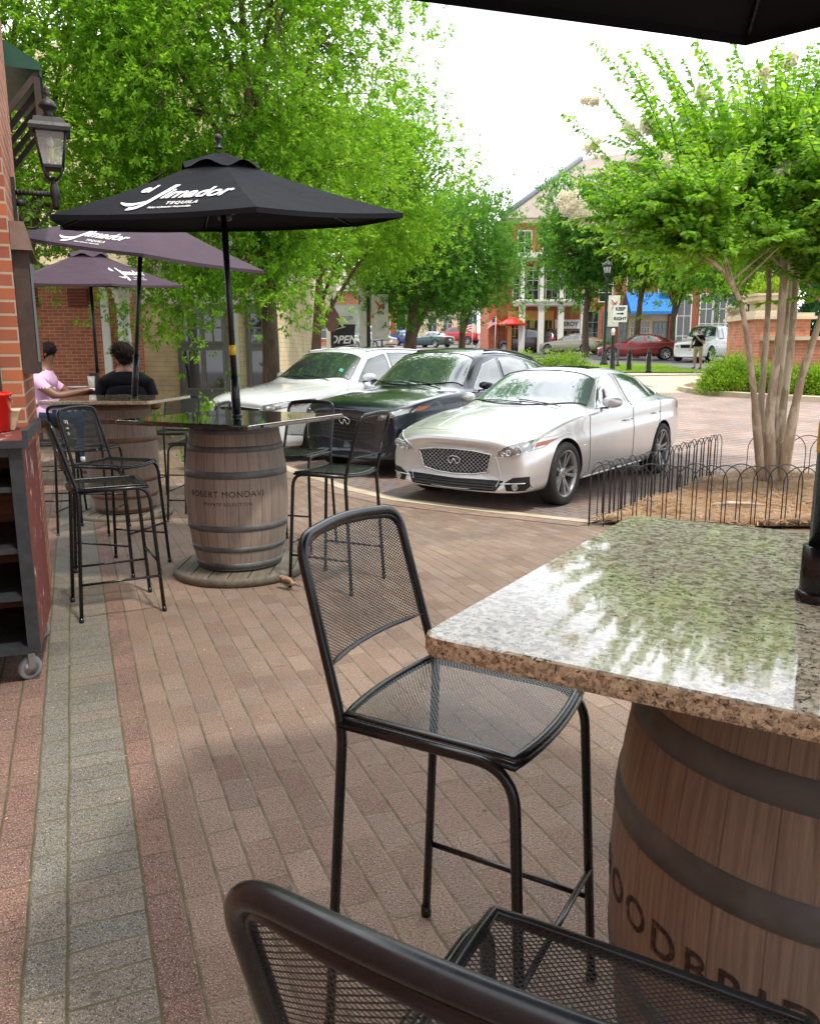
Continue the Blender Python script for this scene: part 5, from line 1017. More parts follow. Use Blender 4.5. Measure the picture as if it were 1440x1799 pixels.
for s in (-1, 1):
    h = c.patch('headlight', [(s*.54, .745), (s*.70, .775), (s*.90, .86)], [(s*.56, .82), (s*.72, .87), (s*.915, .935)], 'f', MT['lens'], .006, 16, 6, None, MT['black_plastic'], .006)
    c.patch('turn_signal', [(s*.885, .865), (s*.905, .875)], [(s*.885, .915), (s*.91, .93)], 'f', bpy.data.materials['amber'], .009, 6, 4, h)
    for y_, z_, q in ((.62, .79, .034), (.74, .83, .04)):
        p = c.proj((s*y_, z_), 'f', .010); mm = MB(); mm.lathe([(q, -.004), (q*1.08, .004), (q*.85, .008), (.001, .006)], 20, p, Matrix.Rotation(R(-90), 4, 'Y')); mm.build('projector', MT['chrome'], h)
    c.patch('fog_recess', [(s*.60, .34), (s*.80, .36)], [(s*.58, .42), (s*.80, .45)], 'f', MT['shadow_black'], .005, 8, 5)
for sv in ('l', 'r'):
    for pl in [[(1.44, .35), (1.42, .7), (1.46, 1.03)], [(2.66, .27), (2.66, .7), (2.70, 1.1)], [(3.32, .36), (3.44, .62), (3.6, .85), (3.62, 1.1)]]: c.line('door_seam', pl, sv, MT['seam'], .0035, -.001)
for y in (-.62, .62): c.line('roof_rail', [(2.45, y), (3.9, y*.96)], 't', MT['black_plastic'], .018, .035); c.line('hood_seam', [(.30, y*.8), (1.40, y*1.18)], 't', MT['seam'], .003, -.001)
mirror(c, 1.88, 1.12, MT['car_black'], 1.1); handles(c, [(2.46, .93), (3.42, .96)], MT['car_black'])
for x in (.86, 3.74):
    for s in (-1, 1): wheel(c, x, s, .37, 5, MT['rim_silver'])
c.place(*BLACK_AT) if 'BLACK_AT' in globals() else c.place(-.90, 10.6, (.62, .785), -.1)
# ---- white suv
st = suv_stations(4.99, 1.72, .98, .98, 1.10, -.02, 0)
c = Car('parked_car', 'white SUV with silver roof rails parked beyond the black crossover', 'car', st, 4.99, .98, (.92, 3.82), .375, MT['car_white'], 3)
greenhouse(c, (1.36, 2.04, .82, .69, .28), (4.84, 4.58, .62, .56), [([(1.80, 1.145), (2.2, 1.15), (2.66, 1.16)], [(1.84, 1.18), (2.2, 1.50), (2.64, 1.59)]), ([(2.74, 1.16), (3.1, 1.165), (3.62, 1.18)], [(2.72, 1.60), (3.1, 1.60), (3.58, 1.58)]), ([(3.70, 1.18), (4.1, 1.20), (4.42, 1.23)], [(3.66, 1.575), (4.0, 1.54), (4.36, 1.46)])], MT['car_glass'], None, MT['black_plastic'])
g = c.patch('grille', [(-.40, .56), (0, .53), (.40, .56)], [(-.46, .80), (0, .83), (.46, .80)], 'f', MT['shadow_black'], .004, 20, 8, None, MT['chrome'], .018)
for z in (.60, .65, .70, .75): c.line('grille_bar', [(-.42, z), (0, z-.015), (.42, z)], 'f', MT['black_plastic'], .007, .01, parent=g)
emblem(c, 0, .72, .085, g, off=.03); g = c.patch('lower_intake', [(-.55, .34), (0, .32), (.55, .34)], [(-.60, .44), (0, .43), (.60, .44)], 'f', MT['shadow_black'], .004, 16, 4)
for s in (-1, 1):
    h = c.patch('headlight', [(s*.52, .76), (s*.70, .78), (s*.92, .85)], [(s*.54, .845), (s*.72, .885), (s*.93, .93)], 'f', MT['lens'], .006, 16, 6, None, MT['black_plastic'], .006); c.patch('turn_signal', [(s*.885, .85), (s*.92, .865)], [(s*.885, .90), (s*.92, .92)], 'f', bpy.data.materials['amber'], .009, 6, 4, h)
    for y_, z_, q in ((.62, .805, .034), (.74, .835, .038)):
        p = c.proj((s*y_, z_), 'f', .010); mm = MB(); mm.lathe([(q, -.004), (q*1.08, .004), (q*.85, .008), (.001, .006)], 20, p, Matrix.Rotation(R(-90), 4, 'Y')); mm.build('projector', MT['chrome'], h)
for sv in ('l', 'r'):
    for pl in [[(1.46, .35), (1.44, .7), (1.48, 1.08)], [(2.70, .27), (2.70, .7), (2.72, 1.15)], [(3.40, .4), (3.5, .66), (3.66, .9), (3.68, 1.17)]]: c.line('door_seam', pl, sv, MT['seam'], .0035, -.001)
for y in (-.66, .66): c.line('roof_rail', [(2.25, y), (2.5, y), (4.2, y*.97), (4.4, y*.96)], 't', MT['rim_silver'], .02, .045); c.line('hood_seam', [(.35, y*.75), (1.42, y*1.15)], 't', MT['seam'], .003, -.001)
c.patch('sticker', [(1.66, -.66), (1.66, -.58)], [(1.72, -.645), (1.72, -.57)], 't', simple('sticker_teal', (.1, .4, .38), .5), .012, 2, 2)
c.patch('sunroof', [(2.55, -.42), (2.53, 0), (2.55, .42)], [(3.1, -.42), (3.1, 0), (3.1, .42)], 't', MT['car_glass'], .003, 8, 6)
mirror(c, 1.90, 1.19, MT['car_white'], 1.25); handles(c, [(2.50, .98), (3.48, 1.0)], MT['car_white'])
for x in (.92, 3.82):
    for s in (-1, 1): wheel(c, x, s, .375, 5, MT['rim_silver'])
c.place(-2.62, 12.2, (.62, .785), -.1)
# ---- far cars
def sedan_st(L_, H_, W): return [(.12, .5, .30, .5, .56, .42, .58, .06), (.02, .75, .22, .58, .63, .55, .65, .16), (.10, .88, .19, .68, .73, .6, .76, .18), (.50, .97, .18, .78, .82, .62, .86, .06), (1.25, 1.0, .18, .88, .92, .66, .95, .02), (1.50, 1, .18, .91, .95, .68, .99, .05), (2.1, 1, .18, .93, H_-.09, .64, H_-.03, .05), (2.8, 1, .18, .95, H_-.06, .62, H_, 0), (3.35, 1, .18, .96, H_-.10, .6, H_-.04, 0), (L_-.75, .98, .2, .97, 1.02, .62, 1.06, -.02), (L_-.25, .92, .25, .95, .98, .6, 1.01, -.08), (L_-.02, .82, .32, .86, .92, .55, .94, -.12), (L_-.05, .5, .4, .7, .76, .4, .78, -.06)]
def far_car(kind, label, colr, pos, d, L_=4.8, H_=1.45, W=.91, rim='rim_silver', group='cars parked along the far side of the street', metal=.4):
    pm = paint('paint_'+label.split()[0]+str(len(bpy.data.materials)), colr, metal, .3)
    if kind == 'sedan': st = sedan_st(L_, H_, W); belt = .93
    else: belt = 1.02 if kind != 'truck' else 1.10; st = suv_stations(L_, H_, W, .90 if kind != 'truck' else 1.02, belt, 0, 0)
    if kind == 'pickup':
        st = [(.12, .6, .45, .85, .9, .5, .92, .05), (.02, .85, .38, .98, 1.03, .6, 1.05, .1), (.4, .97, .35, 1.08, 1.12, .65, 1.15, .05), (1.45, 1, .35, 1.15, 1.18, .7, 1.2, .03), (2.1, 1, .35, 1.17, H_-.1, .68, H_-.03, .03), (2.9, 1, .35, 1.17, H_-.07, .68, H_, 0), (3.75, 1, .35, 1.17, H_-.1, .66, H_-.04, 0), (3.95, 1, .35, 1.16, 1.22, .7, 1.22, 0), (L_-.1, .98, .4, 1.14, 1.17, .75, 1.17, 0), (L_, .95, .45, 1.1, 1.13, .7, 1.13, 0), (L_-.03, .7, .5, .95, 1.0, .6, 1.0, 0)]
        belt = 1.17
    wx = (.88, L_-1.08); c = Car('parked_car', label, {'pickup': 'pickup truck'}.get(kind, 'car'), st, L_, W, wx, .34 if kind in ('sedan', 'van') else .40, pm, 2, group)
    top = H_-.12; b = belt+.07; xe = {'sedan': 3.55, 'pickup': 3.60}.get(kind, L_-.75)
    greenhouse(c, (1.40, 2.06, .72*W/.91, .60*W/.91, .28), {'sedan': (L_-.85, 3.52, .60, .52), 'pickup': None}.get(kind, (L_-.14, L_-.42, .66, .58)) , [([(1.84, b), (2.6, b)], [(2.2, top), (2.6, top+.0)]), ([(2.7, b), (xe-.3, b)], [(2.7, top), (xe-.38, top-.01)])] + ([([(xe-.2, b), (xe, b+.03)], [(xe-.25, top-.03), (xe-.08, top-.10)])] if kind != 'pickup' else []), MT['car_glass'])
    if kind == 'pickup':
        c.patch('bed_liner', [(4.05, -.72), (4.05, .72)], [(L_-.1, -.72), (L_-.1, .72)], 't', MT['shadow_black'], .01, 6, 4)
        p = c.proj((0, 1.4), 'b', 0)
        c.patch('rear_window', [(-.6, 1.26), (.6, 1.26)], [(-.5, H_-.16), (.5, H_-.16)], 'b', MT['car_glass'], .01, 8, 5)
    zt = {'sedan': .82, 'pickup': .9}.get(kind, 1.0)
    for s in (-1, 1):
        c.patch('tail_light', [(s*.60, zt-.07), (s*.86, zt-.05)], [(s*.62, zt+.07), (s*.84, zt+.07)], 'b', MT['lens_red'], .006, 6, 4); c.patch('tail_light', [(L_-.30, zt-.06), (L_-.10, zt-.06)], [(L_-.26, zt+.07), (L_-.12, zt+.07)], 'l' if s < 0 else 'r', MT['lens_red'], .006, 5, 4)
        c.patch('headlight', [(s*.55, .60*zt/.82), (s*.84, .66*zt/.82)], [(s*.57, .70*zt/.82), (s*.84, .76*zt/.82)], 'f', MT['lens'], .006, 6, 4)
    c.patch('number_plate', [(-.16, zt-.22), (.16, zt-.22)], [(-.16, zt-.08), (.16, zt-.08)], 'b', MT['white_print'], .008, 3, 2); c.patch('grille', [(-.4, zt-.3), (.4, zt-.3)], [(-.42, zt-.14), (.42, zt-.14)], 'f', MT['shadow_black'], .006, 6, 3); c.patch('lower_bumper', [(-.6, .36), (.6, .36)], [(-.6, .45), (.6, .45)], 'b', MT['black_plastic'], .006, 6, 3)
    for sv in ('l', 'r'):
        for pl in [[(1.45, .35), (1.45, belt)], [(2.65, .3), (2.65, belt+.05)], [(3.4, .55), (3.6, belt+.05)]]: c.line('door_seam', pl, sv, MT['seam'], .005, 0, 6)
    mirror(c, 1.92, belt+.06, pm, 1); handles(c, [(2.45, belt-.14), (3.42, belt-.12)], pm)
    for x in wx:
        for s in (-1, 1): wheel(c, x, s, .34 if kind in ('sedan', 'van') else .40, 6, MT[rim])
    d = Vector(d).normalized(); 
    p = Vector(pos)-Vector((d.x, d.y))*L_/2; c.place(p.x, p.y, d, G(pos[1])); return c
far_car('sedan', 'dark red saloon parked in front of the blue awning', (.22, .012, .02), (13.1, 47.0), (1, -.20), 4.87, 1.47, .93)
far_car('sedan', 'champagne beige saloon parked in front of the white porch columns', (.40, .37, .27), (11.4, 57.5), (.95, -.75), 4.8, 1.42, .90)
far_car('van', 'dark maroon minivan parked left of the beige saloon', (.030, .016, .022), (8.9, 61.0), (.92, -.75), 5.0, 1.78, .98)
far_car('pickup', 'red pickup truck parked beyond the flags', (.55, .025, .03), (4.9, 86.0), (.95, -.5), 5.6, 1.85, 1.0)
far_car('truck', 'white two door off-roader with black wheel arches behind the brick planter', (.78, .78, .76), (15.95, 44.6), (.66, .75), 4.5, 1.95, .96, metal=0)
far_car('sedan', 'bright blue hatchback far down the street left of the dark tree trunk', (.02, .10, .55), (-1.1, 84), (.6, -.8), 4.3, 1.5, .9)
far_car('sedan', 'dark teal saloon just right of the far dark tree trunk', (.04, .09, .10), (2.0, 76), (.75, -.7), 4.7, 1.45, .9)
far_car('sedan', 'pale grey saloon far behind the bird banner lamp post', (.38, .4, .42), (-2.9, 70), (.6, -.8), 4.7, 1.45, .9)
far_car('van', 'white van far behind the stop sign post', (.72, .74, .72), (-4.6, 78), (.6, -.8), 4.9, 2.0, .98, metal=0)
far_car('sedan', 'white car parked by the thin tree behind the cream building corner', (.7, .72, .72), (-4.1, 26.0), (-.35, 1), 4.5, 1.45, .88, metal=0)
# ------------------------------------------------------------------ trees
def leaf_quads(P, D, Nn, L_, Wd, rng, fold=.0):
    """rhombic leaves: P base points, D directions, Nn normals"""
    D = D/np.linalg.norm(D, axis=1, keepdims=True); S = np.cross(D, Nn); S /= np.maximum(1e-6, np.linalg.norm(S, axis=1, keepdims=True)); N2 = np.cross(S, D)
    L_ = np.asarray(L_)[:, None]; Wd = np.asarray(Wd)[:, None]
    a = P; b = P+D*L_*.45+S*Wd*.5+N2*Wd*fold; c = P+D*L_; d = P+D*L_*.45-S*Wd*.5+N2*Wd*fold
    return np.stack([a, b, c, d], 1).reshape(-1, 3)
def tree(name, label, x, y, h, crown_c, crown_r, trunk_r, mat='leaf_elm', barkm='bark', sprays=420, per=110, leaf=(.085, .032), seed=1, lumps=.22, sp=(.42, .26), limb_n=9, z=None, group='leafy street trees', lowcut=-1e9, first=.28, extra=(), lean=(0, 0)):
    rng = np.random.default_rng(seed); rnd = random.Random(seed); z0 = G(y) if z is None else z; t = thing(name, label, 'tree', (x, y, z0), 0, group)
    cc = Vector(crown_c); cr_ = Vector(crown_r); tb = MB()
    top = Vector((cc.x*.6, cc.y*.6, cc.z+cr_.z*.35)); tp = [Vector((lean[0]*k/10*first*h*.1+math.sin(k*.9+seed)*.04*trunk_r*3, lean[1]*k/10*.1*h, 0)).lerp(top, (k/10)**1.6) if False else Vector((top.x*(k/10)**1.5+math.sin(k*.9+seed)*.25*trunk_r, top.y*(k/10)**1.5+math.cos(k*1.1+seed)*.25*trunk_r, top.z*k/10)) for k in range(11)]
    tb.tube([tp[0]-Vector((0, 0, .1))]+tp, [trunk_r*1.35]+[trunk_r*(1.12-.93*(k/10)**.9) for k in range(11)], 12)
    def trunk_at(zz): q = min(9.99, max(0, zz/top.z*10)); i = int(q); return tp[i].lerp(tp[i+1], q-i)
    nodes = []
    for i in range(limb_n):
        a = 2*PI*i/limb_n*1.618+rnd.uniform(-.3, .3); hz = top.z*(first+(.9-first)*(i/limb_n)**.9); st = trunk_at(hz); el = rnd.uniform(-.15, .75)
        end = cc+Vector((math.cos(a)*cr_.x*.72*math.cos(el), math.sin(a)*cr_.y*.72*math.cos(el), cr_.z*.72*math.sin(el))); end.z = max(end.z, st.z+.3)
        mid = st.lerp(end, .45)+Vector((0, 0, .12*(end-st).length)); pts = [st.lerp(mid, k/5)*(1-k/5)+mid.lerp(end, k/5)*(k/5) for k in range(6)]; r0 = trunk_r*.42*(1-.4*i/limb_n)
        tb.tube(pts, [r0*(1-.8*k/5) for k in range(6)], 7); nodes += [(p, r0*(1-.8*k/5)) for k, p in enumerate(pts) if k > 0]
    nodes += [(trunk_at(top.z*(.5+.1*k)), trunk_r*.3) for k in range(5)]
    ph = [rnd.uniform(0, 6.28) for _ in range(6)]; C = []
    for i in range(sprays):
        v = rng.normal(0, 1, 3); v /= np.linalg.norm(v); r_ = rng.uniform(.30, 1)**.5
        az = math.atan2(v[1], v[0]); lm = 1+lumps*(math.sin(3*az+ph[0])*math.cos(2.3*v[2]+ph[1])+.7*math.sin(5*az+ph[2]+3*v[2])*.8)
        C.append(Vector((cc.x+v[0]*cr_.x*r_*lm, cc.y+v[1]*cr_.y*r_*lm, cc.z+v[2]*cr_.z*r_*(lm if v[2] > 0 else 1))))
    C = [c for c in C if c.z > lowcut] + [Vector(e) for e in extra]
    for c in C:
        n_, rr = min(nodes, key=lambda q: (q[0]-c).length_squared); mid = n_.lerp(c, .5)+Vector((0, 0, .08*(c-n_).length)); tb.tube([n_, mid, c], [min(rr*.6, trunk_r*.10), trunk_r*.05, .006], 5, caps=False)
    tb.build('trunk', MT[barkm], t)
    TU = 13; nt_ = max(3, per//TU); nC = len(C); Ca = np.array([tuple(c) for c in C]); ci = np.repeat(Ca, nt_, 0); sc1 = np.repeat(rng.uniform(.6, 1.35, nC), nt_)[:, None]
    off = rng.normal(0, 1, (nC*nt_, 3))*np.array([sp[0], sp[0], sp[1]])*sc1; T = ci+off; T[:, 2] -= .22*(off[:, 0]**2+off[:, 1]**2)
    out = T-np.array(cc); out /= np.maximum(.1, np.linalg.norm(out, axis=1, keepdims=True)); od = off/np.maximum(.05, np.linalg.norm(off, axis=1, keepdims=True)); tdir = out*.6+od*.7; tdir[:, 2] -= .18
    P = np.repeat(T, TU, 0); n = len(P); D = np.repeat(tdir, TU, 0)*.75+rng.normal(0, .62, (n, 3)); P = P+rng.normal(0, leaf[0]*.38, (n, 3)); Nn = rng.normal(0, .6, (n, 3)); Nn[:, 2] += 1
    V = leaf_quads(P, D, Nn, leaf[0]*rng.uniform(.6, 1.35, n), leaf[1]*rng.uniform(.7, 1.3, n), rng); np_mesh('crown', V, np.arange(4*n).reshape(-1, 4), MT[mat], t)
    return t
tree('street_tree', 'big bright green tree with its trunk behind the white SUV hood, centre of the picture', -2.55, 15.3, 10, (-.5, -.6, 6.6), (2.6, 3.2, 4.3), .17, sprays=540, per=390, leaf=(.082, .036), seed=11, lumps=.22, sp=(.36, .24), first=.27, lowcut=2.6, extra=[tuple(aty(u, v, 13.6)-Vector((-2.55, 15.3, G(15.3)))) for u, v in ((250, 505), (262, 530), (278, 555), (290, 580), (305, 548), (300, 515), (325, 510), (350, 490), (375, 500), (395, 485), (330, 490), (280, 490), (440, 500), (500, 505), (250, 480), (510, 495), (560, 500))])
tree('street_tree', 'bright green tree filling the upper left above the wall lantern', -6.6, 14.2, 11, (.2, -.2, 7.2), (3.3, 3.0, 4.6), .17, sprays=560, per=364, leaf=(.082, .036), seed=23, lumps=.22, sp=(.38, .26), lowcut=3.1)
tree('street_tree', 'tall tree with the thin brown trunk behind the white SUV roof', -2.6, 22, 10, (1.25, .6, 5.5), (2.35, 2.7, 2.6), .15, sprays=300, per=325, leaf=(.092, .042), seed=31, lumps=.2, sp=(.40, .27), lowcut=3.6)
tree('street_tree', 'dark trunked tree between the black crossover roof and the red pickup', .05, 28.5, 8, (.2, 0, 4.35), (2.2, 2.4, 2.3), .26, 'leaf_dark', sprays=280, per=286, leaf=(.10, .046), seed=41, lumps=.16, sp=(.44, .3), lowcut=2.3, first=.25)
tree('street_tree', 'rounded green tree left of the sloping grey roof', 2.0, 31, 8, (.1, 0, 4.5), (1.9, 2.2, 2.6), .15, 'leaf_dark', sprays=280, per=286, leaf=(.10, .046), seed=47, lumps=.16, sp=(.44, .3), lowcut=2.8)
tree('street_tree', 'round green tree before the white porch, behind the street lamp', 11.1, 52, 10, (0, 0, 7.3), (2.9, 2.6, 3.5), .22, 'leaf_dark', sprays=260, per=130, leaf=(.24, .10), seed=53, lumps=.18, sp=(.75, .5), lowcut=3.9)
tree('street_tree', 'green tree above the blue awning', 15.6, 49, 10, (.2, 0, 6.3), (2.6, 2.4, 2.3), .2, sprays=190, per=130, leaf=(.24, .10), seed=59, lumps=.2, sp=(.75, .5), lowcut=4.3)
tree('street_tree', 'tree with a straight dark trunk before the large white framed windows', 17.6, 43, 10, (.1, 0, 5.7), (2.8, 2.6, 2.2), .2, 'leaf_dark', sprays=200, per=130, leaf=(.22, .09), seed=61, lumps=.2, sp=(.75, .5), lowcut=3.6)
tree('street_tree', 'yellow green tree crown high behind the flowering tree', 13.8, 50, 12, (0, 0, 8.4), (2.0, 2.0, 2.2), .2, 'leaf_yellow', sprays=200, per=110, leaf=(.24, .1), seed=67, sp=(.7, .5))
tree('street_tree', 'leafy green tree behind the brick planter at the right edge', 16.8, 30, 10, (0, 0, 5.6), (3.2, 3.0, 4.6), .2, 'leaf_dark', sprays=380, per=130, leaf=(.18, .08), seed=71, lumps=.2, sp=(.6, .45), lowcut=1.0)
tree('street_tree', 'green tree in the gap between flowering tree trunks', 13.4, 33, 10, (0, 0, 6.4), (2.2, 2.4, 3.2), .16, 'leaf_elm', sprays=220, per=120, leaf=(.17, .07), seed=73, lumps=.2, sp=(.6, .45), lowcut=2.8)
def conifer(x, y, h, r_, label, seed):
    rng = np.random.default_rng(seed); t = thing('conifer', label, 'tree', (x, y, G(y)), 0, 'slim conifers behind the brick planter'); MB().tube([(0, 0, -.1), (0, 0, h*.95)], [.12, .02], 8).build('trunk', MT['bark'], t)
    n = 16000; u = rng.uniform(0, 1, n)**.75; z = h*(.04+.96*(1-u)); a = rng.uniform(0, 2*PI, n); lob = 1+.22*np.sin(a*5+z*3)+.15*np.sin(a*9-z*7); rr = r_*(u**.75)*lob*rng.uniform(.45, 1, n)**.4
    P = np.stack([np.cos(a)*rr, np.sin(a)*rr, z], 1); D = np.stack([np.cos(a)*.5, np.sin(a)*.5, np.full(n, .8)], 1)+rng.normal(0, .25, (n, 3)); Nn = rng.normal(0, 1, (n, 3))
    np_mesh('crown', leaf_quads(P, D, Nn, rng.uniform(.10, .22, n), rng.uniform(.02, .05, n), rng), np.arange(4*n).reshape(-1, 4), MT['leaf_conifer'], t)
conifer(13.6, 27.5, 3.9, .95, 'taller pale green conifer behind the right end of the brick planter', 3); conifer(14.6, 27.0, 3.3, .9, 'shorter dark green conifer at the right edge behind the brick planter', 4)
conifer(12.4, 28.5, 4.4, .9, 'conifer half hidden between the flowering tree trunks', 6)
def shrub(x, y, rx, ry, h, label, seed, mat='leaf_shrub', n=9000, ls=.05, group='low yellow green shrubs', z=None):
    rng = np.random.default_rng(seed); t = thing('shrub', label, 'shrub', (x, y, (G(y) if z is None else z)), 0, group); m = MB()
    for k in range(14): a = rng.uniform(0, 6.28); m.tube([(0, 0, 0), (math.cos(a)*rx*.4, math.sin(a)*ry*.4, h*.5), (math.cos(a)*rx*.75, math.sin(a)*ry*.75, h*.8)], [.012, .008, .003], 5)
    m.build('stem', MT['bark'], t); K = 46; v = rng.normal(0, 1, (K, 3)); v /= np.linalg.norm(v, axis=1, keepdims=True); v[:, 2] = np.abs(v[:, 2]); C = v*np.array([rx, ry, h])*rng.uniform(.45, .95, (K, 1)); C[:, 2] += h*.05
    ci = C[rng.integers(0, K, n)]; P = ci+rng.normal(0, 1, (n, 3))*np.array([.16*rx+.02, .16*ry+.02, .13*h]); P[:, 2] = np.abs(P[:, 2])+.02; D = (P-np.array([0, 0, h*.2])); D = D/np.linalg.norm(D, axis=1, keepdims=True)+rng.normal(0, .45, (n, 3)); D[:, 2] += .3
    np_mesh('foliage', leaf_quads(P, D, rng.normal(0, 1, (n, 3)), ls*rng.uniform(.6, 1.3, n), ls*.5*rng.uniform(.7, 1.3, n), rng), np.arange(4*n).reshape(-1, 4), MT[mat], t)
# island hedge
shrub(9.25, 23.6, .85, .7, .95, 'yellow green shrub at the left end of the brick planter bed', 1, n=18000, ls=.075)
shrub(10.35, 22.9, .8, .7, .85, 'yellow green shrub behind the thin left trunks of the flowering tree', 2, n=16000, ls=.075)
shrub(11.4, 22.6, .9, .7, .85, 'yellow green shrub between the thick trunks of the flowering tree', 3, n=16000, ls=.075)
shrub(12.6, 22.4, 1.0, .7, 1.0, 'yellow green shrub at the right edge before the brick planter', 4, n=18000, ls=.075)
pp = gp(402, 640)
shrub(4.6, 34, .9, .7, .8, 'bright low shrub seen just left over the silver car roof', 5, n=4500, ls=.09); shrub(6.3, 34, 1.1, .7, .85, 'bright low shrub over the middle of the silver car roof', 6, n=4500, ls=.09)
shrub(-2.85, 13.6, .4, .35, 1.0, 'wispy shrub left of the main tree trunk', 7, 'leaf_elm', 1600, .06, 'young shrubs by the cream building'); shrub(-2.75, 11.2, .38, .3, .8, 'bushy fern like plant behind the tan granite table', 8, 'leaf_elm', 2200, .06, 'young shrubs by the cream building'); shrub(-5.2, 15.2, .5, .4, .75, 'low shrub below the cream siding by the pole of the tilted umbrella', 9, 'leaf_elm', 2200, .06, 'young shrubs by the cream building')
shrub(13.2, 55.5, .6, .5, 1.0, 'green shrub beside the street lamp at the porch foot', 10, 'leaf_dark', 1500, .12, 'low yellow green shrubs')
# ------------------------------------------------------------------ flowering myrtle
def myrtle():
    rng = np.random.default_rng(5); rnd = random.Random(5); B = gp(1345, 852); t = thing('flowering_tree', 'multi trunked flowering tree with smooth tan trunks in the straw bed', 'tree', tuple(B))
    def at(u, v, dy=0): p = aty(u, v, B.y+dy); return p-B
    stems = [([(1338, 855), (1325, 700), (1316, 620), (1300, 520), (1262, 465), (1225, 440)], -.25, .034), ([(1345, 855), (1335, 720), (1345, 600), (1352, 490), (1340, 430), (1290, 330)], .1, .038), ([(1352, 858), (1350, 730), (1368, 600), (1378, 470), (1372, 400), (1380, 250)], -.1, .050),
             ([(1362, 856), (1372, 740), (1390, 600), (1400, 450), (1415, 380), (1440, 240)], .15, .046), ([(1372, 852), (1395, 720), (1408, 660), (1440, 560), (1500, 440), (1560, 330)], -.15, .046), ([(1356, 850), (1362, 720), (1378, 590), (1392, 470), (1360, 380), (1330, 280)], .35, .038)]
    tips = []
    for si, (pts, dy, r0) in enumerate(stems):
        P = [at(u, v, dy*k) for k, (u, v) in enumerate(pts)]; P = round_path(P, .25, 4); m = MB(); n = len(P); rr = [r0*(1.25-.75*(k/(n-1))**.8+(.3*max(0, 1-k/3.)))*(1+.07*math.sin(k*1.7+si)) for k in range(n)]; m.tube(P, rr, 12); 
        for k in (n//3, n//2, 2*n//3): m.ball(P[k], rr[k]*1.02, 8, (1, 1, .7))
        tr = m.build('trunk', MT['bark_myrtle'], t); br = MB()
        for j in range(9):
            a = P[int(n*(.62+.37*j/9))]; an = rnd.uniform(0, 6.28); d = Vector((math.cos(an), math.sin(an), rnd.uniform(.3, 1.1))).normalized(); L_ = rnd.uniform(.5, 1.15); q = [a, a+d*L_*.5+Vector((0, 0, .06)), a+d*L_+Vector((0, 0, .2))]; br.tube(q, [r0*.42, r0*.28, r0*.14], 7); tips.append((q[2], d, r0*.14)); tips.append((q[1], Vector((d.x, d.y, .2)), r0*.2))
        tips.append((P[-1], Vector((0, 0, 1)), r0*.4)); br.build('branch', MT['bark_myrtle'], tr)
    V = []; tw = MB(); fl = []; cen = Vector((at(1400, 330).x, 0, at(1400, 330).z))
    shoots = []
    for (p, d, r0) in tips:
        for k in range(17):
            o = (p-cen); o.z *= .5; dd = Vector((o.x+rnd.gauss(0, .7), o.y+rnd.gauss(0, .7), abs(rnd.gauss(.65, .55)))).normalized(); shoots.append((p, dd, rnd.uniform(.45, 1.05)))
    # long arching shoots leaving to the upper left, and drooping ones on the left
    for (u0, v0, u1, v1, dy) in [(1190+k*17, 300-(k % 3)*25, 1095+k*27, 55+(k*37 % 60), ((k*7) % 5-2)*.35) for k in range(14)]+[(1225, 330, 1045, 35, -.3), (1290, 300, 1130, 45, -.2), (1170, 400, 992, 165, -.4), (1180, 330, 1050, 130, .2), (1200, 300, 1095, 70, .5), (1300, 250, 1220, 50, 0), (1340, 230, 1290, 55, .3), (1380, 240, 1370, 60, -.3), (1400, 250, 1430, 60, 0), (1240, 360, 1100, 200, -.6), (1260, 280, 1160, 60, .6), (1200, 420, 1020, 400, -.2), (1230, 400, 1060, 350, -.5), (1250, 440, 1120, 480, -.3), (1260, 450, 1170, 500, .3), (1330, 440, 1300, 520, -.5), (1430, 400, 1450, 500, -.4), (1200, 380, 1010, 290, .3), (1230, 350, 1080, 170, -.1), (1400, 330, 1470, 100, -.5), (1350, 300, 1330, 90, -.6), (1290, 420, 1200, 470, -.6)]:
        a = at(u0, v0, dy*.5); b = at(u1, v1, dy*1.6); shoots.append((a, (b-a).normalized(), (b-a).length)); m = MB(); n_ = min(tips, key=lambda q: (q[0]-a).length_squared)[0]; tw.tube([n_, n_.lerp(a, .5)+Vector((0, 0, .05)), a], [.014, .011, .008], 6)
    PS, DS, NS, LS = [], [], [], []
    for (p, d, L_) in shoots:
        n = max(6, int(L_/.046)); side = d.cross(Vector((0, 0, 1)));  side = side.normalized() if side.length > .1 else Vector((1, 0, 0)); pts = []
        for k in range(n+1):
            u = k/n; q = p+d*L_*u+Vector((0, 0, -.10*L_*u*u)); pts.append(q)
            if k > 1:
                for s in (-1, 1, -1, 1):
                    e = Vector(rng.normal(0, .32, 3)); ld = (side*s+d*.5+Vector((0, 0, -.35))+e).normalized(); PS.append(tuple(q)); DS.append(tuple(ld)); NS.append(tuple(Vector((0, 0, 1))*.75+Vector(rng.normal(0, .5, 3)))); LS.append(.112*(1-.38*u)*rng.uniform(.75, 1.2))
        tw.tube(pts[::max(1, n//6)], [.0045]*len(pts[::max(1, n//6)]), 5)
    tw.build('twigs', MT['bark'], t)['kind'] = 'stuff'
    K = 5200; cc = np.array(at(1345, 345, .0)); q = rng.normal(0, 1, (K, 3)); q /= np.linalg.norm(q, axis=1, keepdims=True); q *= rng.uniform(.2, 1, (K, 1))**.5*np.array([1.75, 1.5, 1.15])*(1+.2*np.sin(q[:, :1]*4+q[:, 2:]*5)); q += cc
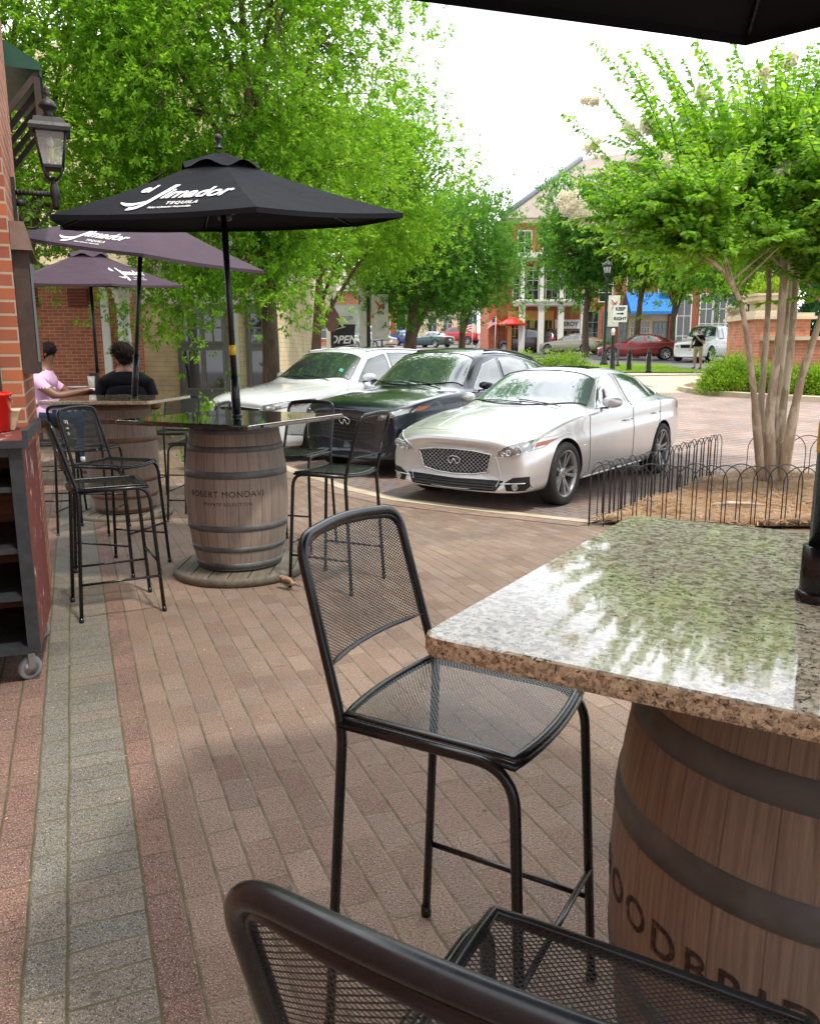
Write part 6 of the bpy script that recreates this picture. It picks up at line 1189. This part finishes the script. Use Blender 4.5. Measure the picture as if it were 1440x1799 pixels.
    q = q[(q[:, 2] > at(1300, 455).z + .22*np.sin(q[:, 0]*5.1)*np.cos(q[:, 1]*4.3) - .12*np.abs(q[:, 0]-cc[0]))]; PS += [tuple(v) for v in q]; DS += [tuple(v) for v in ((q-cc)*.5+rng.normal(0, .6, q.shape)+np.array([0, 0, -.2]))]; NS += [tuple(v) for v in (rng.normal(0, .5, q.shape)+np.array([0, 0, .9]))]; LS += list(.11*rng.uniform(.7, 1.2, len(q)))
    PS, DS, NS, LS = map(np.array, (PS, DS, NS, LS)); D = DS/np.linalg.norm(DS, axis=1, keepdims=True); S = np.cross(D, NS); S /= np.linalg.norm(S, axis=1, keepdims=True); N2 = np.cross(S, D); L2 = LS[:, None]; Wd = L2*.46
    # each leaf: two halves folded along the midrib, tip bent down
    a = PS+D*.004; m1 = PS+D*L2*.4-N2*L2*.0; m2 = PS+D*L2*.75-N2*L2*.05; tip = PS+D*L2-N2*L2*.14; l1 = m1+S*Wd*.5+N2*Wd*.14; l2 = m2+S*Wd*.36+N2*Wd*.1; r1 = m1-S*Wd*.5+N2*Wd*.14; r2 = m2-S*Wd*.36+N2*Wd*.1
    VV = np.stack([a, m1, m2, tip, l1, l2, r1, r2], 1).reshape(-1, 3); n = len(PS); b = np.arange(n)[:, None]*8
    F_ = np.concatenate([b+np.array([[0, 1, 4, 4]])*1, b+np.array([[1, 2, 5, 4]]), b+np.array([[2, 3, 5, 5]]), b+np.array([[0, 6, 1, 1]]), b+np.array([[6, 7, 2, 1]]), b+np.array([[7, 3, 2, 2]])])
    tri = [F_[i*n:(i+1)*n] for i in range(6)]; faces = [tuple(f[:3]) if f[2] == f[3] else tuple(f) for g_ in tri for f in g_.tolist()]
    me = bpy.data.meshes.new('leaves'); me.from_pydata(VV.tolist(), [], faces); me.update(); link('crown', me, MT['leaf_myrtle'], t)
    # flower panicles
    for (u, v, dy, s_) in [(1195, 318, -.9, 1.1), (1178, 305, -.8, .8), (1388, 297, -1.0, .8), (1020, 378, -.6, .9), (1003, 352, -.5, .9), (1108, 398, -.7, .45), (1122, 228, -.2, .7), (1040, 175, .3, .35), (1042, 262, .2, .5), (1232, 158, -.2, .35), (1345, 130, -.6, .4), (1392, 100, -.7, .4), (1132, 290, -.3, .6), (1235, 50, .2, .5), (1290, 545, 1.2, .5)]:
        c = at(u, v, dy); k = int(1300*s_); r_ = .078*s_**.6; sb_ = rng.normal(0, 1, (9, 3))*r_*np.array([1.1, .8, .8]); P = sb_[rng.integers(0, 9, k)]+rng.normal(0, 1, (k, 3))*r_*.42+np.array(c); n_ = P.shape[0]; D = rng.normal(0, 1, (n_, 3)); o = np_mesh('blossom', leaf_quads(P, D, rng.normal(0, 1, (n_, 3)), rng.uniform(.02, .04, n_), rng.uniform(.02, .034, n_), rng), np.arange(4*n_).reshape(-1, 4), MT['petals'], t)
myrtle()
# ------------------------------------------------------------------ street furniture and buildings
def window_on(parent, x, y, z, w, h, nx=2, nz=2, frame='white_paint', pane='glass_dark', th=.06, fr=.08):
    """window facing -y; (x, z) its lower left corner, y the wall face"""
    m = MB(); m.bbox((x-fr, y-th, z-fr), (x, y-.004, z+h+fr)); m.bbox((x+w, y-th, z-fr), (x+w+fr, y-.004, z+h+fr)); m.bbox((x, y-th, z-fr), (x+w, y-.004, z)); m.bbox((x, y-th, z+h), (x+w, y-.004, z+h+fr))
    for k in range(1, nx): m.bbox((x+w*k/nx-.02, y-th*.8, z), (x+w*k/nx+.02, y-.014, z+h))
    for k in range(1, nz): m.bbox((x, y-th*.7, z+h*k/nz-.02), (x+w, y-.0145, z+h*k/nz+.02))
    f = m.build('window', MT[frame], parent); MB().bbox((x, y-.012, z), (x+w, y-.003, z+h)).build('pane', MT[pane], f); return f
def lamp_post(x, y, label, banner=0, h=4.25):
    t = thing('street_lamp', label, 'street lamp', (x, y, G(y)), 0, 'black street lamps with bird banners'); m = MB()
    m.lathe([(.20, 0), (.20, .12), (.15, .2), (.13, .5), (.09, .6), (.075, .7), (.065, 2.2), (.055, h-.35), (.08, h-.3), (.05, h-.22), (.07, h-.1)], 16); m.build('post', MT['black_iron'], t)
    m = MB(); m.lathe([(.07, h-.1), (.16, h+.02), (.18, h+.08), (.165, h+.1)], 16)
    for k in range(8): a = k*PI/4; m.tube([(.16*math.cos(a), .16*math.sin(a), h+.08), (.22*math.cos(a), .22*math.sin(a), h+.38)], .012, 5)
    m.lathe([(.235, h+.37), (.27, h+.42), (.2, h+.52), (.1, h+.62), (.05, h+.66), (.03, h+.72), (.05, h+.76), (.005, h+.86)], 16); hd = m.build('lantern', MT['black_iron'], t); m = MB(); m.lathe([(.14, h+.09), (.205, h+.37)], 16, close=False); m.build('globe', simple('globe_glass', (.55, .57, .55), .15) if 'globe_glass' not in bpy.data.materials else bpy.data.materials['globe_glass'], hd)
    if banner:
        s = 1; m = MB(); m.tube([(0, 0, h-.95), (s*.72, 0, h-.90)], .015, 6); m.tube([(0, 0, h-2.45), (s*.60, 0, h-2.42)], .015, 6); m.build('banner_arm', MT['black_iron'], t)
        m = MB(); m.grid(lambda a, b: Vector((s*(.10+.56*a), -.02-.03*math.sin(3*a)*math.sin(3*b), h-2.40+1.46*b)), 8, 8); bn = m.build('banner', simple('banner_cloth', (.70, .68, .62), .8) if 'banner_cloth' not in bpy.data.materials else bpy.data.materials['banner_cloth'], t)
        # hummingbird emblem: body, wings, tail, beak
        m = MB(); z = h-1.35; q = lambda pts: m.add([(s*(.38+a), -.075, z+b) for a, b in pts], [tuple(range(len(pts)))])
        q([(-.04, .0), (.02, .08), (.06, .06), (.05, -.02), (-.05, -.16)]); q([(.02, .06), (-.16, .24), (-.14, .14), (-.02, .0)]); q([(.04, .04), (.16, .16), (.14, .04), (.05, -.02)]); q([(-.03, -.10), (-.16, -.24), (-.06, -.20), (.0, -.08)]); q([(.04, .08), (.10, .09), (.05, .055)])
        m.build('bird_emblem', simple('emblem_orange', (.55, .14, .06), .7) if 'emblem_orange' not in bpy.data.materials else bpy.data.materials['emblem_orange'], bn)
    return t
lamp_post(9.45, 40, 'black street lamp with a white bird banner before the blue awning', 1)
lamp_post(-1.35, 27.5, 'black lamp post with a bird banner above the white SUV roof', 1, 3.9)
lamp_post(-2.05, 62, 'thin far lamp post left of the blue hatchback', 0, 5.0)
lamp_post(6.6, 62, 'far lamp post beside the flags', 0, 4.6)
def sign_text(parent, s, size, loc, mat, rz=0, depth=.004, **k):
    vs, fs = text_mesh(s, size, depth, **k); m = Matrix.Translation(Vector(loc)) @ Matrix.Rotation(rz, 4, 'Z') @ Matrix.Rotation(R(90), 4, 'X'); mb = MB(); mb.add([m @ v for v in vs], fs); return mb.build('lettering', mat, parent)
MT['ink'] = simple('ink', (.02, .02, .02), .6)
# keep right sign
t = thing('traffic_sign', 'white keep right sign with an arrow on a black post', 'sign', (9.75, 38.5, G(38.5))); MB().lathe([(.12, 0), (.12, .08), (.05, .15), (.045, 2.9)], 12).build('post', MT['black_iron'], t)
m = MB(); m.bbox((-.32, -.075, 2.05), (.32, -.06, 2.80)); sg = m.build('sign_panel', MT['white_print'], t); sign_text(sg, 'KEEP', .21, (0, -.08, 2.64), MT['ink'], bold=.006); sign_text(sg, 'RIGHT', .20, (0, -.08, 2.20), MT['ink'], bold=.006)
m = MB(); m.add([(-.16, -.082, 2.405), (.06, -.082, 2.405), (.06, -.082, 2.36), (.18, -.082, 2.43), (.06, -.082, 2.50), (.06, -.082, 2.455), (-.16, -.082, 2.455)], [tuple(range(7))]); m.build('arrow', MT['ink'], sg)
# bollards
def bollard(x, y, h, label, ring=True):
    t = thing('bollard', label, 'bollard', (x, y, G(y)), 0, 'black bollards by the crossing'); m = MB(); m.lathe([(.13, 0), (.13, .06), (.09, .12), (.075, h*.75), (.09, h*.8), (.06, h*.9), (.03, h*.97), (.002, h+.03)], 14); m.build('post', MT['black_iron'], t)
    if ring:
        m = MB()
        for s in (-1, 1): m.tube([(s*.085, -.03, h*.12), (s*.12, -.02, h*.4), (s*.11, -.02, h*.62), (s*.02, -.02, h*.88)], .013, 6)
        m.build('steel_loop', MT['steel'], t)
bollard(9.35, 35.0, .95, 'black bollard with steel loops, left of the pair behind the silver car roof'); bollard(9.78, 33.6, .98, 'black bollard with steel loops, right of the pair before the lawn'); bollard(8.55, 34.6, 1.0, 'black bollard with steel loops at the foot of the keep right sign')
t = thing('marker_post', 'tall black post with a white striped cap beside the street lamp', 'post', (8.25, 33.5, G(33.5))); m = MB(); m.lathe([(.10, 0), (.10, .1), (.07, .2), (.06, 1.45), (.075, 1.5)], 12); m.build('post', MT['black_iron'], t); m = MB(); m.lathe([(.07, 1.5), (.075, 1.72), (.03, 1.78)], 12); m.build('cap', MT['white_print'], t)
# island kerb, bed, planter wall
ISL = [(8.1, 24.8), (8.2, 24.0), (8.7, 23.0), (9.6, 22.0), (11.0, 21.0), (13, 20.2), (16, 19.6), (20, 19.8), (20, 27), (12, 28), (8.6, 26)]
t = thing('planter_kerb', 'cream concrete kerb round the island bed with shrubs', 'kerb', (0, 0, 0)); m = MB()
pts = round_path([(a, b, 0) for a, b in ISL], .8, 5, True)
inn = []
for i, p in enumerate(pts): d = (pts[(i+1) % len(pts)]-pts[i-1]).normalized(); n_ = Vector((-d.y, d.x, 0)); inn.append(p+n_*.18)
N = len(pts); vs = [(p.x, p.y, G(p.y)-.02) for p in pts]+[(p.x, p.y, G(p.y)+.14) for p in pts]+[(q.x, q.y, G(q.y)+.15) for q in inn]+[(q.x, q.y, G(q.y)-.02) for q in inn]; m.add(vs, [(k+a*N, (k+1) % N+a*N, (k+1) % N+(a+1)*N, k+(a+1)*N) for a in range(3) for k in range(N)]); m.build('kerb_stone', MT['concrete'], t)
sheet('island_bed', [(p.x, p.y) for p in inn], .08, bpy.data.materials['mulch']); straw('pine_straw', [(8.3, 24.8), (8.4, 24.1), (8.9, 23.2), (9.7, 22.2), (11.1, 21.2), (13, 20.4), (16, 19.9), (16, 23), (9, 25)], 9000, 9, 'dry pine straw under the island shrubs', .25)
t = thing('planter_wall', 'curved brick planter wall with a cream cap and stone urn pedestal', 'wall', (0, 0, 0)); m = MB(); zb = G(25)-.1
m.bbox((10.45, 25.0, zb), (12.1, 27.2, 2.45)); m.bbox((12.101, 25.35, zb), (19, 26.6, 1.9))
m.rings([[Vector((13.05+2.45*math.cos(PI+PI*k/24)*1.0, 25.3-1.0*math.sin(PI*k/24), z)) for k in range(25)]+[Vector((15.4, 25.6, z)), Vector((10.6, 25.6, z))] for z in (zb, 1.82)], True, False); m.build('brick_wall', MT['brick_pale'], t)
m = MB(); m.rings([[Vector((13.05+2.55*math.cos(PI+PI*k/24), 25.3-1.1*math.sin(PI*k/24), z)) for k in range(25)]+[Vector((15.5, 25.55, z)), Vector((10.5, 25.55, z))] for z in (1.822, 1.93)], True, False)
m.bbox((10.32, 24.86, 2.452), (12.22, 27.3, 2.54)); m.bbox((10.38, 24.92, 2.541), (12.16, 27.2, 2.64)); m.bbox((14.5, 25.2, 1.902), (19.1, 26.7, 2.02)); m.build('cap_stone', MT['stone_cream'], t)
m = MB()
for w, z0_, z1_ in ((.66, 2.642, 2.73), (.45, 2.731, 2.98), (.52, 2.981, 3.03), (.66, 3.031, 3.17), (.72, 3.171, 3.24)): m.bbox((11.2-w/1.1, 26-w/1.1, z0_), (11.2+w/1.1, 26+w/1.1, z1_))
m.build('pedestal', MT['stone_cream'], t); 
shrub(11.2, 26, .7, .6, .55, 'yellow flowering plants growing in the stone pedestal', 12, 'leaf_yellow', 3000, .09, 'low yellow green shrubs', 3.22)
# ---- far brick terrace
YB = 61.0; t = thing('brick_terrace', 'three storey red brick building with white porch columns, dormers and a grey pitched roof', 'building', (0, YB, 0))
def pt(x, z, y=0): return (x, y, z)
m = MB(); m.bbox((7.2, 0, .5), (24.5, 14, 11.0)); m.build('wall', MT['brick_far'], t)
m = MB(); m.bbox((19.0, -.35, .5), (24.3, 0-.002, 7.4)); m.build('wall', simple('brick_dusky', (.30, .09, .055), .85, 0, .12, 1), t)
m = MB(); m.bbox((5.9, .8, .5), (7.19, 8, 6.9)); m.build('wall', MT['brick_far'], t)
MT['roof_grey'] = simple('roof_grey', (.33, .28, .235), .9, 0, .12, 1.2, .4, 20)
rf = MB(); rf.add([(6.6, -.6, 10.9), (25.2, -.6, 10.9), (25.2, 14.6, 10.9), (6.6, 14.6, 10.9), (13.6, 7, 16.4), (20.5, 7, 17.4)], [(0, 1, 5, 4), (1, 2, 5), (2, 3, 4, 5), (3, 0, 4), (3, 2, 1, 0)]); ro = rf.build('roof', MT['roof_grey'], t)
m2 = MB(); m2.tube([(6.6, -.65, 10.95), (13.6, 6.9, 16.5)], .22, 6); m2.build('hip_ridge', simple('ridge_blue', (.17, .19, .25), .7), ro)
m = MB(); m.bbox((6.9, -.5, 10.6), (24.9, -.002, 10.88)); m.bbox((7.1, -.12, 7.4), (24.5, -.003, 7.6)); m.build('cornice', MT['stone_cream'], t)
for x in (11.1, 12.9, 15.6, 18.2):
    m = MB(); m.bbox((x-.55, .4, 11.9), (x+.55, 3.5, 13.3)); m.add([(x-.7, .3, 13.3), (x+.7, .3, 13.3), (x, .3, 14.0), (x-.7, 4, 13.3), (x+.7, 4, 13.3), (x, 4, 14.0)], [(0, 1, 2), (1, 4, 5, 2), (0, 2, 5, 3), (5, 4, 3)]); dm = m.build('dormer', MT['white_paint'], t); window_on(dm, x-.3, .4, 12.1, .6, .95, 2, 2)
for x in (7.9, 9.7, 12.0, 14.2, 16.2, 18.2, 20.4, 22.4): window_on(t, x, 0, 8.5, .9, 1.55, 2, 2)
for x in (7.6, 13.9, 15.9, 18.2, 20.6, 22.6): window_on(t, x, 0, 5.15, .9, 1.8, 2, 3)
# porch
pc = MB()
for x in (8.0, 9.35, 10.75, 12.35):
    pc.bbox((x-.2, -2.2, 1.0), (x+.2, -1.84, 4.75)); pc.bbox((x-.22, -2.25, 1.0), (x+.22, -1.81, 1.3)); pc.bbox((x-.22, -2.25, 4.55), (x+.22, -1.81, 4.749))
for x in (8.0, 9.35, 10.75, 12.35): pc.bbox((x-.13, -2.15, 5.16), (x+.13, -1.9, 8.0))
pc.build('porch_column', MT['white_paint'], t); m = MB(); m.bbox((7.6, -2.35, 4.75), (12.8, -.13, 5.15)); m.bbox((7.5, -2.45, 5.0), (12.9, -2.352, 5.12)); m.bbox((7.7, -2.3, 8.0), (12.7, -.13, 8.35)); m.build('porch_beam', MT['white_paint'], t)
m = MB()
for k in range(46): m.bbox((8.15+k*.09, -2.03, 5.2), (8.17+k*.09, -2.01, 6.1))
m.bbox((8.13, -2.045, 6.1), (12.25, -1.995, 6.14)); m.build('balcony_railing', MT['black_iron'], t)
for x in (8.6, 10.0, 11.4): window_on(t, x, 0, 5.3, .8, 2.0, 2, 3)
MT['warm_front'] = simple('warm_front', (.72, .36, .10), .6, 0, .1); m = MB(); m.bbox((7.25, -.10, 1.2), (10.6, -.004, 4.5)); m.build('shopfront', MT['warm_front'], t)
for x in (7.5, 8.35, 9.2, 9.95): window_on(t, x, -.1, 1.5, .5, 2.3, 2, 4, 'warm_front')
m = MB(); m.bbox((10.7, -.12, 3.2), (12.6, -.04, 3.85)); sg = m.build('shop_sign', MT['white_print'], t); sign_text(sg, 'LEROY', .42, (11.75, -.125, 3.52), MT['ink'], bold=.012)
for x in (10.9, 11.9): window_on(t, x, 0, 1.3, .7, 1.75, 2, 3, 'grey_frame')
for x in (13.1, 14.3): window_on(t, x, 0, 1.4, .75, 3.0, 2, 4, 'grey_frame')
m = MB(); m.bbox((15.35, -.08, 1.2), (19.0, -.003, 4.5)); m.build('shopfront', MT['stone_cream'], t)
m = MB(); m.bbox((16.1, -.16, 1.25), (17.75, -.081, 3.95)); dr = m.build('french_door', simple('door_yellow', (.66, .52, .24), .5), t)
for k in range(2): window_on(dr, 16.25+k*.78, -.16, 1.6, .58, 2.1, 3, 5, 'cream_paint', th=.04, fr=.05)
window_on(t, 15.45, -.08, 1.8, .5, 2.0, 2, 5, 'grey_frame'); window_on(t, 18.0, -.08, 1.9, .9, 1.7, 3, 4, 'grey_frame')
m = MB()
for k in range(3):
    a = 15.8+k*1.02; m.add([(a, -1.7, 4.35), (a+1.01, -1.7, 4.35), (a+1.01, -.09, 5.75), (a, -.09, 5.75), (a, -1.7, 4.15), (a+1.01, -1.7, 4.15)], [(0, 1, 2, 3), (4, 5, 1, 0)])
m.add([(15.8, -1.7, 4.35), (15.8, -.09, 5.75), (15.8, -.09, 4.3), (18.85, -1.7, 4.35), (18.85, -.09, 5.75), (18.85, -.09, 4.3)], [(0, 1, 2), (3, 5, 4)]); m.build('awning', simple('awning_blue', (.02, .20, .62), .7), t)
window_on(t, 19.55, -.35, 1.2, .95, 4.3, 2, 3, 'white_paint', 'glass_dark'); 
for k in range(3): window_on(t, 21.2+k*.98, -.35, 1.4, .85, 4.2, 2, 4, 'white_paint', 'glass_dark')
m = MB(); m.lathe([(.05, 0), (.12, .1), (.15, .35), (.05, .5)], 10, (19.0, -.5, 4.1)); m.build('wall_lamp', MT['black_iron'], t)
for nm_, (x, z, w, h) in (('balcony', (18.4, 6.3, 1.5, .9)),):
    m = MB(); m.bbox((x, -1.0, z-.12), (x+w, -.36, z)); 
    for k in range(16): m.bbox((x+k*w/15, -1.0, z), (x+k*w/15+.025, -.975, z+h))
    m.bbox((x, -1.01, z+h), (x+w, -.96, z+h+.04)); m.build(nm_, MT['black_iron'], t)
# more terraces, further down the street
def block(label, x0, x1, y, z0, z1, mat, wins, roofc=None, depth=10, cols=0):
    t = thing('street_building', label, 'building', (0, y, 0)); MB().bbox((x0, 0, z0), (x1, depth, z1)).build('wall', MT[mat], t)
    for (x, z, w, h, fr) in wins: window_on(t, x, 0, z, w, h, 2, 3, fr, th=.1, fr=.1)
    if roofc: m = MB(); xm = (x0+x1)/2; m.add([(x0-.5, -.6, z1), (x1+.5, -.6, z1), (x1+.5, depth+.6, z1), (x0-.5, depth+.6, z1), (x0+2, depth/2, z1+3), (x1-2, depth/2, z1+3)], [(0, 1, 5, 4), (1, 2, 5), (2, 3, 4, 5), (3, 0, 4), (3, 2, 1, 0)]); m.build('roof', MT[roofc], t)
    return t
block('pale cream shop building with white framed doors behind the flags', .9, 7.2, 88, 2.0, 6.6, 'siding_pale', [(2.0, 2.9, .9, 2.4, 'white_paint'), (3.6, 2.9, .9, 2.4, 'white_paint'), (5.3, 2.9, .9, 2.4, 'white_paint')], 'roof_grey')
block('brick building with tall openings left of the red pickup', -4.0, .8, 92, 2.0, 8.5, 'brick_far', [(-3.2, 3.2, 1.0, 2.4, 'white_paint'), (-1.4, 3.2, 1.0, 2.4, 'white_paint'), (-3.2, 6.3, 1.0, 1.4, 'white_paint'), (-1.4, 6.3, 1.0, 1.4, 'white_paint')], 'roof_grey')
block('cream and brick corner building seen under the tree crowns', -13, -4.2, 84, 2.0, 7.6, 'brick_pale', [(-12, 3.0, 1.2, 2.4, 'white_paint'), (-9.6, 3.0, 1.2, 2.4, 'white_paint'), (-7.4, 3.0, 1.2, 2.4, 'white_paint'), (-5.6, 3.0, .9, 2.4, 'white_paint')], 'roof_grey')
t = thing('clapboard_house', 'cream clapboard building with grey framed windows and white pilasters', 'building', (0, 19.0, 0)); zb = -.1
m = MB(); m.bbox((-6.9, 0, zb), (-3.15, 9, 7.6)); m.bbox((-14, 1.5, zb), (-6.9, 9, 8.6)); m.build('wall', MT['siding'], t)
m = MB()
for x in (-4.02, -3.32): m.bbox((x-.11, -.06, zb), (x+.11, -.002, 7.6))
m.bbox((-6.9, -.05, 2.62), (-3.2, -.001, 2.85)); m.build('pilaster', MT['white_paint'], t)
for (x, w) in ((-5.22, .95), (-3.66, .32)):
    m = MB(); m.bbox((x-.09, -.08, .1), (x+w+.09, -.0625, 2.60)); m.build('window_surround', MT['grey_frame'], t)
for x in (-5.18, -4.68): window_on(t, x, -.08, .72, .40, .85, 1, 1, 'grey_frame', th=.05, fr=.05); window_on(t, x, -.08, 1.78, .40, .6, 2, 2, 'grey_frame', th=.05, fr=.05)
window_on(t, -3.62, -.08, .35, .26, 1.2, 1, 1, 'grey_frame', th=.05, fr=.05); window_on(t, -3.62, -.08, 1.75, .26, .65, 1, 2, 'grey_frame', th=.05, fr=.05)
for x in (-6.3, -4.9): window_on(t, x, 0, 4.2, .8, 1.5, 2, 2)
t = thing('brick_annexe', 'red brick side building with a louvred vent and a white downspout behind the two women', 'building', (0, 16.6, 0)); m = MB(); m.bbox((-12, 0, -.1), (-5.85, 1.6, 3.05)); m.build('wall', MT['brick_left'], t)
m = MB(); m.bbox((-6.12, -.09, -.1), (-5.98, -.004, 2.95)); m.build('downspout', MT['white_paint'], t); m = MB(); m.bbox((-6.78, -.03, 2.42), (-6.36, -.002, 2.78)); vt = m.build('vent', simple('vent_red', (.14, .035, .025), .7), t); m = MB()
for k in range(5): m.box((-6.57, -.05, 2.48+k*.06), (.36, .03, .028), M=Matrix.Rotation(R(35), 4, 'X'))
m.build('louvre', simple('louvre_red', (.30, .08, .05), .7), vt); m = MB(); m.bbox((-12, -.2, 3.05), (-5.6, 1.7, 3.22)); m.build('eave', MT['white_paint'], t)
t = thing('porch_column', 'white column with a carved capital at the corner of the red brick annexe', 'column', (-5.62, 16.35, -.1)); m = MB(); m.lathe([(.17, 0), (.17, .12), (.135, .18), (.13, 1.4), (.115, 2.55)], 20); m.build('shaft', MT['white_paint'], t)
m = MB(); m.lathe([(.12, 2.551), (.15, 2.6), (.135, 2.66), (.17, 2.74), (.19, 2.84)], 20)
for k in range(8): a = k*PI/4; m.ball((.15*math.cos(a), .15*math.sin(a), 2.72), .045, 8)
m.bbox((-.21, -.21, 2.841), (.21, .21, 2.9)); m.build('capital', MT['white_paint'], t); m = MB(); m.bbox((-.30, -.30, 2.901), (3.3, .3, 3.25)); m.build('entablature', MT['white_paint'], t)
t = thing('awning_post', 'slim brown post leaning behind the woman in pink', 'post', (-6.55, 13.6, -.1)); MB().tube([(-.13, 0, 2.65), (.10, 0, 0)], .055, 8).build('post', MT['brown_wood'], t)
# tall posts and signs beyond
def white_post(x, y, w, h, label): t = thing('porch_post', label, 'post', (x, y, G(y)), 0, 'white porch posts beyond the cream building'); MB().bbox((-w/2, -w/2, 0), (w/2, w/2, h)).build('shaft', MT['white_paint'], t); MB().bbox((-w/2-.05, -w/2-.05, h-.2), (w/2+.05, w/2+.05, h-.05)).build('moulding', MT['white_paint'], t)
white_post(-3.95, 28, .24, 3.6, 'white porch post right of the thin tree trunk'); white_post(-2.62, 28, .34, 3.6, 'wide white porch post left of the stop sign'); white_post(-1.62, 29, .26, 3.8, 'white porch post left of the bird banner')
t = thing('stop_sign', 'brown back of an octagonal stop sign seen edge on', 'sign', (-2.28, 24.5, G(24.5))); MB().tube([(0, 0, 0), (0, 0, 2.75)], .045, 8).build('post', MT['black_iron'], t); m = MB(); m.lathe([(.37, -.012), (.37, .012)], 8, (0, -.06, 2.15), Matrix.Rotation(R(58), 4, 'Z') @ Matrix.Rotation(R(90), 4, 'X') @ Matrix.Rotation(R(22.5), 4, 'Z'), smooth=False); m.build('sign_panel', simple('sign_back', (.16, .07, .05), .6), t)
t = thing('shop_sign', 'white hanging shop sign with grey lettering above the OPEN banner', 'sign', (-1.98, 26.5, 0)); m = MB(); m.bbox((-.46, 0, 2.15), (.40, .03, 3.02)); sg = m.build('sign_panel', simple('sign_pale', (.55, .66, .60), .6), t); mi = MB(); mi.bbox((-.41, -.006, 2.2), (.35, -.001, 2.97)); mi.build('sign_face', simple('sign_face', (.72, .76, .76), .6), sg)
sign_text(sg, 'BOTTLES', .15, (-.12, -.012, 2.60), simple('sign_blue', (.22, .30, .42), .6), bold=.003); sign_text(sg, 'TASTING BEER MARKET', .068, (-.03, -.012, 2.38), simple('sign_grey', (.35, .38, .42), .6), bold=.001); m = MB(); m.tube([(-.46, .015, 3.02), (-.46, .015, 3.3)], .02, 6); m.tube([(.40, .015, 3.02), (.40, .015, 3.3)], .02, 6); m.build('hanger', MT['black_iron'], t)
t = thing('feather_banner', 'black and white OPEN banner standing under the shop sign', 'banner', (-2.12, 26.2, G(26.2))); m = MB(); m.add([(-.35, 0, .7), (.30, 0, .7), (.42, 0, 2.0), (-.33, 0, 2.0), (-.35, .02, .7), (.30, .02, .7), (.42, .02, 2.0), (-.33, .02, 2.0)], [(0, 1, 2, 3), (7, 6, 5, 4), (0, 4, 5, 1), (1, 5, 6, 2), (2, 6, 7, 3), (3, 7, 4, 0)]); bn = m.build('cloth', simple('banner_black', (.03, .03, .035), .8), t)
sign_text(bn, 'OPEN', .34, (0.0, -.012, 1.52), MT['white_print'], bold=.01, shear=.3); m = MB()
for (a, b, c_, d) in ((-.3, 1.25, .34, 1.32), (-.28, .95, .1, 1.05), (-.05, .8, .25, .9), (-.28, 1.82, .1, 1.88)): m.add([(a, -.01, b), (c_, -.01, b+.10), (c_, -.01, d+.06), (a, -.01, d-.04)], [(0, 1, 2, 3)])
m.build('brush_stroke', MT['white_print'], bn); MB().tube([(-.36, .01, 0), (-.34, .01, 2.1)], .015, 6).build('pole', MT['black_iron'], t)
# flags and distant red umbrellas
for i, (x, y, lb) in enumerate(((4.55, 60, 'american flag on a pole in front of the red pickup, the larger one'), (6.0, 58, 'american flag hanging on a pole left of the red cafe umbrellas'))):
    t = thing('flag', lb, 'flag', (x, y, G(y)), 0, 'american flags on poles'); MB().tube([(0, 0, 0), (.05, 0, 2.6)], .025, 6).build('pole', MT['white_paint'], t); s = (.95, .62)[i]; f = lambda a, b: Vector((-a*s*.85-.0, -.05+.08*math.sin(6*a), 2.45-b*s*.75-a*a*s*.55))
    st_ = MB(); rd = MB(); bl = MB()
    for k in range(9): (rd if k % 2 == 0 else st_).grid(lambda a, b, k=k: f(a, (k+b)/9), 10, 1)
    c_ = st_.build('cloth', MT['white_print'], t); rd.build('stripe', MT['red_plastic'], c_); bl.grid(lambda a, b: f(a*.42, b*.5)+Vector((0, -.012, 0)), 5, 4); bl.build('canton', simple('canton_blue', (.02, .05, .25), .7) if 'canton_blue' not in bpy.data.materials else bpy.data.materials['canton_blue'], c_)
t = thing('banner_flag', 'white and blue flag above the larger american flag', 'flag', (4.95, 61, G(61))); MB().tube([(0, 0, 0), (0, 0, 4.2)], .03, 6).build('pole', MT['black_iron'], t); m = MB(); m.add([(0, 0, 4.1), (-.35, 0, 3.3), (-.4, 0, 2.5), (0, 0, 2.2)], [(0, 1, 2, 3)]); m.build('cloth', MT['white_print'], t); m = MB(); m.add([(-.02, -.02, 2.7), (-.42, -.02, 2.9), (-.4, -.02, 2.3), (-.02, -.02, 2.0)], [(0, 1, 2, 3)]); m.build('blue_field', bpy.data.materials['canton_blue'], t)
for i, (x, y, lb) in enumerate(((6.6, 63.0, 'red cafe umbrella nearest the flags'), (7.3, 60.5, 'red cafe umbrella before the orange shopfront'))):
    t = thing('cafe_umbrella', lb, 'umbrella', (x, y-2, G(y)), 0, 'red cafe umbrellas down the street'); MB().tube([(0, 0, 0), (0, 0, 2.6)], .03, 6).build('pole', MT['black_iron'], t); m = MB(); m.lathe([(.95, 1.9), (.97, 2.0), (.5, 2.3), (.02, 2.5)], 8, smooth=False, close=False); m.build('canopy', MT['red_plastic'], t)
